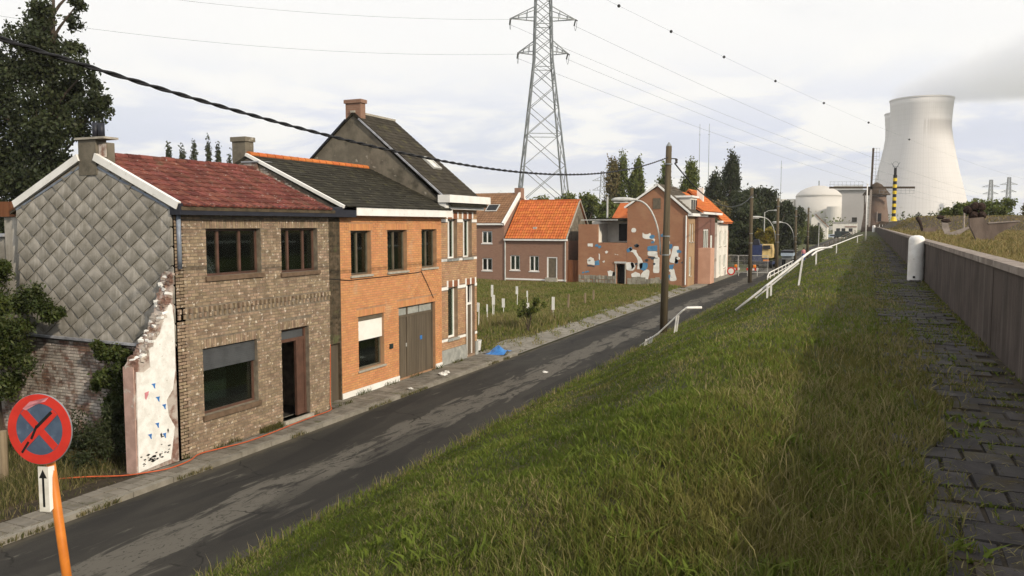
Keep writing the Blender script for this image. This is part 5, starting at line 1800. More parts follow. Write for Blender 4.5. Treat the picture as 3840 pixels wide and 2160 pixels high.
disc(0, 0.300, -0.012, 0.0).build('back_plate', 'sign_grey', sg)
disc(0, 0.222, 0.0, 0.0025).build('blue_field', 'sign_blue', sg)
disc(0.218, 0.296, 0.0, 0.005).build('red_ring', 'sign_red', sg)
for a, nm, mm, ww, o1 in ((math.radians(-45), 'red_bar', 'sign_red', 0.032, 0.0055), (math.radians(45), 'red_bar', 'sign_red', 0.03, 0.0065)):
    c_, s_ = math.cos(a), math.sin(a)
    L_ = 0.212
    MB().prism([sp3(-L_ * c_ + ww * s_, -L_ * s_ - ww * c_, 0.0026), sp3(L_ * c_ + ww * s_, L_ * s_ - ww * c_, 0.0026), sp3(L_ * c_ - ww * s_, L_ * s_ + ww * c_, 0.0026), sp3(-L_ * c_ - ww * s_, -L_ * s_ + ww * c_, 0.0026)], n_ * (o1 - 0.0026)).build(nm, mm, sg)
for k, (u0, v0, u1, v1, ww) in enumerate(((-0.165, -0.205, -0.1, -0.11, 0.010), (-0.075, -0.085, -0.02, 0.03, 0.011), (-0.025, 0.015, 0.12, 0.15, 0.013))):
    d_ = Vector((u1 - u0, v1 - v0)).normalized()
    MB().prism([sp3(u0 + d_.y * ww, v0 - d_.x * ww, 0.0066), sp3(u1 + d_.y * ww, v1 - d_.x * ww, 0.0066), sp3(u1 - d_.y * ww, v1 + d_.x * ww, 0.0066), sp3(u0 - d_.y * ww, v0 + d_.x * ww, 0.0066)], n_ * 0.0012).build('black_spray', 'sign_black', sg)
MB().prism([sp3(-0.15 + 0.03 * q, 0.29 - 0.12 * (q - 4.5) ** 2 / 20 - 0.06 * (q % 2), 0.0052) for q in range(10)][:2] + [sp3(0.10, 0.275, 0.0052), sp3(0.06, 0.235, 0.0052), sp3(-0.08, 0.232, 0.0052)], n_ * 0.001).build('faded_patch', 'pink_cloth', sg)
# supplementary arrow plate
n_ = Vector((0.86, -0.51, 0.0)).normalized()
n2_ = Vector((0.30, -0.954, 0.02)).normalized()
rt2 = Vector((0, 0, 1)).cross(n2_).normalized()
ac = Vector((sx_, sy_, 3.17)) + rgt * 0.035


def ap(u, v, o=0.0):
    return ac + rt2 * u + Vector((0, 0, 1)) * v + n2_ * (0.048 + o)


MB().prism([ap(-0.045, -0.2), ap(0.045, -0.2), ap(0.045, 0.19), ap(-0.045, 0.19)], n2_ * 0.006).build('arrow_plate', 'sign_white', sg)
rt3 = (rt2 * 0.45 - n2_ * 0.9).normalized()
MB().prism([ap(0.046, -0.2, 0.006), ap(0.046, 0.19, 0.006), ap(0.046, 0.19, 0.006) + rt3 * 0.05, ap(0.046, -0.16, 0.006) + rt3 * 0.05], rt2 * 0.004).build('plate_edge', 'white_paint', sg)
MB().prism([ap(-0.011, -0.16, 0.0062), ap(0.009, -0.16, 0.0062), ap(0.009, 0.09, 0.0062), ap(0.035, 0.09, 0.0062), ap(-0.001, 0.165, 0.0062), ap(-0.037, 0.09, 0.0062), ap(-0.011, 0.09, 0.0062)], n2_ * 0.0012).build('black_arrow', 'sign_black', sg)

# orange cable trailing along the pavement
hp = [(-15.3, 10.9, 0.12), (-14.8, 11.25, 0.13), (-14.2, 11.6, 0.13), (-13.83, 11.9, 0.16), (-13.62, 12.3, 0.16), (-13.66, 12.9, 0.16), (-13.86, 13.4, 0.16), (-13.74, 14.0, 0.16), (-13.6, 14.65, 0.16), (-13.62, 15.6, 0.16), (-13.70, 16.5, 0.16), (-13.75, 17.4, 0.16), (-13.8, 18.2, 0.16), (-13.98, 18.42, 0.3), (-13.985, 18.46, 1.2), (-14.0, 18.5, 2.1)]
sm = []
for i in range(len(hp) - 1):
    p0, p1, p2, p3 = [Vector(hp[max(0, min(len(hp) - 1, i + q))]) for q in (-1, 0, 1, 2)]
    for k in range(5):
        t = k / 5
        sm.append(0.5 * ((2 * p1) + (p2 - p0) * t + (2 * p0 - 5 * p1 + 4 * p2 - p3) * t * t + (3 * p1 - p0 - 3 * p2 + p3) * t ** 3))
tag(MB().tube(sm, 0.014, 6).build('orange_cable', 'hose', smooth=True), 'orange cable snaking along the pavement before the brown brick house', 'cable')

# blue plastic sheet and white bucket by the lot
bt = MB()
nx, ny = 15, 9
for j in range(ny):
    for i in range(nx):
        u, v = i / (nx - 1), j / (ny - 1)
        hgt = 0.30 * math.exp(-((u - 0.4) ** 2 / 0.06 + (v - 0.5) ** 2 / 0.15)) + 0.05 * math.sin(u * 17 + v * 5) * math.sin(v * 11) + 0.03
        bt.v.append((-14.25 + v * 0.7 + 0.1 * math.sin(u * 6), 29.0 + u * 1.35, 0.10 + max(0.0, hgt) * (0.3 + 0.7 * math.sin(math.pi * min(1, max(0, u))))))
for j in range(ny - 1):
    for i in range(nx - 1):
        a = j * nx + i
        bt.f.append((a, a + 1, a + nx + 1, a + nx))
tag(bt.build('plastic_sheet', 'blue_tarp'), 'crumpled blue plastic sheet lying at the corner of the lot', 'plastic sheet')
bk = thing('bucket', 'white bucket behind the blue plastic sheet', 'bucket', (-14.75, 29.35, 0.1))
MB().lathe([(0.15, 0.1), (0.19, 0.5), (0.2, 0.52), (0.17, 0.52), (0.14, 0.14)], (-14.75, 29.35, 0.1), 16).build('pail', 'plastic_white', bk)
MB().tube([(-14.75 - 0.19 * math.cos(a), 29.35, 0.6 - 0.13 * math.sin(a) * 0.3 + 0.02) for a in np.linspace(0, math.pi, 8)], 0.008, 5).build('handle', 'steel', bk)
for k, (x, y, s, lab) in enumerate(((-13.55, 24.3, 0.13, 'crumpled white litter on the pavement before the garage door'), (-13.3, 21.7, 0.07, 'small white litter at the kerb before the orange house'), (-10.6, 26.6, 0.08, 'small white scrap lying on the asphalt road'), (-13.62, 24.7, 0.1, 'grey crumpled can beside the white pavement litter'))):
    b = MB().ball((x, y, (0.15 if x < -13 else 0.06)), s, 7, 5, (1.3, 1, 0.5), 0.35)
    tag(b.build('litter', 'plastic_white'), lab, 'litter')

# ================================================================== signs, posts and sapling on the lot
def lot_sign(x, y, h_, ph, pw, lab, m='white_paint', post='white_paint', r=0.022, yaw=0.0):
    t = thing('lot_sign', lab, 'signpost', (x, y, 0.05), 'white painted signposts on the grass lot')
    MB().tube([(x, y, -0.1), (x + random.uniform(-0.04, 0.04), y, h_)], r, 8).build('post', post, t)
    if ph:
        b = MB()
        d_ = Vector((math.cos(yaw), math.sin(yaw), 0)) * pw / 2
        b.bar((x, y - 0.04, h_ - ph), (x, y - 0.04, h_ + 0.02), pw * 0.62, 0.025, up=(0, 1, 0.01))
        b.build('board', m, t)
    return t


lot_sign(-18.1, 36.2, 1.42, 0.45, 0.20, 'white signpost nearest the striped brick house, in front of a taller one')
lot_sign(-19.6, 41.0, 1.95, 0.66, 0.22, 'tall white signpost behind the nearest one on the lot')
lot_sign(-18.9, 38.9, 1.05, 0.38, 0.14, 'thin short white signpost in the dry grass')
lot_sign(-19.9, 41.8, 1.3, 0.55, 0.30, 'broad white board on a pale post, third from the striped house')
lot_sign(-20.0, 43.4, 0.95, 0.52, 0.30, 'short white board on a pale post above the dry tuft')
lot_sign(-21.0, 47.7, 1.35, 0.5, 0.26, 'slim tall white signpost left of the sapling')
lot_sign(-20.9, 49.2, 0.95, 0.4, 0.16, 'leaning thin white signpost behind the sapling')
lot_sign(-18.9, 44.6, 0.62, 0.32, 0.28, 'low white hoop shaped board beside the sapling', 'white_paint', 'post_wood')
lot_sign(-15.85, 41.0, 1.40, 0.70, 0.26, 'white double board signpost standing alone right of the sapling')
for (x, y, h_, lab) in ((-17.5, 47.9, 0.95, 'weathered wooden stake nearest to the double white board'), (-17.4, 50.9, 0.8, 'dark wooden stake in the middle of the lot'), (-17.6, 53.3, 0.8, 'pale wooden stake nearest to the mural house'), (-16.2, 41.6, 0.9, 'brown stake behind the double white board')):
    o = MB().bar((x, y, -0.1), (x + 0.03, y, h_), 0.12, 0.10).build('stake', 'post_wood')
    tag(o, lab, 'stake', 'wooden stakes on the grass lot')
o = MB().tube([(-16.35, 10.5, -0.1), (-16.32, 10.5, 1.12)], [0.085, 0.08], 10).build('fence_post', 'post_wood')
tag(o, 'weathered round wooden fence post at the left edge of the yard', 'fence post')

# ================================================================== road works at the bend
def heras(x0, x1, y, lab, z=0.06):
    t = thing('mesh_fence', lab, 'fence', ((x0 + x1) / 2, y, z), 'mesh fence panels across the road')
    b = MB()
    for (p, q) in (((x0, y, z), (x0, y, z + 2)), ((x1, y, z), (x1, y, z + 2)), ((x0, y, z + 2), (x1, y, z + 2)), ((x0, y, z + 0.15), (x1, y, z + 0.15))):
        b.tube([p, q], 0.03, 6)
    b.build('frame', 'light_steel', t)
    b = MB()
    n = 24
    for k in range(1, n):
        x = x0 + (x1 - x0) * k / n
        b.bar((x, y, z + 0.15), (x, y, z + 2), 0.014)
    for zz in (0.6, 1.0, 1.4):
        b.bar((x0, y, z + zz), (x1, y, z + zz), 0.014)
    b.build('mesh', 'light_steel', t, kind='stuff')
    for x in (x0 + 0.05, x1 - 0.05):
        MB().box(x - 0.12, x + 0.12, y - 0.3, y + 0.3, z - 0.02, z + 0.12).build('foot', 'kerb', t)


heras(-16.0, -13.1, 90.2, 'mesh fence panel across the road, left one beside the white end house')
heras(-13.0, -9.9, 90.0, 'mesh fence panel across the road, right one behind the bare pole')
for (x, lab, mm) in ((-12.9, 'red and white road barrier board with amber lamp, left of the bare pole', 0), (-11.0, 'red and white road barrier board with amber lamp, right of the bare pole', 1)):
    t = thing('road_barrier', lab, 'barrier', (x, 86, 0.05))
    for k in range(6):
        MB().box(x - 0.6 + k * 0.2, x - 0.6 + k * 0.2 + 0.199, 86.0, 86.04, 0.65, 0.9).build('stripe', 'sign_red' if k % 2 == 0 else 'plastic_white', t)
    for dx in (-0.5, 0.5):
        MB().box(x + dx - 0.03, x + dx + 0.03, 86.045, 86.09, 0.03, 0.95).build('leg', 'light_steel', t)
    MB().lathe([(0.12, 0), (0.16, 0.05), (0.16, 0.25), (0.1, 0.32)], (x + 0.2, 86.03, 0.92), 10).build('lamp', 'orange_lamp', t)
t = thing('road_sign', 'round white road closed sign with red ring standing on the road', 'road sign', (-13.1, 85.5, 0.05))
b = MB()
b.prism([(-13.1 + 0.42 * math.cos(a), 85.5, 0.55 + 0.42 * math.sin(a)) for a in np.linspace(0, 2 * math.pi, 24)[:-1]], (0, 0.03, 0))
b.build('red_ring', 'sign_red', t)
MB().prism([(-13.1 + 0.29 * math.cos(a), 85.49, 0.55 + 0.29 * math.sin(a)) for a in np.linspace(0, 2 * math.pi, 24)[:-1]], (0, 0.012, 0)).build('white_field', 'plastic_white', t)
MB().box(-13.14, -13.06, 85.535, 85.57, 0.0, 0.3).build('stand', 'steel', t)
# truck
tk = thing('truck', 'dark blue works truck with cream cab parked under the trees', 'truck', (-11.9, 104, 0.05))
b = MB()
b.box(-13.2, -11.95, 102.0, 108, 0.75, 2.9)
b.build('body', 'blue_paint', tk)
b = MB()
b.prism([(-11.94, 102.0, 1.35), (-10.75, 102.0, 1.35), (-10.72, 102.0, 2.3), (-10.85, 102.2, 3.0), (-11.94, 102.2, 3.0)], (0, 2.2, 0))
b.build('cab', 'cream', tk)
MB().prism([(-11.85, 101.93, 2.42), (-10.95, 101.93, 2.42), (-11.0, 102.1, 2.88), (-11.85, 102.1, 2.88)], (0, 0.05, 0)).build('windscreen', 'black_rubber', tk)
MB().box(-13.2, -10.7, 101.9, 107.9, 0.55, 0.74).build('chassis', 'blue_paint', tk)
MB().box(-11.8, -11.1, 101.86, 101.895, 0.95, 1.15).build('bumper_light', 'orange_lamp', tk)
MB().box(-13.15, -10.75, 101.84, 101.89, 0.55, 0.92).build('bumper', 'navy', tk)
MB().prism([(-13.2, 102.5, 2.92), (-12.3, 102.5, 2.92), (-12.5, 102.5, 3.6), (-13.0, 102.5, 3.6)], (0, 1.2, 0)).build('crane_base', 'navy', tk)
for (x, y) in ((-13.0, 103), (-10.95, 103), (-13.0, 106.8), (-10.95, 106.8)):
    MB().tube([(x - 0.14, y, 0.5), (x + 0.14, y, 0.5)], 0.48, 14).build('wheel', 'black_rubber', tk)
tr_ = thing('trailer', 'pale blue flat trailer standing beside the works truck', 'trailer', (-9.6, 110, 0.05))
MB().box(-10.4, -8.9, 109, 113, 1.35, 1.75).build('deck', 'light_blue', tr_)
MB().box(-10.4, -8.9, 109.0, 113, 1.76, 2.05).build('side_board', 'navy', tr_)
for (x, y) in ((-10.2, 110), (-9.1, 110), (-10.2, 112), (-9.1, 112)):
    MB().tube([(x - 0.1, y, 0.5), (x + 0.1, y, 0.5)], 0.45, 12).build('wheel', 'black_rubber', tr_)
MB().box(-10.3, -9.0, 109.2, 112.8, 0.9, 1.345).build('chassis', 'steel', tr_)
# distant vehicles and sheds beyond the windmill
sh_ = thing('shed', 'low white works building left of the windmill', 'building', (-8.5, 352, 0))
MB().box(-13.5, -4.5, 350, 358, 0, 6.2).build('wall', 'white_render', sh_)
MB().box(-13.8, -4.2, 349.7, 358.3, 6.2, 6.6).build('roof', 'plant_grey', sh_)
MB().box(-9.0, -4.6, 349.85, 349.99, 4.4, 4.8).build('red_fascia', 'far_dark_brick', sh_)
for x in (-12.2, -10.2, -7.5):
    MB().box(x, x + 1.4, 349.93, 349.99, 2.6, 4.0).build('window', 'black_rubber', sh_)
MB().box(-6.5, -4.6, 349.5, 349.9, 6.6, 8.4).build('roof_box', 'roofing_black', sh_)


def van(name, lab, cat, x, y, L_, W_, H_, m):
    t = thing(name, lab, cat, (x, y, 0.0))
    b = MB()
    b.prism([(x - L_ / 2, y, 0.5), (x + L_ / 2, y, 0.5), (x + L_ / 2, y, H_ * 0.55), (x + L_ * 0.3, y, H_), (x - L_ / 2, y, H_)], (0, W_, 0))
    b.build('body', m, t)
    for wx in (-0.32, 0.32):
        for wy in (-0.02, W_ - 0.2):
            MB().tube([(x + wx * L_, y + wy, 0.4), (x + wx * L_, y + wy + 0.22, 0.4)], 0.4, 10).build('wheel', 'black_rubber', t)
    MB().box(x - L_ * 0.1, x + L_ * 0.3, y - 0.015, y - 0.002, H_ * 0.58, H_ * 0.86).build('window', 'black_rubber', t)


van('car', 'pale blue parked car at the left end of the white works building', 'car', -13.6, 338, 4.2, 1.8, 1.7, 'light_blue')
van('van', 'dark green van parked before the white works building', 'van', -9.3, 338, 6.2, 2.2, 2.9, 'dark_green')
van('car', 'small white car parked right of the dark green van', 'car', -4.3, 338, 3.6, 1.8, 1.6, 'plastic_white')
wh = thing('farmhouse', 'white gabled house showing above a hedge before the dome', 'house', (-17, 322, 0))
MB().prism([(-20, 320, 0), (-14.2, 320, 0), (-14.2, 320, 4.6), (-18.5, 320, 9.2), (-20, 320, 7.8)], (0, 8, 0)).build('wall', 'white_render', wh)
MB().bar((-18.5, 319.9, 9.35), (-13.8, 319.9, 4.5), 8.4 * 0 + 0.4, 0.3).build('roof', 'brown_tile', wh)
MB().box(-17.6, -16.8, 319.93, 319.99, 4.5, 6.2).build('window', 'black_rubber', wh)

# ================================================================== person on the road edge
def person(lab, x, y, z, h_, yaw):
    t = thing('person', lab, 'person', (x, y, z), rotz=yaw)
    s = h_ / 1.75
    J = [(0, 0, .95), (0, 0, 1.1), (0, 0, 1.3), (0, 0, 1.45), (0, -.01, 1.54), (0, -.02, 1.66),
         (.17, 0, 1.42), (.22, .02, 1.15), (.22, -.1, .92), (-.17, 0, 1.42), (-.23, .03, 1.15), (-.26, -.12, 1.0),
         (.09, 0, .9), (.1, -.04, .5), (.1, .06, .08), (.1, -.12, .03), (-.09, 0, .9), (-.1, .04, .5), (-.1, .16, .1), (-.1, .0, .03), (.22, -.14, .84), (-.26, -.19, .93)]
    Eg = [(0, 1), (1, 2), (2, 3), (3, 4), (4, 5), (3, 6), (6, 7), (7, 8), (8, 20), (3, 9), (9, 10), (10, 11), (11, 21), (0, 12), (12, 13), (13, 14), (14, 15), (0, 16), (16, 17), (17, 18), (18, 19)]
    Rr = [.13, .12, .14, .1, .055, .1, .06, .045, .035, .06, .045, .035, .09, .065, .045, .035, .09, .065, .045, .035, .03, .03]

    def skin(name, m, ids, grow):
        me = bpy.data.meshes.new(name)
        mp_ = {i: k for k, i in enumerate(ids)}
        me.from_pydata([tuple(c * s for c in J[i]) for i in ids], [(mp_[a], mp_[b]) for a, b in Eg if a in mp_ and b in mp_], [])
        o = bpy.data.objects.new(name, me)
        COL.objects.link(o)
        o.modifiers.new('skin', 'SKIN')
        for k, i in enumerate(ids):
            r = (Rr[i] + grow) * s
            me.skin_vertices[0].data[k].radius = (r, r)
        me.skin_vertices[0].data[0].use_root = True
        su = o.modifiers.new('sub', 'SUBSURF')
        su.levels = su.render_levels = 1
        dg = bpy.context.evaluated_depsgraph_get()
        ev = bpy.data.meshes.new_from_object(o.evaluated_get(dg))
        bpy.data.objects.remove(o)
        ev.materials.clear()
        ev.materials.append(M[m])
        return link(name, ev, t)
    skin('body', 'skin', list(range(22)), 0.0)
    skin('top', 'pink_cloth', [0, 1, 2, 3, 6, 7, 9, 10], 0.022)
    skin('trousers', 'blue_cloth', [0, 12, 13, 14, 16, 17, 18], 0.02)
    b = MB().ball((0, 0.02 * s, 1.69 * s), 0.118 * s, 10, 7, (1, 1.1, 1.0))
    o = link('hair', b.mesh('hair', 'hair', smooth=True), t)
    b = MB()
    for sx2 in (-1, 1):
        b.ball((sx2 * 0.035 * s, -0.115 * s, 1.66 * s), 0.011 * s, 6, 4)
    link('eyes', b.mesh('eyes', 'sign_black'), t)
    link('nose', MB().ball((0, -0.125 * s, 1.63 * s), 0.016 * s, 6, 4).mesh('nose', 'skin'), t)
    link('mouth', MB().ball((0, -0.112 * s, 1.59 * s), 0.02 * s, 6, 4, (1, 0.3, 0.3)).mesh('mouth', 'pink_cloth'), t)


person('person in pink top and blue trousers with dark hair walking along the road edge', -7.75, 111, float(dike_z(-7.75, 111)), 1.78, R(20))

# ================================================================== sculptures and posts on the field
def fz(x, y):
    return float(field_z(x, y))


s1 = thing('sculpture', 'large weathered wedge sculpture with sideways blade and dark lumps on top', 'sculpture', (3.7, 32.3, 4.8))
x0, y0, z0 = 3.7, 32.3, fz(3.7, 32.3)
MB().prism([(x0 - 0.16, y0, z0 - 0.1), (x0 + 0.34, y0, z0 - 0.1), (x0 + 0.28, y0, z0 + 0.25), (x0 - 0.05, y0, z0 + 0.86), (x0 - 0.48, y0, z0 + 0.82), (x0 - 0.46, y0, z0 + 0.55)], (0, 0.42, 0)).build('trunk', 'sculpt', s1)
MB().prism([(x0 + 0.2, y0 + 0.03, z0 + 0.05), (x0 + 0.42, y0 + 0.03, z0 + 0.28), (x0 + 0.95, y0 + 0.03, z0 + 0.62), (x0 + 1.02, y0 + 0.03, z0 + 0.70), (x0 + 0.0, y0 + 0.03, z0 + 0.62), (x0 - 0.02, y0 + 0.03, z0 + 0.3)], (0, 0.36, 0)).build('blade', 'sculpt', s1)
MB().prism([(x0 + 0.1, y0 + 0.0, z0 + 0.63), (x0 + 1.06, y0, z0 + 0.705), (x0 + 1.04, y0, z0 + 0.735), (x0 + 0.1, y0, z0 + 0.67)], (0, 0.42, 0)).build('blade_edge', 'sculpt_pale', s1)
for (dx, dz, r_) in ((-0.52, 1.12, 0.155), (-0.30, 1.24, 0.165), (-0.12, 1.22, 0.165), (-0.33, 0.92, 0.17), (-0.08, 0.93, 0.16)):
    MB().ball((x0 + dx, y0 + 0.2, z0 + dz), r_, 9, 6, (1, 1, 0.95), 0.14).build('lump', 'sculpt_dark', s1)
MB().tube([(x0 - 0.3, y0 + 0.2, z0 + 0.8), (x0 - 0.24, y0 + 0.2, z0 + 1.2)], 0.05, 6).build('stem', 'sculpt_dark', s1)
s2 = thing('sculpture', 'pale forked sculpture with a dark split top in the middle of the field', 'sculpture', (3.6, 46, 4.8))
x0, y0, z0 = 3.75, 47.0, fz(3.7, 47)
MB().prism([(x0 - 0.02, y0, z0 - 0.1), (x0 + 0.16, y0, z0 - 0.1), (x0 + 0.08, y0, z0 + 0.3), (x0 - 0.02, y0, z0 + 0.72), (x0 - 0.3, y0, z0 + 0.74), (x0 - 0.28, y0, z0 + 0.45)], (0, 0.25, 0)).build('trunk', 'sculpt_pale', s2)
MB().prism([(x0 + 0.1, y0, z0 - 0.1), (x0 + 0.35, y0, z0 - 0.02), (x0 + 0.95, y0, z0 + 0.46), (x0 + 0.9, y0, z0 + 0.52), (x0 + 0.1, y0, z0 + 0.22)], (0, 0.2, 0)).build('blade', 'sculpt_pale', s2)
for (dx, dz, sx3) in ((-0.38, 1.02, 1.5), (-0.12, 0.82, 1.9)):
    MB().ball((x0 + dx, y0 + 0.1, z0 + dz), 0.13, 8, 5, (sx3, 1, 0.8), 0.15).build('lump', 'sculpt_dark', s2)
s3 = thing('sculpture', 'smallest dark curved sculpture farthest away on the field', 'sculpture', (3.4, 70, 4.8))
x0, y0, z0 = 3.55, 66.0, fz(3.55, 66)
MB().prism([(x0, y0, z0 - 0.1), (x0 + 0.9, y0, z0 - 0.1), (x0 + 1.0, y0, z0 + 0.5), (x0 + 0.4, y0, z0 + 0.36), (x0 + 0.1, y0, z0 + 0.4)], (0, 0.3, 0)).build('hull', 'sculpt', s3)
MB().tube([(x0 + 0.1, y0 + 0.15, z0), (x0 - 0.1, y0 + 0.15, z0 + 0.7), (x0 - 0.35, y0 + 0.15, z0 + 1.2)], [0.09, 0.11, 0.14], 8).build('horn', 'sculpt_dark', s3)
tag(MB().tube([(6.9, 73, 4.6), (6.9, 73, 6.55)], [0.08, 0.06], 8).build('field_post', 'sculpt_pale'), 'thin pale post standing alone on the field', 'post')

# black and yellow beacon
bx, by, bz = 4.15, 167.0, 6.25
bc = thing('beacon', 'tall black and yellow banded beacon pole with open wire topmark before the cooling tower', 'beacon', (bx, by, bz))
zz = bz
hts = [0.75, 0.6] + [0.55, 0.55] * 6
MB().lathe([(0.62, 0), (0.36, 0.85)], (bx, by, bz - 0.15), 14).build('foot', 'yellow_paint', bc)
zz = bz + 0.72
for k in range(13):
    MB().lathe([(0.36 if k % 2 else 0.33, 0), (0.36 if k % 2 else 0.33, 0.598)], (bx, by, zz), 14).build('band', 'yellow_paint' if k % 2 else 'black_rubber', bc)
    zz += 0.6
MB().lathe([(0.24, 0), (0.24, 1.3)], (bx, by, zz + 0.001), 12).build('mast', 'black_rubber', bc)
b = MB()
b.tube([(bx + 0.5 * math.cos(a), by, zz + 1.95 + 0.5 * math.sin(a)) for a in np.linspace(0, 2 * math.pi, 17)], 0.04, 6)
b.tube([(bx + 0.5 * math.cos(a), by + 0.0 + 0.3 * math.sin(a) * 0, zz + 1.5) for a in (0, math.pi)], 0.04, 6)
for sx3 in (-1, 1):
    b.bar((bx + 0.1 * sx3, by, zz + 1.3), (bx + 0.75 * sx3, by, zz + 2.3), 0.07)
    b.bar((bx + 0.2 * sx3, by, zz + 1.3), (bx + 0.3 * sx3, by, zz + 1.6), 0.07)
b.build('topmark', 'steel', bc)

# ================================================================== windmill
WX, WY, WZ = 1.45, 229.0, 3.75
wm = thing('windmill', 'brick tower windmill with dark cap and four bare sails at the end of the dike', 'windmill', (WX, WY, WZ))
MB().lathe([(3.5, -0.3), (3.25, 2.0), (2.6, 7.0), (2.35, 9.2)], (WX, WY, WZ), 28).build('tower', 'mill_brick', wm, smooth=True)
MB().lathe([(2.42, 9.0), (2.42, 9.5)], (WX, WY, WZ), 28).build('rim', 'sculpt_pale', wm)
MB().lathe([(3.4, 9.35), (3.15, 9.8), (2.2, 11.0), (1.2, 12.1), (0.15, 12.7)], (WX, WY, WZ), 16).build('cap', 'thatch', wm)
MB().box(WX + 0.5, WX + 1.3, WY - 3.35, WY - 2.7, WZ + 2.6, WZ + 4.6).build('window', 'black_rubber', wm)
MB().box(WX + 0.2, WX + 0.45, WY - 3.3, WY - 2.8, WZ + 2.3, WZ + 5.0).build('window_surround', 'sculpt_pale', wm)
MB().prism([(WX - 1.2, WY - 3.6, WZ), (WX + 3.8, WY - 3.6, WZ), (WX + 3.0, WY - 3.3, WZ + 2.4), (WX + 1.4, WY - 3.3, WZ + 2.6), (WX - 0.6, WY - 3.3, WZ + 1.2)], (0, 0.2, 0)).build('entrance_hood', 'thatch', wm)
for dx in (0.6, 1.3, 2.0):
    MB().prism([(WX + dx, WY - 3.75, WZ - 0.1), (WX + dx + 0.6, WY - 3.75, WZ - 0.1), (WX + dx + 0.35, WY - 3.7, WZ + 1.9)], (0, 0.1, 0)).build('door_leaf', 'white_paint', wm)
HX, HZ, HY = 0.15, 14.9, WY - 4.2
MB().tube([(HX, HY - 0.5, HZ), (HX + 0.2, HY + 3, HZ - 0.2)], 0.35, 10).build('windshaft', 'thatch', wm)
for k in range(4):
    a = k * math.pi / 2 + R(1.0)
    d = Vector((math.sin(a), 0, math.cos(a)))
    pr = Vector((d.z, 0, -d.x))
    o = Vector((HX, HY - 0.3 - 0.25 * (k % 2), HZ))
    b = MB()
    b.bar(o - d * 0.4, o + d * 10.0, 0.5, 0.4, up=(0, 1, 0))
    so_ = b.build('sail', 'sculpt_pale' if k == 2 else 'thatch', wm)
    b = MB()
    for q in range(9):
        p = o + d * (2.0 + q * 0.98)
        b.bar(p, p + pr * 1.5, 0.05, up=(0, 1, 0))
    for q in (0.8, 1.5):
        b.bar(o + d * 1.8 + pr * q, o + d * 10 + pr * q, 0.05, up=(0, 1, 0))
    b.build('lattice', 'sculpt_pale' if k == 2 else 'steel', so_)
    if k == 2:
        MB().prism([o + d * 2 + pr * 0.2, o + d * 9.6 + pr * 0.2, o + d * 9.6 + pr * 0.75, o + d * 2 + pr * 0.75], (0, 0.05, 0)).build('sail_cloth', 'white_render', so_)
b = MB()
b.bar((WX - 2.2, WY + 1, WZ + 9.8), (WX - 1.4, WY - 0.5, WZ), 0.25)
b.bar((WX - 2.9, WY + 1, WZ + 10), (WX - 2.6, WY - 2.0, WZ), 0.25)
b.build('tail_pole', 'thatch', wm)

# ================================================================== nuclear power station
def tower_mat():
    m = M['tower']
    t = m.node_tree
    p = t.nodes['Principled BSDF']
    src = p.inputs['Base Color'].links[0].from_socket
    tcx = N(t, 'ShaderNodeTexCoord').outputs['Object']
    s = N(t, 'ShaderNodeSeparateXYZ')
    t.links.new(tcx, s.inputs[0])
    an = math_n(t, 'ARCTAN2', s.outputs[1], s.outputs[0])
    c = N(t, 'ShaderNodeCombineXYZ')
    t.links.new(math_n(t, 'MULTIPLY', an, 22.0), c.inputs[0])
    t.links.new(math_n(t, 'MULTIPLY', s.outputs[2], 0.012), c.inputs[1])
    n = N(t, 'ShaderNodeTexNoise', i_Scale=1.0, i_Detail=3.0)
    t.links.new(c.outputs[0], n.inputs['Vector'])
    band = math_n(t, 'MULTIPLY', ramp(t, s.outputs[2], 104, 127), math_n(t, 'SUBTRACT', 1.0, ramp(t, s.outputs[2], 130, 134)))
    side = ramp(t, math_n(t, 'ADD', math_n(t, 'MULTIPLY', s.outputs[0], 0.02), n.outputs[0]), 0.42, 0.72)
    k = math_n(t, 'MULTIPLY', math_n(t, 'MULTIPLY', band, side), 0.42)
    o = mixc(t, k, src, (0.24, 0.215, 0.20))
    k2 = math_n(t, 'MULTIPLY', ramp(t, n.outputs[0], 0.5, 0.7), 0.10)
    o = mixc(t, k2, o, (0.36, 0.335, 0.315))
    wv = math_n(t, 'SINE', math_n(t, 'MULTIPLY', s.outputs[2], 1.05))
    o = mixc(t, math_n(t, 'MULTIPLY', ramp(t, wv, 0.75, 1.0), 0.12), o, (0.38, 0.35, 0.33))
    rb_ = math_n(t, 'SINE', math_n(t, 'MULTIPLY', an, 90.0))
    o = mixc(t, math_n(t, 'MULTIPLY', ramp(t, rb_, 0.5, 1.0), 0.14), o, (0.36, 0.335, 0.315))
    t.links.new(o, p.inputs['Base Color'])


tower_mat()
TP = [(64.0, 0), (60.0, 14), (55.2, 30), (49.8, 50), (44.7, 70), (39.8, 92), (35.9, 112), (34.0, 126), (34.2, 139), (35.2, 152), (35.9, 160)]


def cooling(lab, x, y):
    t = thing('cooling_tower', lab, 'cooling tower', (x, y, 0))
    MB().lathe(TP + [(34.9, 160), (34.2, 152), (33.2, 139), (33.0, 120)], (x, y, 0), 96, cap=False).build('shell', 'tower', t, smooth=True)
    MB().lathe([(35.85, 158.4), (36.3, 158.5), (36.3, 160.05), (34.95, 160.05)], (x, y, 0), 96, cap=False).build('rim', 'tower', t)
    return t


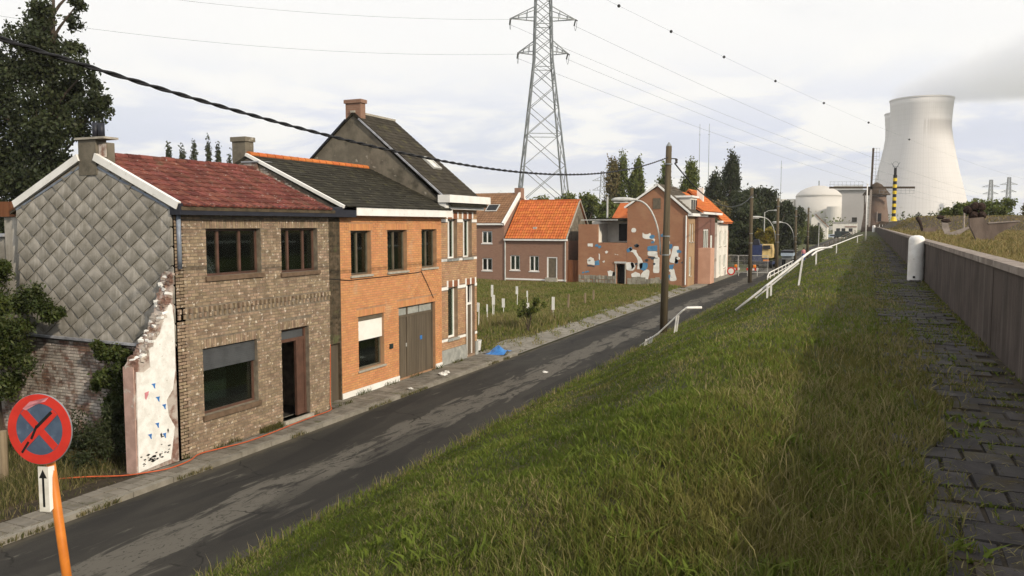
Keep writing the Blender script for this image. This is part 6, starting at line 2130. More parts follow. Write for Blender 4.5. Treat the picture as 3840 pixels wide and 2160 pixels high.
cooling('huge pale concrete cooling tower with steam drifting from its rim', 54.2, 1118.5)
cooling('second cooling tower mostly hidden behind the front one', 50.5, 1250.0)
dm_ = thing('reactor_dome', 'pale round reactor building with domed roof', 'reactor building', (-50, 908, 0))
MB().lathe([(23.0, 0), (23.0, 35.2)], (-50, 908, 0), 48).build('drum', 'dome', dm_, smooth=True)
MB().lathe([(23.4, 35.2), (22.3, 37.5), (18.5, 41.2), (12.5, 44.4), (6, 46.4), (0.5, 47.0)], (-50, 908, 0), 48).build('roof_dome', 'dome', dm_, smooth=True)
MB().tube([(-50, 908, 46.8), (-50, 908, 52)], 0.6, 8).build('vent_mast', 'steel', dm_)
MB().tube([(-34, 880, 0), (-34, 880, 24)], 6.5, 20).build('annexe', 'dome', dm_)
gb_ = thing('plant_building', 'grey box shaped plant hall with flat roof right of the dome', 'industrial building', (-17, 976, 0))
MB().box(-32, -4, 976, 1010, 0, 43).build('hall', 'plant_grey', gb_)
MB().box(-44, -3, 974, 1012, 43.0, 44.5).build('roof', 'roofing_black', gb_)
MB().box(-38, -8, 985, 1005, 44.5, 50.0).build('roof_plant', 'light_steel', gb_)
MB().box(-4, 6, 978, 1000, 0, 22).build('side_block', 'plant_grey', gb_)
d2 = thing('reactor_dome', 'second grey reactor dome rising behind the plant hall roof', 'reactor building', (-30, 1060, 0))
MB().lathe([(24, 0), (24, 40), (20, 46), (12, 51), (1, 53)], (-30, 1060, 0), 40).build('drum', 'dome', d2, smooth=True)
lh = thing('plant_building', 'low white plant building left of the pale dome', 'industrial building', (-92, 905, 0))
MB().box(-100, -74, 905, 925, 0, 33).build('hall', 'white_render', lh)
MB().box(-100, -90, 905.2, 924, 33.0, 36).build('roof_plant', 'light_steel', lh)
for (px, py, H_, lab) in ((-136, 700, 92, 'tall thin mast left of two, above the terrace roofs'), (-128, 700, 92, 'tall thin mast right of two, above the terrace roofs'), (-78, 800, 66, 'thin aerial mast between the bushy trees and the dome')):
    t = thing('aerial_mast', lab, 'mast', (px, py, 0))
    MB().tube([(px, py, 0), (px, py, H_)], [0.45, 0.18], 6).build('mast', 'steel', t)
    MB().tube([(px - 0.9, py, H_ * 0.9), (px + 0.9, py, H_ * 0.9)], 0.15, 6).build('spreader', 'steel', t)
for (x, y, H_, lab) in ((124.0, 1047, 56, 'faint distant lattice pylon right of the cooling tower, left of two'), (142.5, 1055, 59, 'faint distant lattice pylon right of the cooling tower, right of two')):
    pylon('lattice_pylon', lab, (x, y), H_, 12, 4, H_ * 0.6, 2.5, [(H_ * 0.72, 8), (H_ * 0.86, 9)], R(10), 0.5, 'steel', False, 'distant pylons beyond the field')
for (x, y, H_, lab) in ((-150, 470, 38, 'distant lattice pylon left of two beyond the orange roof'), (-128, 470, 36, 'distant lattice pylon right of two beyond the orange roof')):
    pylon('lattice_pylon', lab, (x, y), H_, 8, 3, H_ * 0.6, 1.5, [(H_ * 0.7, 6), (H_ * 0.85, 6)], R(20), 0.26, 'steel', False, 'distant pylons behind the houses')


# ================================================================== trees, bushes
def rand_unit(n):
    v = rng.normal(size=(n, 3))
    return v / np.linalg.norm(v, axis=1)[:, None]


def leaves(C, size, aspect=0.55, up=0.0):
    """one leaf-shaped quad per centre"""
    n = len(C)
    a = rand_unit(n)
    a[:, 2] += up
    a /= np.linalg.norm(a, axis=1)[:, None]
    b = np.cross(a, rand_unit(n))
    b /= np.linalg.norm(b, axis=1)[:, None]
    s = (size * rng.uniform(0.6, 1.3, n))[:, None]
    V = np.stack([C - a * s, C + b * s * aspect, C + a * s, C - b * s * aspect], 1).reshape(-1, 3)
    F = np.arange(4 * n).reshape(-1, 4)
    return V, F


def clumps(blobs, per, shell=0.55):
    """leaf centres gathered in ragged clumps inside each blob (x, y, z, r[, sz])"""
    out = []
    for bl in blobs:
        x, y, z, r = bl[:4]
        sz = bl[4] if len(bl) > 4 else 1.0
        k = max(5, int(14 * min(1.5, r)))
        d = rand_unit(k)
        cc = d * (r * rng.uniform(shell, 1.0, k))[:, None]
        m = int(per * max(0.2, r * r))
        idx = rng.integers(0, k, m)
        p = cc[idx] + rng.normal(size=(m, 3)) * (r * 0.24)
        p[:, 2] *= sz
        out.append(p + np.array([x, y, z]))
    return np.concatenate(out)


def crown(t, C, size, m, name='crown', up=0.0, aspect=0.55):
    V, F = leaves(C, size, aspect, up)
    V = V - np.array(wl(t))
    return link(name, big_mesh(name, V, F, m), t)


def poplar(label, x, y, H, W, m='leaf_mid', n=1500, size=0.34, lean=0.0, group=None, base=0.0):
    H *= 0.97
    W *= 0.78
    t = thing('poplar_tree', label, 'tree', (x, y, base), group)
    MB().tube([(x, y, base - 0.3), (x + lean * 0.4, y, base + H * 0.4), (x + lean, y, base + H * 0.9)], [W * 0.14, W * 0.1, 0.04], 8).build('trunk', 'bark', t)
    b = MB()
    for k in range(7):
        z = base + H * (0.15 + 0.1 * k)
        a = random.uniform(0, 6.28)
        b.tube([(x + lean * (z - base) / H, y, z), (x + lean * (z - base) / H + W * 0.35 * math.cos(a), y + W * 0.35 * math.sin(a), z + H * 0.12)], [W * 0.05, 0.02], 5)
    b.build('limb', 'bark', t)
    k = 46
    tt = rng.uniform(0.05, 1.0, k)
    prof = np.clip(np.power(tt, 0.5) * np.power(1.02 - tt, 0.62) * 1.75, 0.06, 1)
    a = rng.uniform(0, 2 * math.pi, k)
    rr = W * 0.5 * prof * np.sqrt(rng.uniform(0.1, 1, k))
    cx = np.stack([x + lean * tt + rr * np.cos(a), y + rr * np.sin(a), base + H * (0.08 + 0.92 * tt)], 1)
    n = int(n * 3.4)
    idx = rng.choice(k, n, p=(0.3 + prof) / (0.3 + prof).sum())
    C = cx[idx] + rng.normal(size=(n, 3)) * np.array([W * 0.10, W * 0.10, H * 0.045])
    crown(t, C, size * 0.78, m, up=0.9)
    return t


def broad_tree(label, x, y, H, W, m, n=5000, size=0.35, group=None, base=0.0, low=0.2, name='broadleaf_tree', nb=16):
    t = thing(name, label, 'tree' if H > 3.5 else 'shrub', (x, y, base), group)
    MB().tube([(x, y, base - 0.3), (x + W * 0.02, y, base + H * 0.3), (x, y, base + H * 0.7)], [H * 0.03, H * 0.022, 0.04], 8).build('trunk', 'bark', t)
    blobs = []
    for k in range(nb):
        u = rng.uniform(low, 0.86)
        prof = math.sin(math.pi * min(1.0, max(0.08, (u - low * 0.6) / (1.0 - low * 0.6)))) ** 0.6
        a = rng.uniform(0, 6.28)
        rr = W * 0.5 * prof * math.sqrt(rng.uniform(0.15, 0.75))
        blobs.append((x + rr * math.cos(a), y + rr * math.sin(a), base + H * u, max(0.3, W * rng.uniform(0.13, 0.22))))
    b = MB()
    for bl in blobs[::2]:
        b.tube([(x, y, base + H * 0.25), ((x + bl[0]) / 2, (y + bl[1]) / 2, (base + H * 0.3 + bl[2]) / 2), bl[:3]], [H * 0.014, H * 0.009, 0.02], 5)
    b.build('limb', 'bark', t)
    C = clumps(blobs, 1)
    tot = sum(bl[3] ** 2 for bl in blobs)
    C = clumps(blobs, 3.6 * n / tot, 0.3)
    crown(t, C, size * 0.82, m)
    return t


# large tree behind the brown house
T1 = [(-39.22, 28.47, 16.56, 0.74), (-39.64, 29.51, 18.09, 0.53), (-41.38, 29.63, 15.82, 0.94), (-40.09, 27.92, 14.72, 0.94), (-39.72, 29.18, 14.74, 1.05), (-39.63, 30.45, 16.24, 0.46), (-37.63, 29.2, 16.76, 0.38), (-38.49, 30.03, 18.09, 0.32), (-39.49, 30.4, 14.96, 0.59), (-37.14, 29.11, 13.29, 0.63), (-38.91, 29.42, 13.27, 0.94), (-41.21, 29.51, 13.46, 1.16), (-40.41, 27.62, 12.88, 1.05), (-41.99, 28.09, 13.9, 0.84), (-38.44, 30.7, 12.92, 0.46), (-36.8, 29.1, 11.45, 0.84), (-37.09, 30.09, 11.64, 0.42), (-39.78, 30.0, 11.74, 1.16), (-39.42, 27.92, 11.24, 1.26), (-41.71, 27.98, 11.18, 1.16), (-38.95, 30.25, 10.46, 0.74), (-38.44, 28.23, 9.81, 1.16), (-40.89, 28.2, 9.5, 1.26), (-43.02, 28.3, 8.96, 1.26), (-39.12, 27.76, 7.97, 1.26), (-41.39, 27.78, 7.2, 1.26), (-39.87, 29.68, 8.53, 0.84), (-42.24, 26.7, 11.86, 1.26), (-43.21, 27.2, 9.92, 1.47), (-43.97, 27.78, 7.89, 1.26), (-36.44, 29.3, 11.86, 0.42), (-40.0, 30.5, 5.0, 1.5), (-42.5, 29.0, 4.5, 1.6), (-37.8, 30.5, 6.6, 1.0), (-41.5, 28.0, 2.6, 1.5), (-39.0, 28.6, 3.2, 1.4), (-44.5, 28.5, 5.5, 1.4)]
t1 = thing('broadleaf_tree', 'huge dark leafy tree towering behind the slate gable of the brown house', 'tree', (-40.5, 29.0, 0))
MB().tube([(-40.5, 29, -0.3), (-40.4, 29, 6), (-39.9, 29.2, 12), (-39.5, 29.3, 18)], [0.42, 0.34, 0.2, 0.05], 10).build('trunk', 'bark', t1)
for bl in T1[6:30]:
    z = max(3.0, bl[2] - 2.6)
    MB().tube([(-40.3, 29.0, z), ((bl[0] - 40.3) / 2, (bl[1] + 29) / 2, (z + bl[2]) / 2 + 0.2), bl[:3]], [0.12, 0.07, 0.02], 6).build('limb', 'bark', t1)
C = clumps([b_ + (1.15,) for b_ in T1], 1500, 0.25)
crown(t1, C, 0.115, 'leaf_dark')

rows = [(-121.4, 111.8, 20.1), (-119.0, 112.8, 19.7), (-117.0, 113.8, 20.8), (-114.6, 114.9, 20.9), (-112.8, 115.6, 20.2), (-110.7, 116.4, 18.4)]
lab6 = ['first', 'second', 'third', 'fourth, tallest', 'fifth', 'last']
for (x, y, H), lb in zip(rows, lab6):
    poplar('distant poplar above the red roof, %s from the left' % lb, x, y, H, 2.3, 'leaf_dark', 900, 0.3, 0.3, 'poplars in a row above the red roof')
for (x, y, H, W, lb) in ((-104, 86.8, 17.6, 5, 'round tree top just right of the brown house chimney'), (-99.8, 87.8, 15.8, 4.5, 'lower tree top rising over the left end of the red ridge'), (-81.5, 96.3, 16.0, 3.2, 'small tree top peeping over the orange ridge tiles')):
    broad_tree(lb, x, y, H, W, 'leaf_dark', 1600, 0.3)
for (x, y, H, W, m_, lb) in ((-45.4, 145.7, 17.6, 4.6, 'leaf_olive', 'olive brown poplar, leftmost of the group behind the ruined house'), (-43.7, 146.4, 18.6, 3.6, 'leaf_mid', 'tallest green poplar of the group behind the ruined house'), (-42.0, 147.0, 15.4, 3.2, 'leaf_mid', 'short green poplar in the group behind the ruined house'), (-40.8, 147.6, 17.9, 3.6, 'leaf_mid', 'green poplar at the right of the group behind the ruined house'),
                             (-33.9, 139.8, 15.9, 4.4, 'leaf_mid', 'leaning poplar behind the gable, left of the tall wooden pole'), (-28.8, 136.4, 15.9, 4.4, 'leaf_mid', 'leaning poplar behind the dormer, right of the tall wooden pole')):
    poplar(lb, x, y, H, W, m_, 2600, 0.3, 1.0, 'poplars behind the mural houses')
poplar('tall dark poplar with slanting top right of the terrace', -23.4, 144.0, 18.6, 4.4, 'leaf_dark', 3800, 0.3, 1.4)
poplar('lower dark poplar leaning against the tall one by the terrace', -26.0, 142.0, 14.2, 4.6, 'leaf_dark', 2800, 0.3, 1.2)
for (x, y, H, W, m_, lb) in ((-19.6, 128, 11.2, 7.0, 'leaf_dark', 'dark bushy tree left of two behind the works truck'), (-16.4, 134, 12.4, 8.0, 'leaf_dark', 'large dark round tree behind the lamp poles'), (-15.2, 150, 10.4, 7.0, 'leaf_dark', 'dark tree sloping down towards the pale dome'), (-16.2, 176, 8.4, 6.0, 'leaf_mid', 'lighter tree at the road side before the pale dome'), (-19.0, 104, 7.0, 6.0, 'leaf_dark', 'dark roadside thicket beside the white end house'), (-15.6, 114, 5.6, 5.0, 'leaf_dark', 'dark shrubbery behind the works truck'),
                             (-12.9, 112.5, 5.0, 3.6, 'leaf_yellow', 'yellowing bush above the cream cab of the truck'), (-17.5, 215, 6.4, 7, 'leaf_mid', 'green bush below the white gabled farmhouse'), (-15.0, 240, 5.0, 7, 'leaf_mid', 'low green bush right of the farmhouse'), (-19.8, 142, 12.0, 8.5, 'leaf_dark', 'full dark crown filling the gap right of the tall poplar'), (-17.9, 121, 9.4, 7.5, 'leaf_dark', 'dark tree crown directly above the works truck'), (-14.3, 164, 9.0, 6.5, 'leaf_dark', 'low dark crown behind the farthest lamp poles'), (-21, 120, 8.5, 7, 'leaf_olive', 'olive tree between poplars and dark trees')):
    broad_tree(lb, x, y, H, W, m_, 4200, 0.32, low=0.05, nb=20)
for k, (x, y, H, W) in enumerate(((-75, 150, 11.4, 8), (-69, 149, 12.6, 9), (-62, 146, 11.0, 9), (-56, 142, 11.2, 8), (-50.5, 138, 11.6, 8), (-46, 134, 11.4, 7), (-39, 130, 10.5, 7))):
    broad_tree('%s tree of the wood behind the orange roofed house' % ('leftmost', 'rounded', 'low left', 'middle', 'pale', 'right', 'rightmost')[k], x, y, H, W, 'leaf_mid', 2200, 0.34, 'trees of the wood behind the orange roof', low=0.1, nb=14)
far = MB()
# far woods along the horizon
C = []
for k in range(240):
    a = rng.uniform(-1.75, 0.35)
    d = rng.uniform(420, 700)
    C.append((d * math.sin(a), d * math.cos(a), rng.uniform(2, 7), rng.uniform(5, 10)))
C = [c for c in C if not (-25 < c[0] < 30 and c[1] < 520)]
P_ = clumps(C, 1.2, 0.4)
P_[:, 2] = np.abs(P_[:, 2])
V, F = leaves(P_, 1.1)
o = link('far_wood', big_mesh('far_wood', V, F, 'leaf_mid'), kind='stuff')
# bushes on the bank right of the beacon
bank = [(9, 101, 1.3, 4, 'leaf_mid', 'low green bush on the bank behind the pale post'), (13.5, 112, 2.2, 5, 'leaf_mid', 'green bush on the bank left of the large sculpture'), (19.5, 116, 3.6, 5, 'leaf_olive', 'olive bush on the bank behind the large sculpture'), (25, 118, 2.2, 5, 'leaf_mid', 'low bush on the bank below the distant pylons'), (30.5, 113, 4.2, 7, 'leaf_dark', 'dark bush on the bank at the right edge'), (37, 112, 4.6, 7, 'leaf_dark', 'second dark bush on the bank beyond the right edge')]
for (x, y, H, W, m_, lb) in bank:
    broad_tree(lb, x, y, H, W, m_, 1500, 0.2, base=float(field_z(x, y)) - 0.2, low=0.05, name='bush', nb=12)
C = []
for k in range(34):
    C.append((6 + k * 1.7 + rng.uniform(-1, 1), 168 + rng.uniform(-6, 6) + k * 0.6, 6.6 + rng.uniform(-0.1, 0.7), rng.uniform(0.5, 1.0)))
V, F = leaves(clumps(C, 70, 0.4), 0.22)
link('hedge_row', big_mesh('hedge_row', V, F, 'leaf_dark'), kind='stuff')

# creeper and bush on the old brick wall
t = thing('bush', 'large dark green bush hanging over the left part of the slate gable', 'bush', (-19.2, 12.2, 0))
MB().tube([(-19.6, 12.6, 0), (-19.4, 12.4, 2.0), (-19.0, 12.2, 3.6)], [0.06, 0.05, 0.02], 6).build('stem', 'bark', t)
bl = [(-20.6, 12.1, 4.4, 0.65), (-19.9, 12.2, 4.55, 0.45), (-19.2, 12.3, 4.0, 0.5), (-20.2, 12.0, 3.6, 0.7), (-19.2, 12.0, 3.3, 0.6), (-18.4, 12.2, 3.5, 0.45), (-17.7, 12.3, 3.55, 0.38), (-17.3, 12.4, 3.3, 0.22), (-18.2, 12.1, 2.9, 0.5), (-19.0, 11.9, 2.5, 0.65), (-20.0, 11.9, 2.6, 0.7), (-18.1, 12.2, 2.3, 0.42), (-19.1, 11.9, 1.9, 0.5), (-19.9, 11.8, 1.8, 0.55), (-18.5, 12.1, 1.7, 0.36), (-19.3, 12.0, 1.45, 0.3), (-18.9, 12.3, 4.4, 0.2), (-20.8, 11.9, 2.0, 0.7)]
crown(t, clumps(bl, 9500, 0.2), 0.055, 'leaf_bush', aspect=0.38, up=-0.3)
t = thing('climbing_plant', 'climbing plant with yellow green leaves on the old brick wall beside the stump', 'climbing plant', (-15.8, 12.8, 0))
b = MB()
for k in range(5):
    b.tube([(-15.9 + 0.1 * k, 12.9, 0), (-15.95 + 0.12 * k, 12.86, 1.2), (-15.9 + random.uniform(-0.3, 0.3), 12.84, 2.4)], [0.02, 0.015, 0.006], 5)
b.build('stem', 'bark', t)
bl = [(-16.2, 12.78, 2.5, 0.22), (-15.8, 12.78, 2.35, 0.3), (-15.5, 12.8, 2.1, 0.28), (-15.9, 12.75, 1.9, 0.32), (-16.25, 12.78, 1.7, 0.22), (-15.6, 12.75, 1.6, 0.3), (-15.9, 12.75, 1.3, 0.3), (-15.65, 12.75, 1.05, 0.28), (-15.9, 12.7, 0.75, 0.3), (-15.4, 12.8, 2.45, 0.15), (-15.35, 12.78, 1.35, 0.16)]
crown(t, clumps(bl, 6500, 0.3), 0.045, 'leaf_bush', aspect=0.6)
t = thing('bush', 'dark scrubby bush growing at the foot of the old brick wall', 'bush', (-15.6, 12.2, 0))
bl = [(-16.8, 12.2, 0.5, 0.45), (-16.2, 12.0, 0.6, 0.5), (-15.6, 12.2, 0.65, 0.5), (-15.1, 12.4, 0.6, 0.42), (-14.75, 12.5, 0.45, 0.3), (-15.4, 11.8, 0.3, 0.4), (-16.2, 11.6, 0.3, 0.4), (-14.7, 12.2, 0.9, 0.22), (-15.3, 12.4, 1.05, 0.3), (-17.4, 12.0, 0.4, 0.4)]
crown(t, clumps(bl, 4200, 0.25), 0.045, 'leaf_dark', aspect=0.4, up=0.4, name='foliage')
MB().tube([(-15.5, 12.3, 0), (-15.4, 12.3, 0.8)], [0.02, 0.008], 5).build('stem', 'bark', t)
t = thing('sapling', 'thin green sapling among tall dry grass in the middle of the lot', 'sapling', (-15.4, 36.4, 0))
b = MB()
tips_ = []
for k in range(9):
    a = random.uniform(0, 6.28)
    e_ = (-15.4 + random.uniform(0.2, 0.55) * math.cos(a), 36.4 + random.uniform(0.2, 0.55) * math.sin(a), random.uniform(0.9, 2.0))
    tips_.append(e_)
    b.tube([(-15.4, 36.4, 0), (-15.4 + (e_[0] + 15.4) * 0.3, 36.4 + (e_[1] - 36.4) * 0.3, e_[2] * 0.55), e_], [0.02, 0.014, 0.005], 5)
tips_.append((-14.6, 36.6, 1.5))
b.tube([(-15.4, 36.4, 0.9), (-14.6, 36.6, 1.5)], [0.012, 0.005], 5)
b.build('stem', 'bark', t)
crown(t, clumps([(*q, 0.2) for q in tips_] + [(-15.4, 36.4, 0.9, 0.25)], 1300, 0.2), 0.05, 'leaf_mid', up=0.5, name='foliage')


# ================================================================== grass
def blades(name, P, length, width, m, tint=None, straw=None, bend=0.5, parent=None):
    n = len(P)
    a = rng.uniform(0, 2 * math.pi, n)
    side = np.stack([np.cos(a), np.sin(a), np.zeros(n)], 1) * (width / 2)[:, None]
    la = rng.uniform(0, 2 * math.pi, n)
    lean = np.stack([np.cos(la), np.sin(la), np.zeros(n)], 1) * (length * bend * rng.uniform(0.1, 1.3, n))[:, None]
    up = np.zeros((n, 3))
    up[:, 2] = length
    mid = P + up * 0.55 + lean * 0.3
    tip = P + up * 0.92 + lean
    V = np.stack([P - side, P + side, mid + side * 0.75, mid - side * 0.75, tip], 1).reshape(-1, 3)
    i = np.arange(n)[:, None] * 5
    F = np.concatenate([i + np.array([[0, 1, 2]]), i + np.array([[0, 2, 3]]), i + np.array([[3, 2, 4]])], 0)
    tint = rng.uniform(0, 1, n) if tint is None else tint
    straw = np.zeros(n) if straw is None else straw
    me = big_mesh(name, V, F, m, {'tint': np.repeat(tint, 5), 'straw': np.repeat(straw, 5)})
    return link(name, me, parent, kind='stuff')


def scatter(n, r0, r1, a0, a1):
    """points whose density falls with the square of the distance from the walker"""
    r = np.exp(rng.uniform(math.log(r0), math.log(r1), n))
    a = rng.uniform(a0, a1, n)
    return r * np.sin(a), r * np.cos(a), r


def patch(x, y, s, ph=0.0):
    return 0.5 + 0.25 * (np.sin(x * s + ph) * np.sin(y * s * 0.8 + ph * 2) + np.sin(x * s * 2.1 + y * s * 1.3 + ph))


# dike slope and crest
x, y, r = scatter(560000, 2.6, 130, -1.25, 0.12)
keep = (x > -9.25) & (x < 1.5)
x, y, r = x[keep], y[keep], r[keep]
pedge = lambda yy: np.interp(yy, [4, 6, 10.5, 19, 50], [0.24, 0.5, 0.74, 0.66, 0.95]) + 0.08 * np.sin(yy * 1.7 + 1) + 0.05 * np.sin(yy * 4.9)
pth = (x > 0.16) & (x < 1.5)
keep = ~pth | (rng.uniform(size=len(x)) < np.where(x > 1.30 + 0.1 * np.sin(y * 1.3), 0.75, 0.03 + 0.85 * (x < pedge(y)) + 0.2 * (patch(x, y, 1.9) > 0.66)))
x, y, r = x[keep], y[keep], r[keep]
pth = (x > 0.16)
cl = patch(x, y, 5.3, 0.7) * 0.6 + patch(x, y, 11.0, 2.0) * 0.4
bare = (patch(x, y, 2.7, 3.1) > 0.93)
keep = (rng.uniform(size=len(x)) < np.where(bare, 0.25, 0.5 + 0.9 * cl))
x, y, r, pth, cl = x[keep], y[keep], r[keep], pth[keep], cl[keep]
z = np.where(pth, 3.768, dike_z(x, y) - 0.015)
L = rng.uniform(0.02, 0.058, len(x)) * (0.55 + 0.5 * patch(x, y, 1.4) + 0.75 * cl) * np.where(rng.uniform(size=len(x)) < 0.05, 1.9, 1.0) * (1 + 1.0 * np.clip((x + 2.2) / 1.8, 0, 1) * np.clip((16 - r) / 8, 0, 1)) * np.where(x > pedge(y), 0.7, 1.0)
L = np.where(x < -8.6, L * 1.7, L)
Wd = 0.0032 + 0.0011 * r
tx = np.interp(y, [5.5, 7.3, 7.9, 8.7, 9.2, 12, 20, 32], [-4.5, -3.75, -3.45, -3.1, -2.4, -1.95, -1.7, -1.6])
trail = np.exp(-((x - tx) / 0.17) ** 2) * (y > 5.5) * (y < 26) * (0.55 + 0.45 * (y < 9.6))
trail += 0.3 * np.exp(-((x + 2.4 + 0.35 * np.sin(y * 0.25)) / 0.35) ** 2) * (y > 9)
straw = np.clip(rng.uniform(0, 1, len(x)) < 0.06 + 0.26 * (patch(x, y, 0.8, 1.0) > 0.62) + 0.6 * trail + 0.22 * (x > -0.6), 0, 1).astype(float) * rng.uniform(0.35, 1, len(x))
L = L * (1 - 0.5 * np.clip(trail, 0, 1))
tint = np.clip(rng.normal(0.38, 0.22, len(x)) + 0.34 * np.clip((x + 2.2) / 2.0, 0, 1), 0, 1)
blades('dike_grass', np.stack([x, y, z], 1), L, Wd, 'grass_dike', tint, straw, 0.75)
# broad weeds among the grass
cx, cy, r = scatter(520, 2.8, 16, -0.75, 0.12)
keep = (cx > -8) & (cx < 1.3) & (patch(cx, cy, 1.1, 2.0) > 0.42)
cx, cy = np.repeat(cx[keep], 9), np.repeat(cy[keep], 9)
x, y = cx + rng.normal(0, 0.035, len(cx)), cy + rng.normal(0, 0.035, len(cx))
z = np.where(x > 0.16, 3.77, dike_z(x, y))
blades('broad_weeds', np.stack([x, y, z - 0.01], 1), rng.uniform(0.05, 0.12, len(x)), rng.uniform(0.018, 0.034, len(x)), 'grass_dike', rng.uniform(0, 0.35, len(x)), None, 1.3)
# tall stems at the toe of the dike
y = rng.uniform(6, 60, 1500)
x = rng.normal(-9.0, 0.12, 1500)
blades('toe_stems', np.stack([x, y, np.maximum(0, dike_z(x, y)) - 0.01], 1), rng.uniform(0.1, 0.34, 1500), np.full(1500, 0.012), 'grass_dike', rng.uniform(0.2, 1, 1500), (rng.uniform(size=1500) < 0.4) * 1.0, 0.5)
# dry stalks lying on the path and fallen leaves
x, y, r = scatter(5200, 2.8, 30, -0.25, 0.2)
keep = (x > 0.2) & (x < 1.48)
x, y = x[keep], y[keep]
z = np.where(x > 0.16, 3.795, dike_z(x, y) + 0.02)
blades('dry_stalks', np.stack([x, y, z], 1), rng.uniform(0.012, 0.03, len(x)), rng.uniform(0.004, 0.009, len(x)), 'grass_dike', rng.uniform(0.5, 1, len(x)), rng.uniform(0.3, 0.9, len(x)), 5.0)
# moss and small grass in the paver joints
n = 16000
y = rng.uniform(2.5, 30, n)
jr = np.round((y - 2.5) / 0.302)
onrow = rng.uniform(size=n) < 0.6
y = np.where(onrow, 2.5 + jr * 0.302 - 0.006, y)
x = np.where(onrow, rng.uniform(0.45, 1.5, n), 0.40 + ((np.floor((y - 2.5) / 0.302) % 2) * 0.155) + np.floor(rng.uniform(0, 4, n)) * 0.309 - 0.006)
keep = (patch(x, y, 2.4, 0.3) > 0.42) & (x < 1.5)
x, y = x[keep], y[keep]
blades('joint_moss', np.stack([x, y, np.full(len(x), 3.77)], 1), rng.uniform(0.02, 0.045, len(x)), np.full(len(x), 0.012), 'grass_dike', rng.uniform(0, 0.8, len(x)), (rng.uniform(size=len(x)) < 0.25) * 0.6, 1.4)
# field beyond the wall
x, y, r = scatter(110000, 6, 130, -0.03, 0.42)
keep = (x > 1.72) & (x < 40)
x, y, r = x[keep], y[keep], r[keep]
z = field_z(x, y)
blades('field_grass', np.stack([x, y, z - 0.01], 1), rng.uniform(0.07, 0.2, len(x)) * (0.7 + 0.6 * patch(x, y, 0.9)), 0.004 + 0.0011 * r, 'grass_field', rng.uniform(0.2, 1, len(x)), (rng.uniform(size=len(x)) < 0.3) * 0.7, 0.6)
# empty lot
n = 130000
x = rng.uniform(-36, -14.6, n)
y = rng.uniform(29.2, 68.6, n)
keep = (rng.uniform(size=n) < np.where(x > -15.4, 0.5, 1.0))
x, y = x[keep], y[keep]
d = np.hypot(x, y)
tall = np.exp(-(((x + 17.6) / 2.6) ** 2 + ((y - 38.5) / 3.2) ** 2)) + 0.7 * np.exp(-(((x + 15.7) / 0.7) ** 2 + ((y - 40.5) / 1.2) ** 2)) + 0.6 * np.exp(-(((x + 16.2) / 1.5) ** 2 + ((y - 66.5) / 1.6) ** 2))
L = rng.uniform(0.08, 0.22, len(x)) * (0.7 + 0.7 * patch(x, y, 0.5)) + tall * rng.uniform(0.1, 0.65, len(x))
straw = ((rng.uniform(size=len(x)) < 0.14 + 0.5 * tall + 0.2 * (patch(x, y, 0.33, 0.5) > 0.6)) * rng.uniform(0.5, 1, len(x)))
blades('lot_grass', np.stack([x, y, 0.05 + 0.04 * np.sin(x * 0.7) * np.sin(y * 0.5) - 0.01], 1), L, 0.004 + 0.0009 * d, 'grass_lot', rng.uniform(0, 0.9, len(x)), straw, 0.5)
# yard weeds
n = 42000
x = rng.uniform(-22, -13.95, n)
y = rng.uniform(2.5, 12.9, n)
keep = rng.uniform(size=n) < np.where(x > -14.6, 0.35, 1.0)
x, y = x[keep], y[keep]
hh = 0.12 + 0.3 * patch(x, y, 1.3) * np.clip((-14.1 - x) / 1.5, 0.15, 1)
blades('yard_weeds', np.stack([x, y, 0.05 + 0.05 * np.sin(x * 1.2) * np.sin(y * 0.9) - 0.01], 1), rng.uniform(0.4, 1.3, len(x)) * hh, np.full(len(x), 0.014), 'weed', rng.uniform(0, 1, len(x)), (rng.uniform(size=len(x)) < 0.22) * 0.8, 0.6)
# weeds along kerb, joints and house foot
n = 9000
y = rng.uniform(3, 29, n)
x = np.where(rng.uniform(size=n) < 0.65, rng.normal(-13.16, 0.05, n), rng.normal(-13.36, 0.06, n))
keep = patch(x * 0 + 3, y, 2.6) + patch(x * 0, y, 0.7, 1.2) > 1.12
x, y = x[keep], y[keep]
blades('kerb_weeds', np.stack([x, y, np.full(len(x), 0.03)], 1), rng.uniform(0.04, 0.14, len(x)), np.full(len(x), 0.014), 'weed', rng.uniform(0, 1, len(x)), (rng.uniform(size=len(x)) < 0.3) * 0.8, 0.9)
n = 2600
y = np.concatenate([rng.normal(15.9, 0.5, n // 2), rng.uniform(13, 28, n // 2)])
x = rng.normal(-13.93, 0.05, n)
keep = (patch(x * 0 + 1, y, 3.1) > 0.5) & ((y < 16.3) | (y > 17.6))
x, y = x[keep], y[keep]
x = np.where(y > 19.4, x - 0.38, x)
blades('house_foot_weeds', np.stack([x, y, np.full(len(x), 0.1)], 1), rng.uniform(0.05, 0.22, len(x)), np.full(len(x), 0.014), 'weed', rng.uniform(0, 0.7, len(x)), None, 0.8)
n = 14000
y = rng.uniform(29.4, 67, n)
x = rng.uniform(-15.3, -13.2, n)
keep = (patch(x, y, 2.2) > 0.6) & (rng.uniform(size=n) < 0.35 + 0.6 * (x < -14.6))
x, y = x[keep], y[keep]
blades('verge_weeds', np.stack([x, y, np.full(len(x), 0.05)], 1), rng.uniform(0.05, 0.16, len(x)), np.full(len(x), 0.035), 'grass_lot', rng.uniform(0, 1, len(x)), (rng.uniform(size=len(x)) < 0.3) * 0.7, 0.9)
# small stones on the verge
b = MB()
for k in range(420):
    b.ball((random.uniform(-15.0, -13.3), random.uniform(29.6, 66), 0.06), random.uniform(0.02, 0.06), 5, 3, (1.2, 1, 0.6), 0.25)
b.build('gravel', 'kerb', kind='stuff')


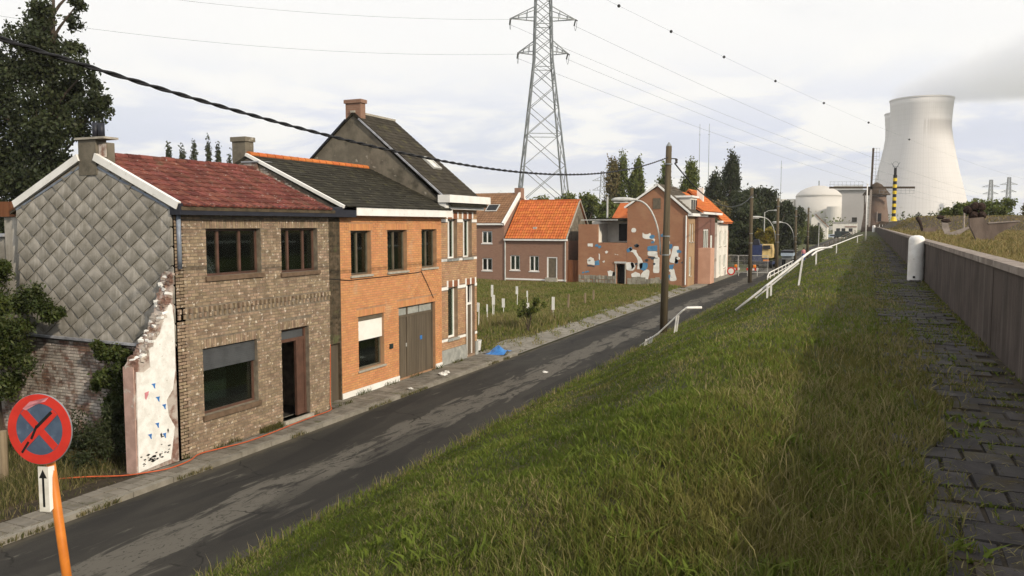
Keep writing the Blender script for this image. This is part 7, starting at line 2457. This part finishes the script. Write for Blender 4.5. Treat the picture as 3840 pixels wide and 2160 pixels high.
# ================================================================== steam and air
def plume():
    m = bpy.data.materials.new('steam')
    m.use_nodes = True
    t = m.node_tree
    t.nodes.remove(t.nodes['Principled BSDF'])
    v = N(t, 'ShaderNodeVolumePrincipled')
    v.inputs['Color'].default_value = (0.95, 0.965, 1.0, 1)
    v.inputs['Anisotropy'].default_value = 0.2
    g = N(t, 'ShaderNodeTexCoord').outputs['Object']
    s = N(t, 'ShaderNodeSeparateXYZ')
    t.links.new(g, s.inputs[0])
    n = N(t, 'ShaderNodeTexNoise', i_Scale=0.028, i_Detail=5.0, i_Roughness=0.6)
    t.links.new(g, n.inputs['Vector'])
    # radius of the drifting plume grows downwind (along +x)
    rad = math_n(t, 'ADD', 27.0, math_n(t, 'MULTIPLY', s.outputs[0], 0.27))
    cz = math_n(t, 'ADD', 9.0, math_n(t, 'MULTIPLY', s.outputs[0], 0.19))
    dz = math_n(t, 'SUBTRACT', s.outputs[2], cz)
    rr = math_n(t, 'SQRT', math_n(t, 'ADD', math_n(t, 'MULTIPLY', dz, dz), math_n(t, 'MULTIPLY', s.outputs[1], math_n(t, 'MULTIPLY', s.outputs[1], 0.5))))
    q = math_n(t, 'SUBTRACT', math_n(t, 'ADD', 0.62, n.outputs[0]), math_n(t, 'DIVIDE', rr, rad))
    fade = math_n(t, 'SUBTRACT', 1.0, ramp(t, s.outputs[0], 90, 330))
    d = math_n(t, 'MULTIPLY', math_n(t, 'MULTIPLY', ramp(t, q, 0.12, 0.62), 0.022), math_n(t, 'ADD', 0.18, math_n(t, 'MULTIPLY', fade, 0.82)))
    d = math_n(t, 'MULTIPLY', d, ramp(t, s.outputs[0], -38, -22))
    t.links.new(d, v.inputs['Density'])
    o = [q_ for q_ in t.nodes if q_.type == 'OUTPUT_MATERIAL'][0]
    t.links.new(v.outputs[0], o.inputs['Volume'])
    b = MB()
    b.prism([(-38, -70, -6), (330, -70, -6), (330, -70, 200), (-38, -70, 60)], (0, 140, 0))
    ob = b.build('steam_plume', m)
    ob.location = (54.2, 1118.5, 161.5)
    ob['kind'] = 'stuff'


plume()

hz = bpy.data.materials.new('air')
hz.use_nodes = True
t = hz.node_tree
t.nodes.remove(t.nodes['Principled BSDF'])
v = N(t, 'ShaderNodeVolumePrincipled')
v.inputs['Color'].default_value = (0.97, 0.985, 1.0, 1)
v.inputs['Density'].default_value = 0.00016
o = [q_ for q_ in t.nodes if q_.type == 'OUTPUT_MATERIAL'][0]
t.links.new(v.outputs[0], o.inputs['Volume'])
hb = MB().box(-6100, 6100, -400, 7100, -1.1, 360).build('haze', hz)
hb['kind'] = 'stuff'
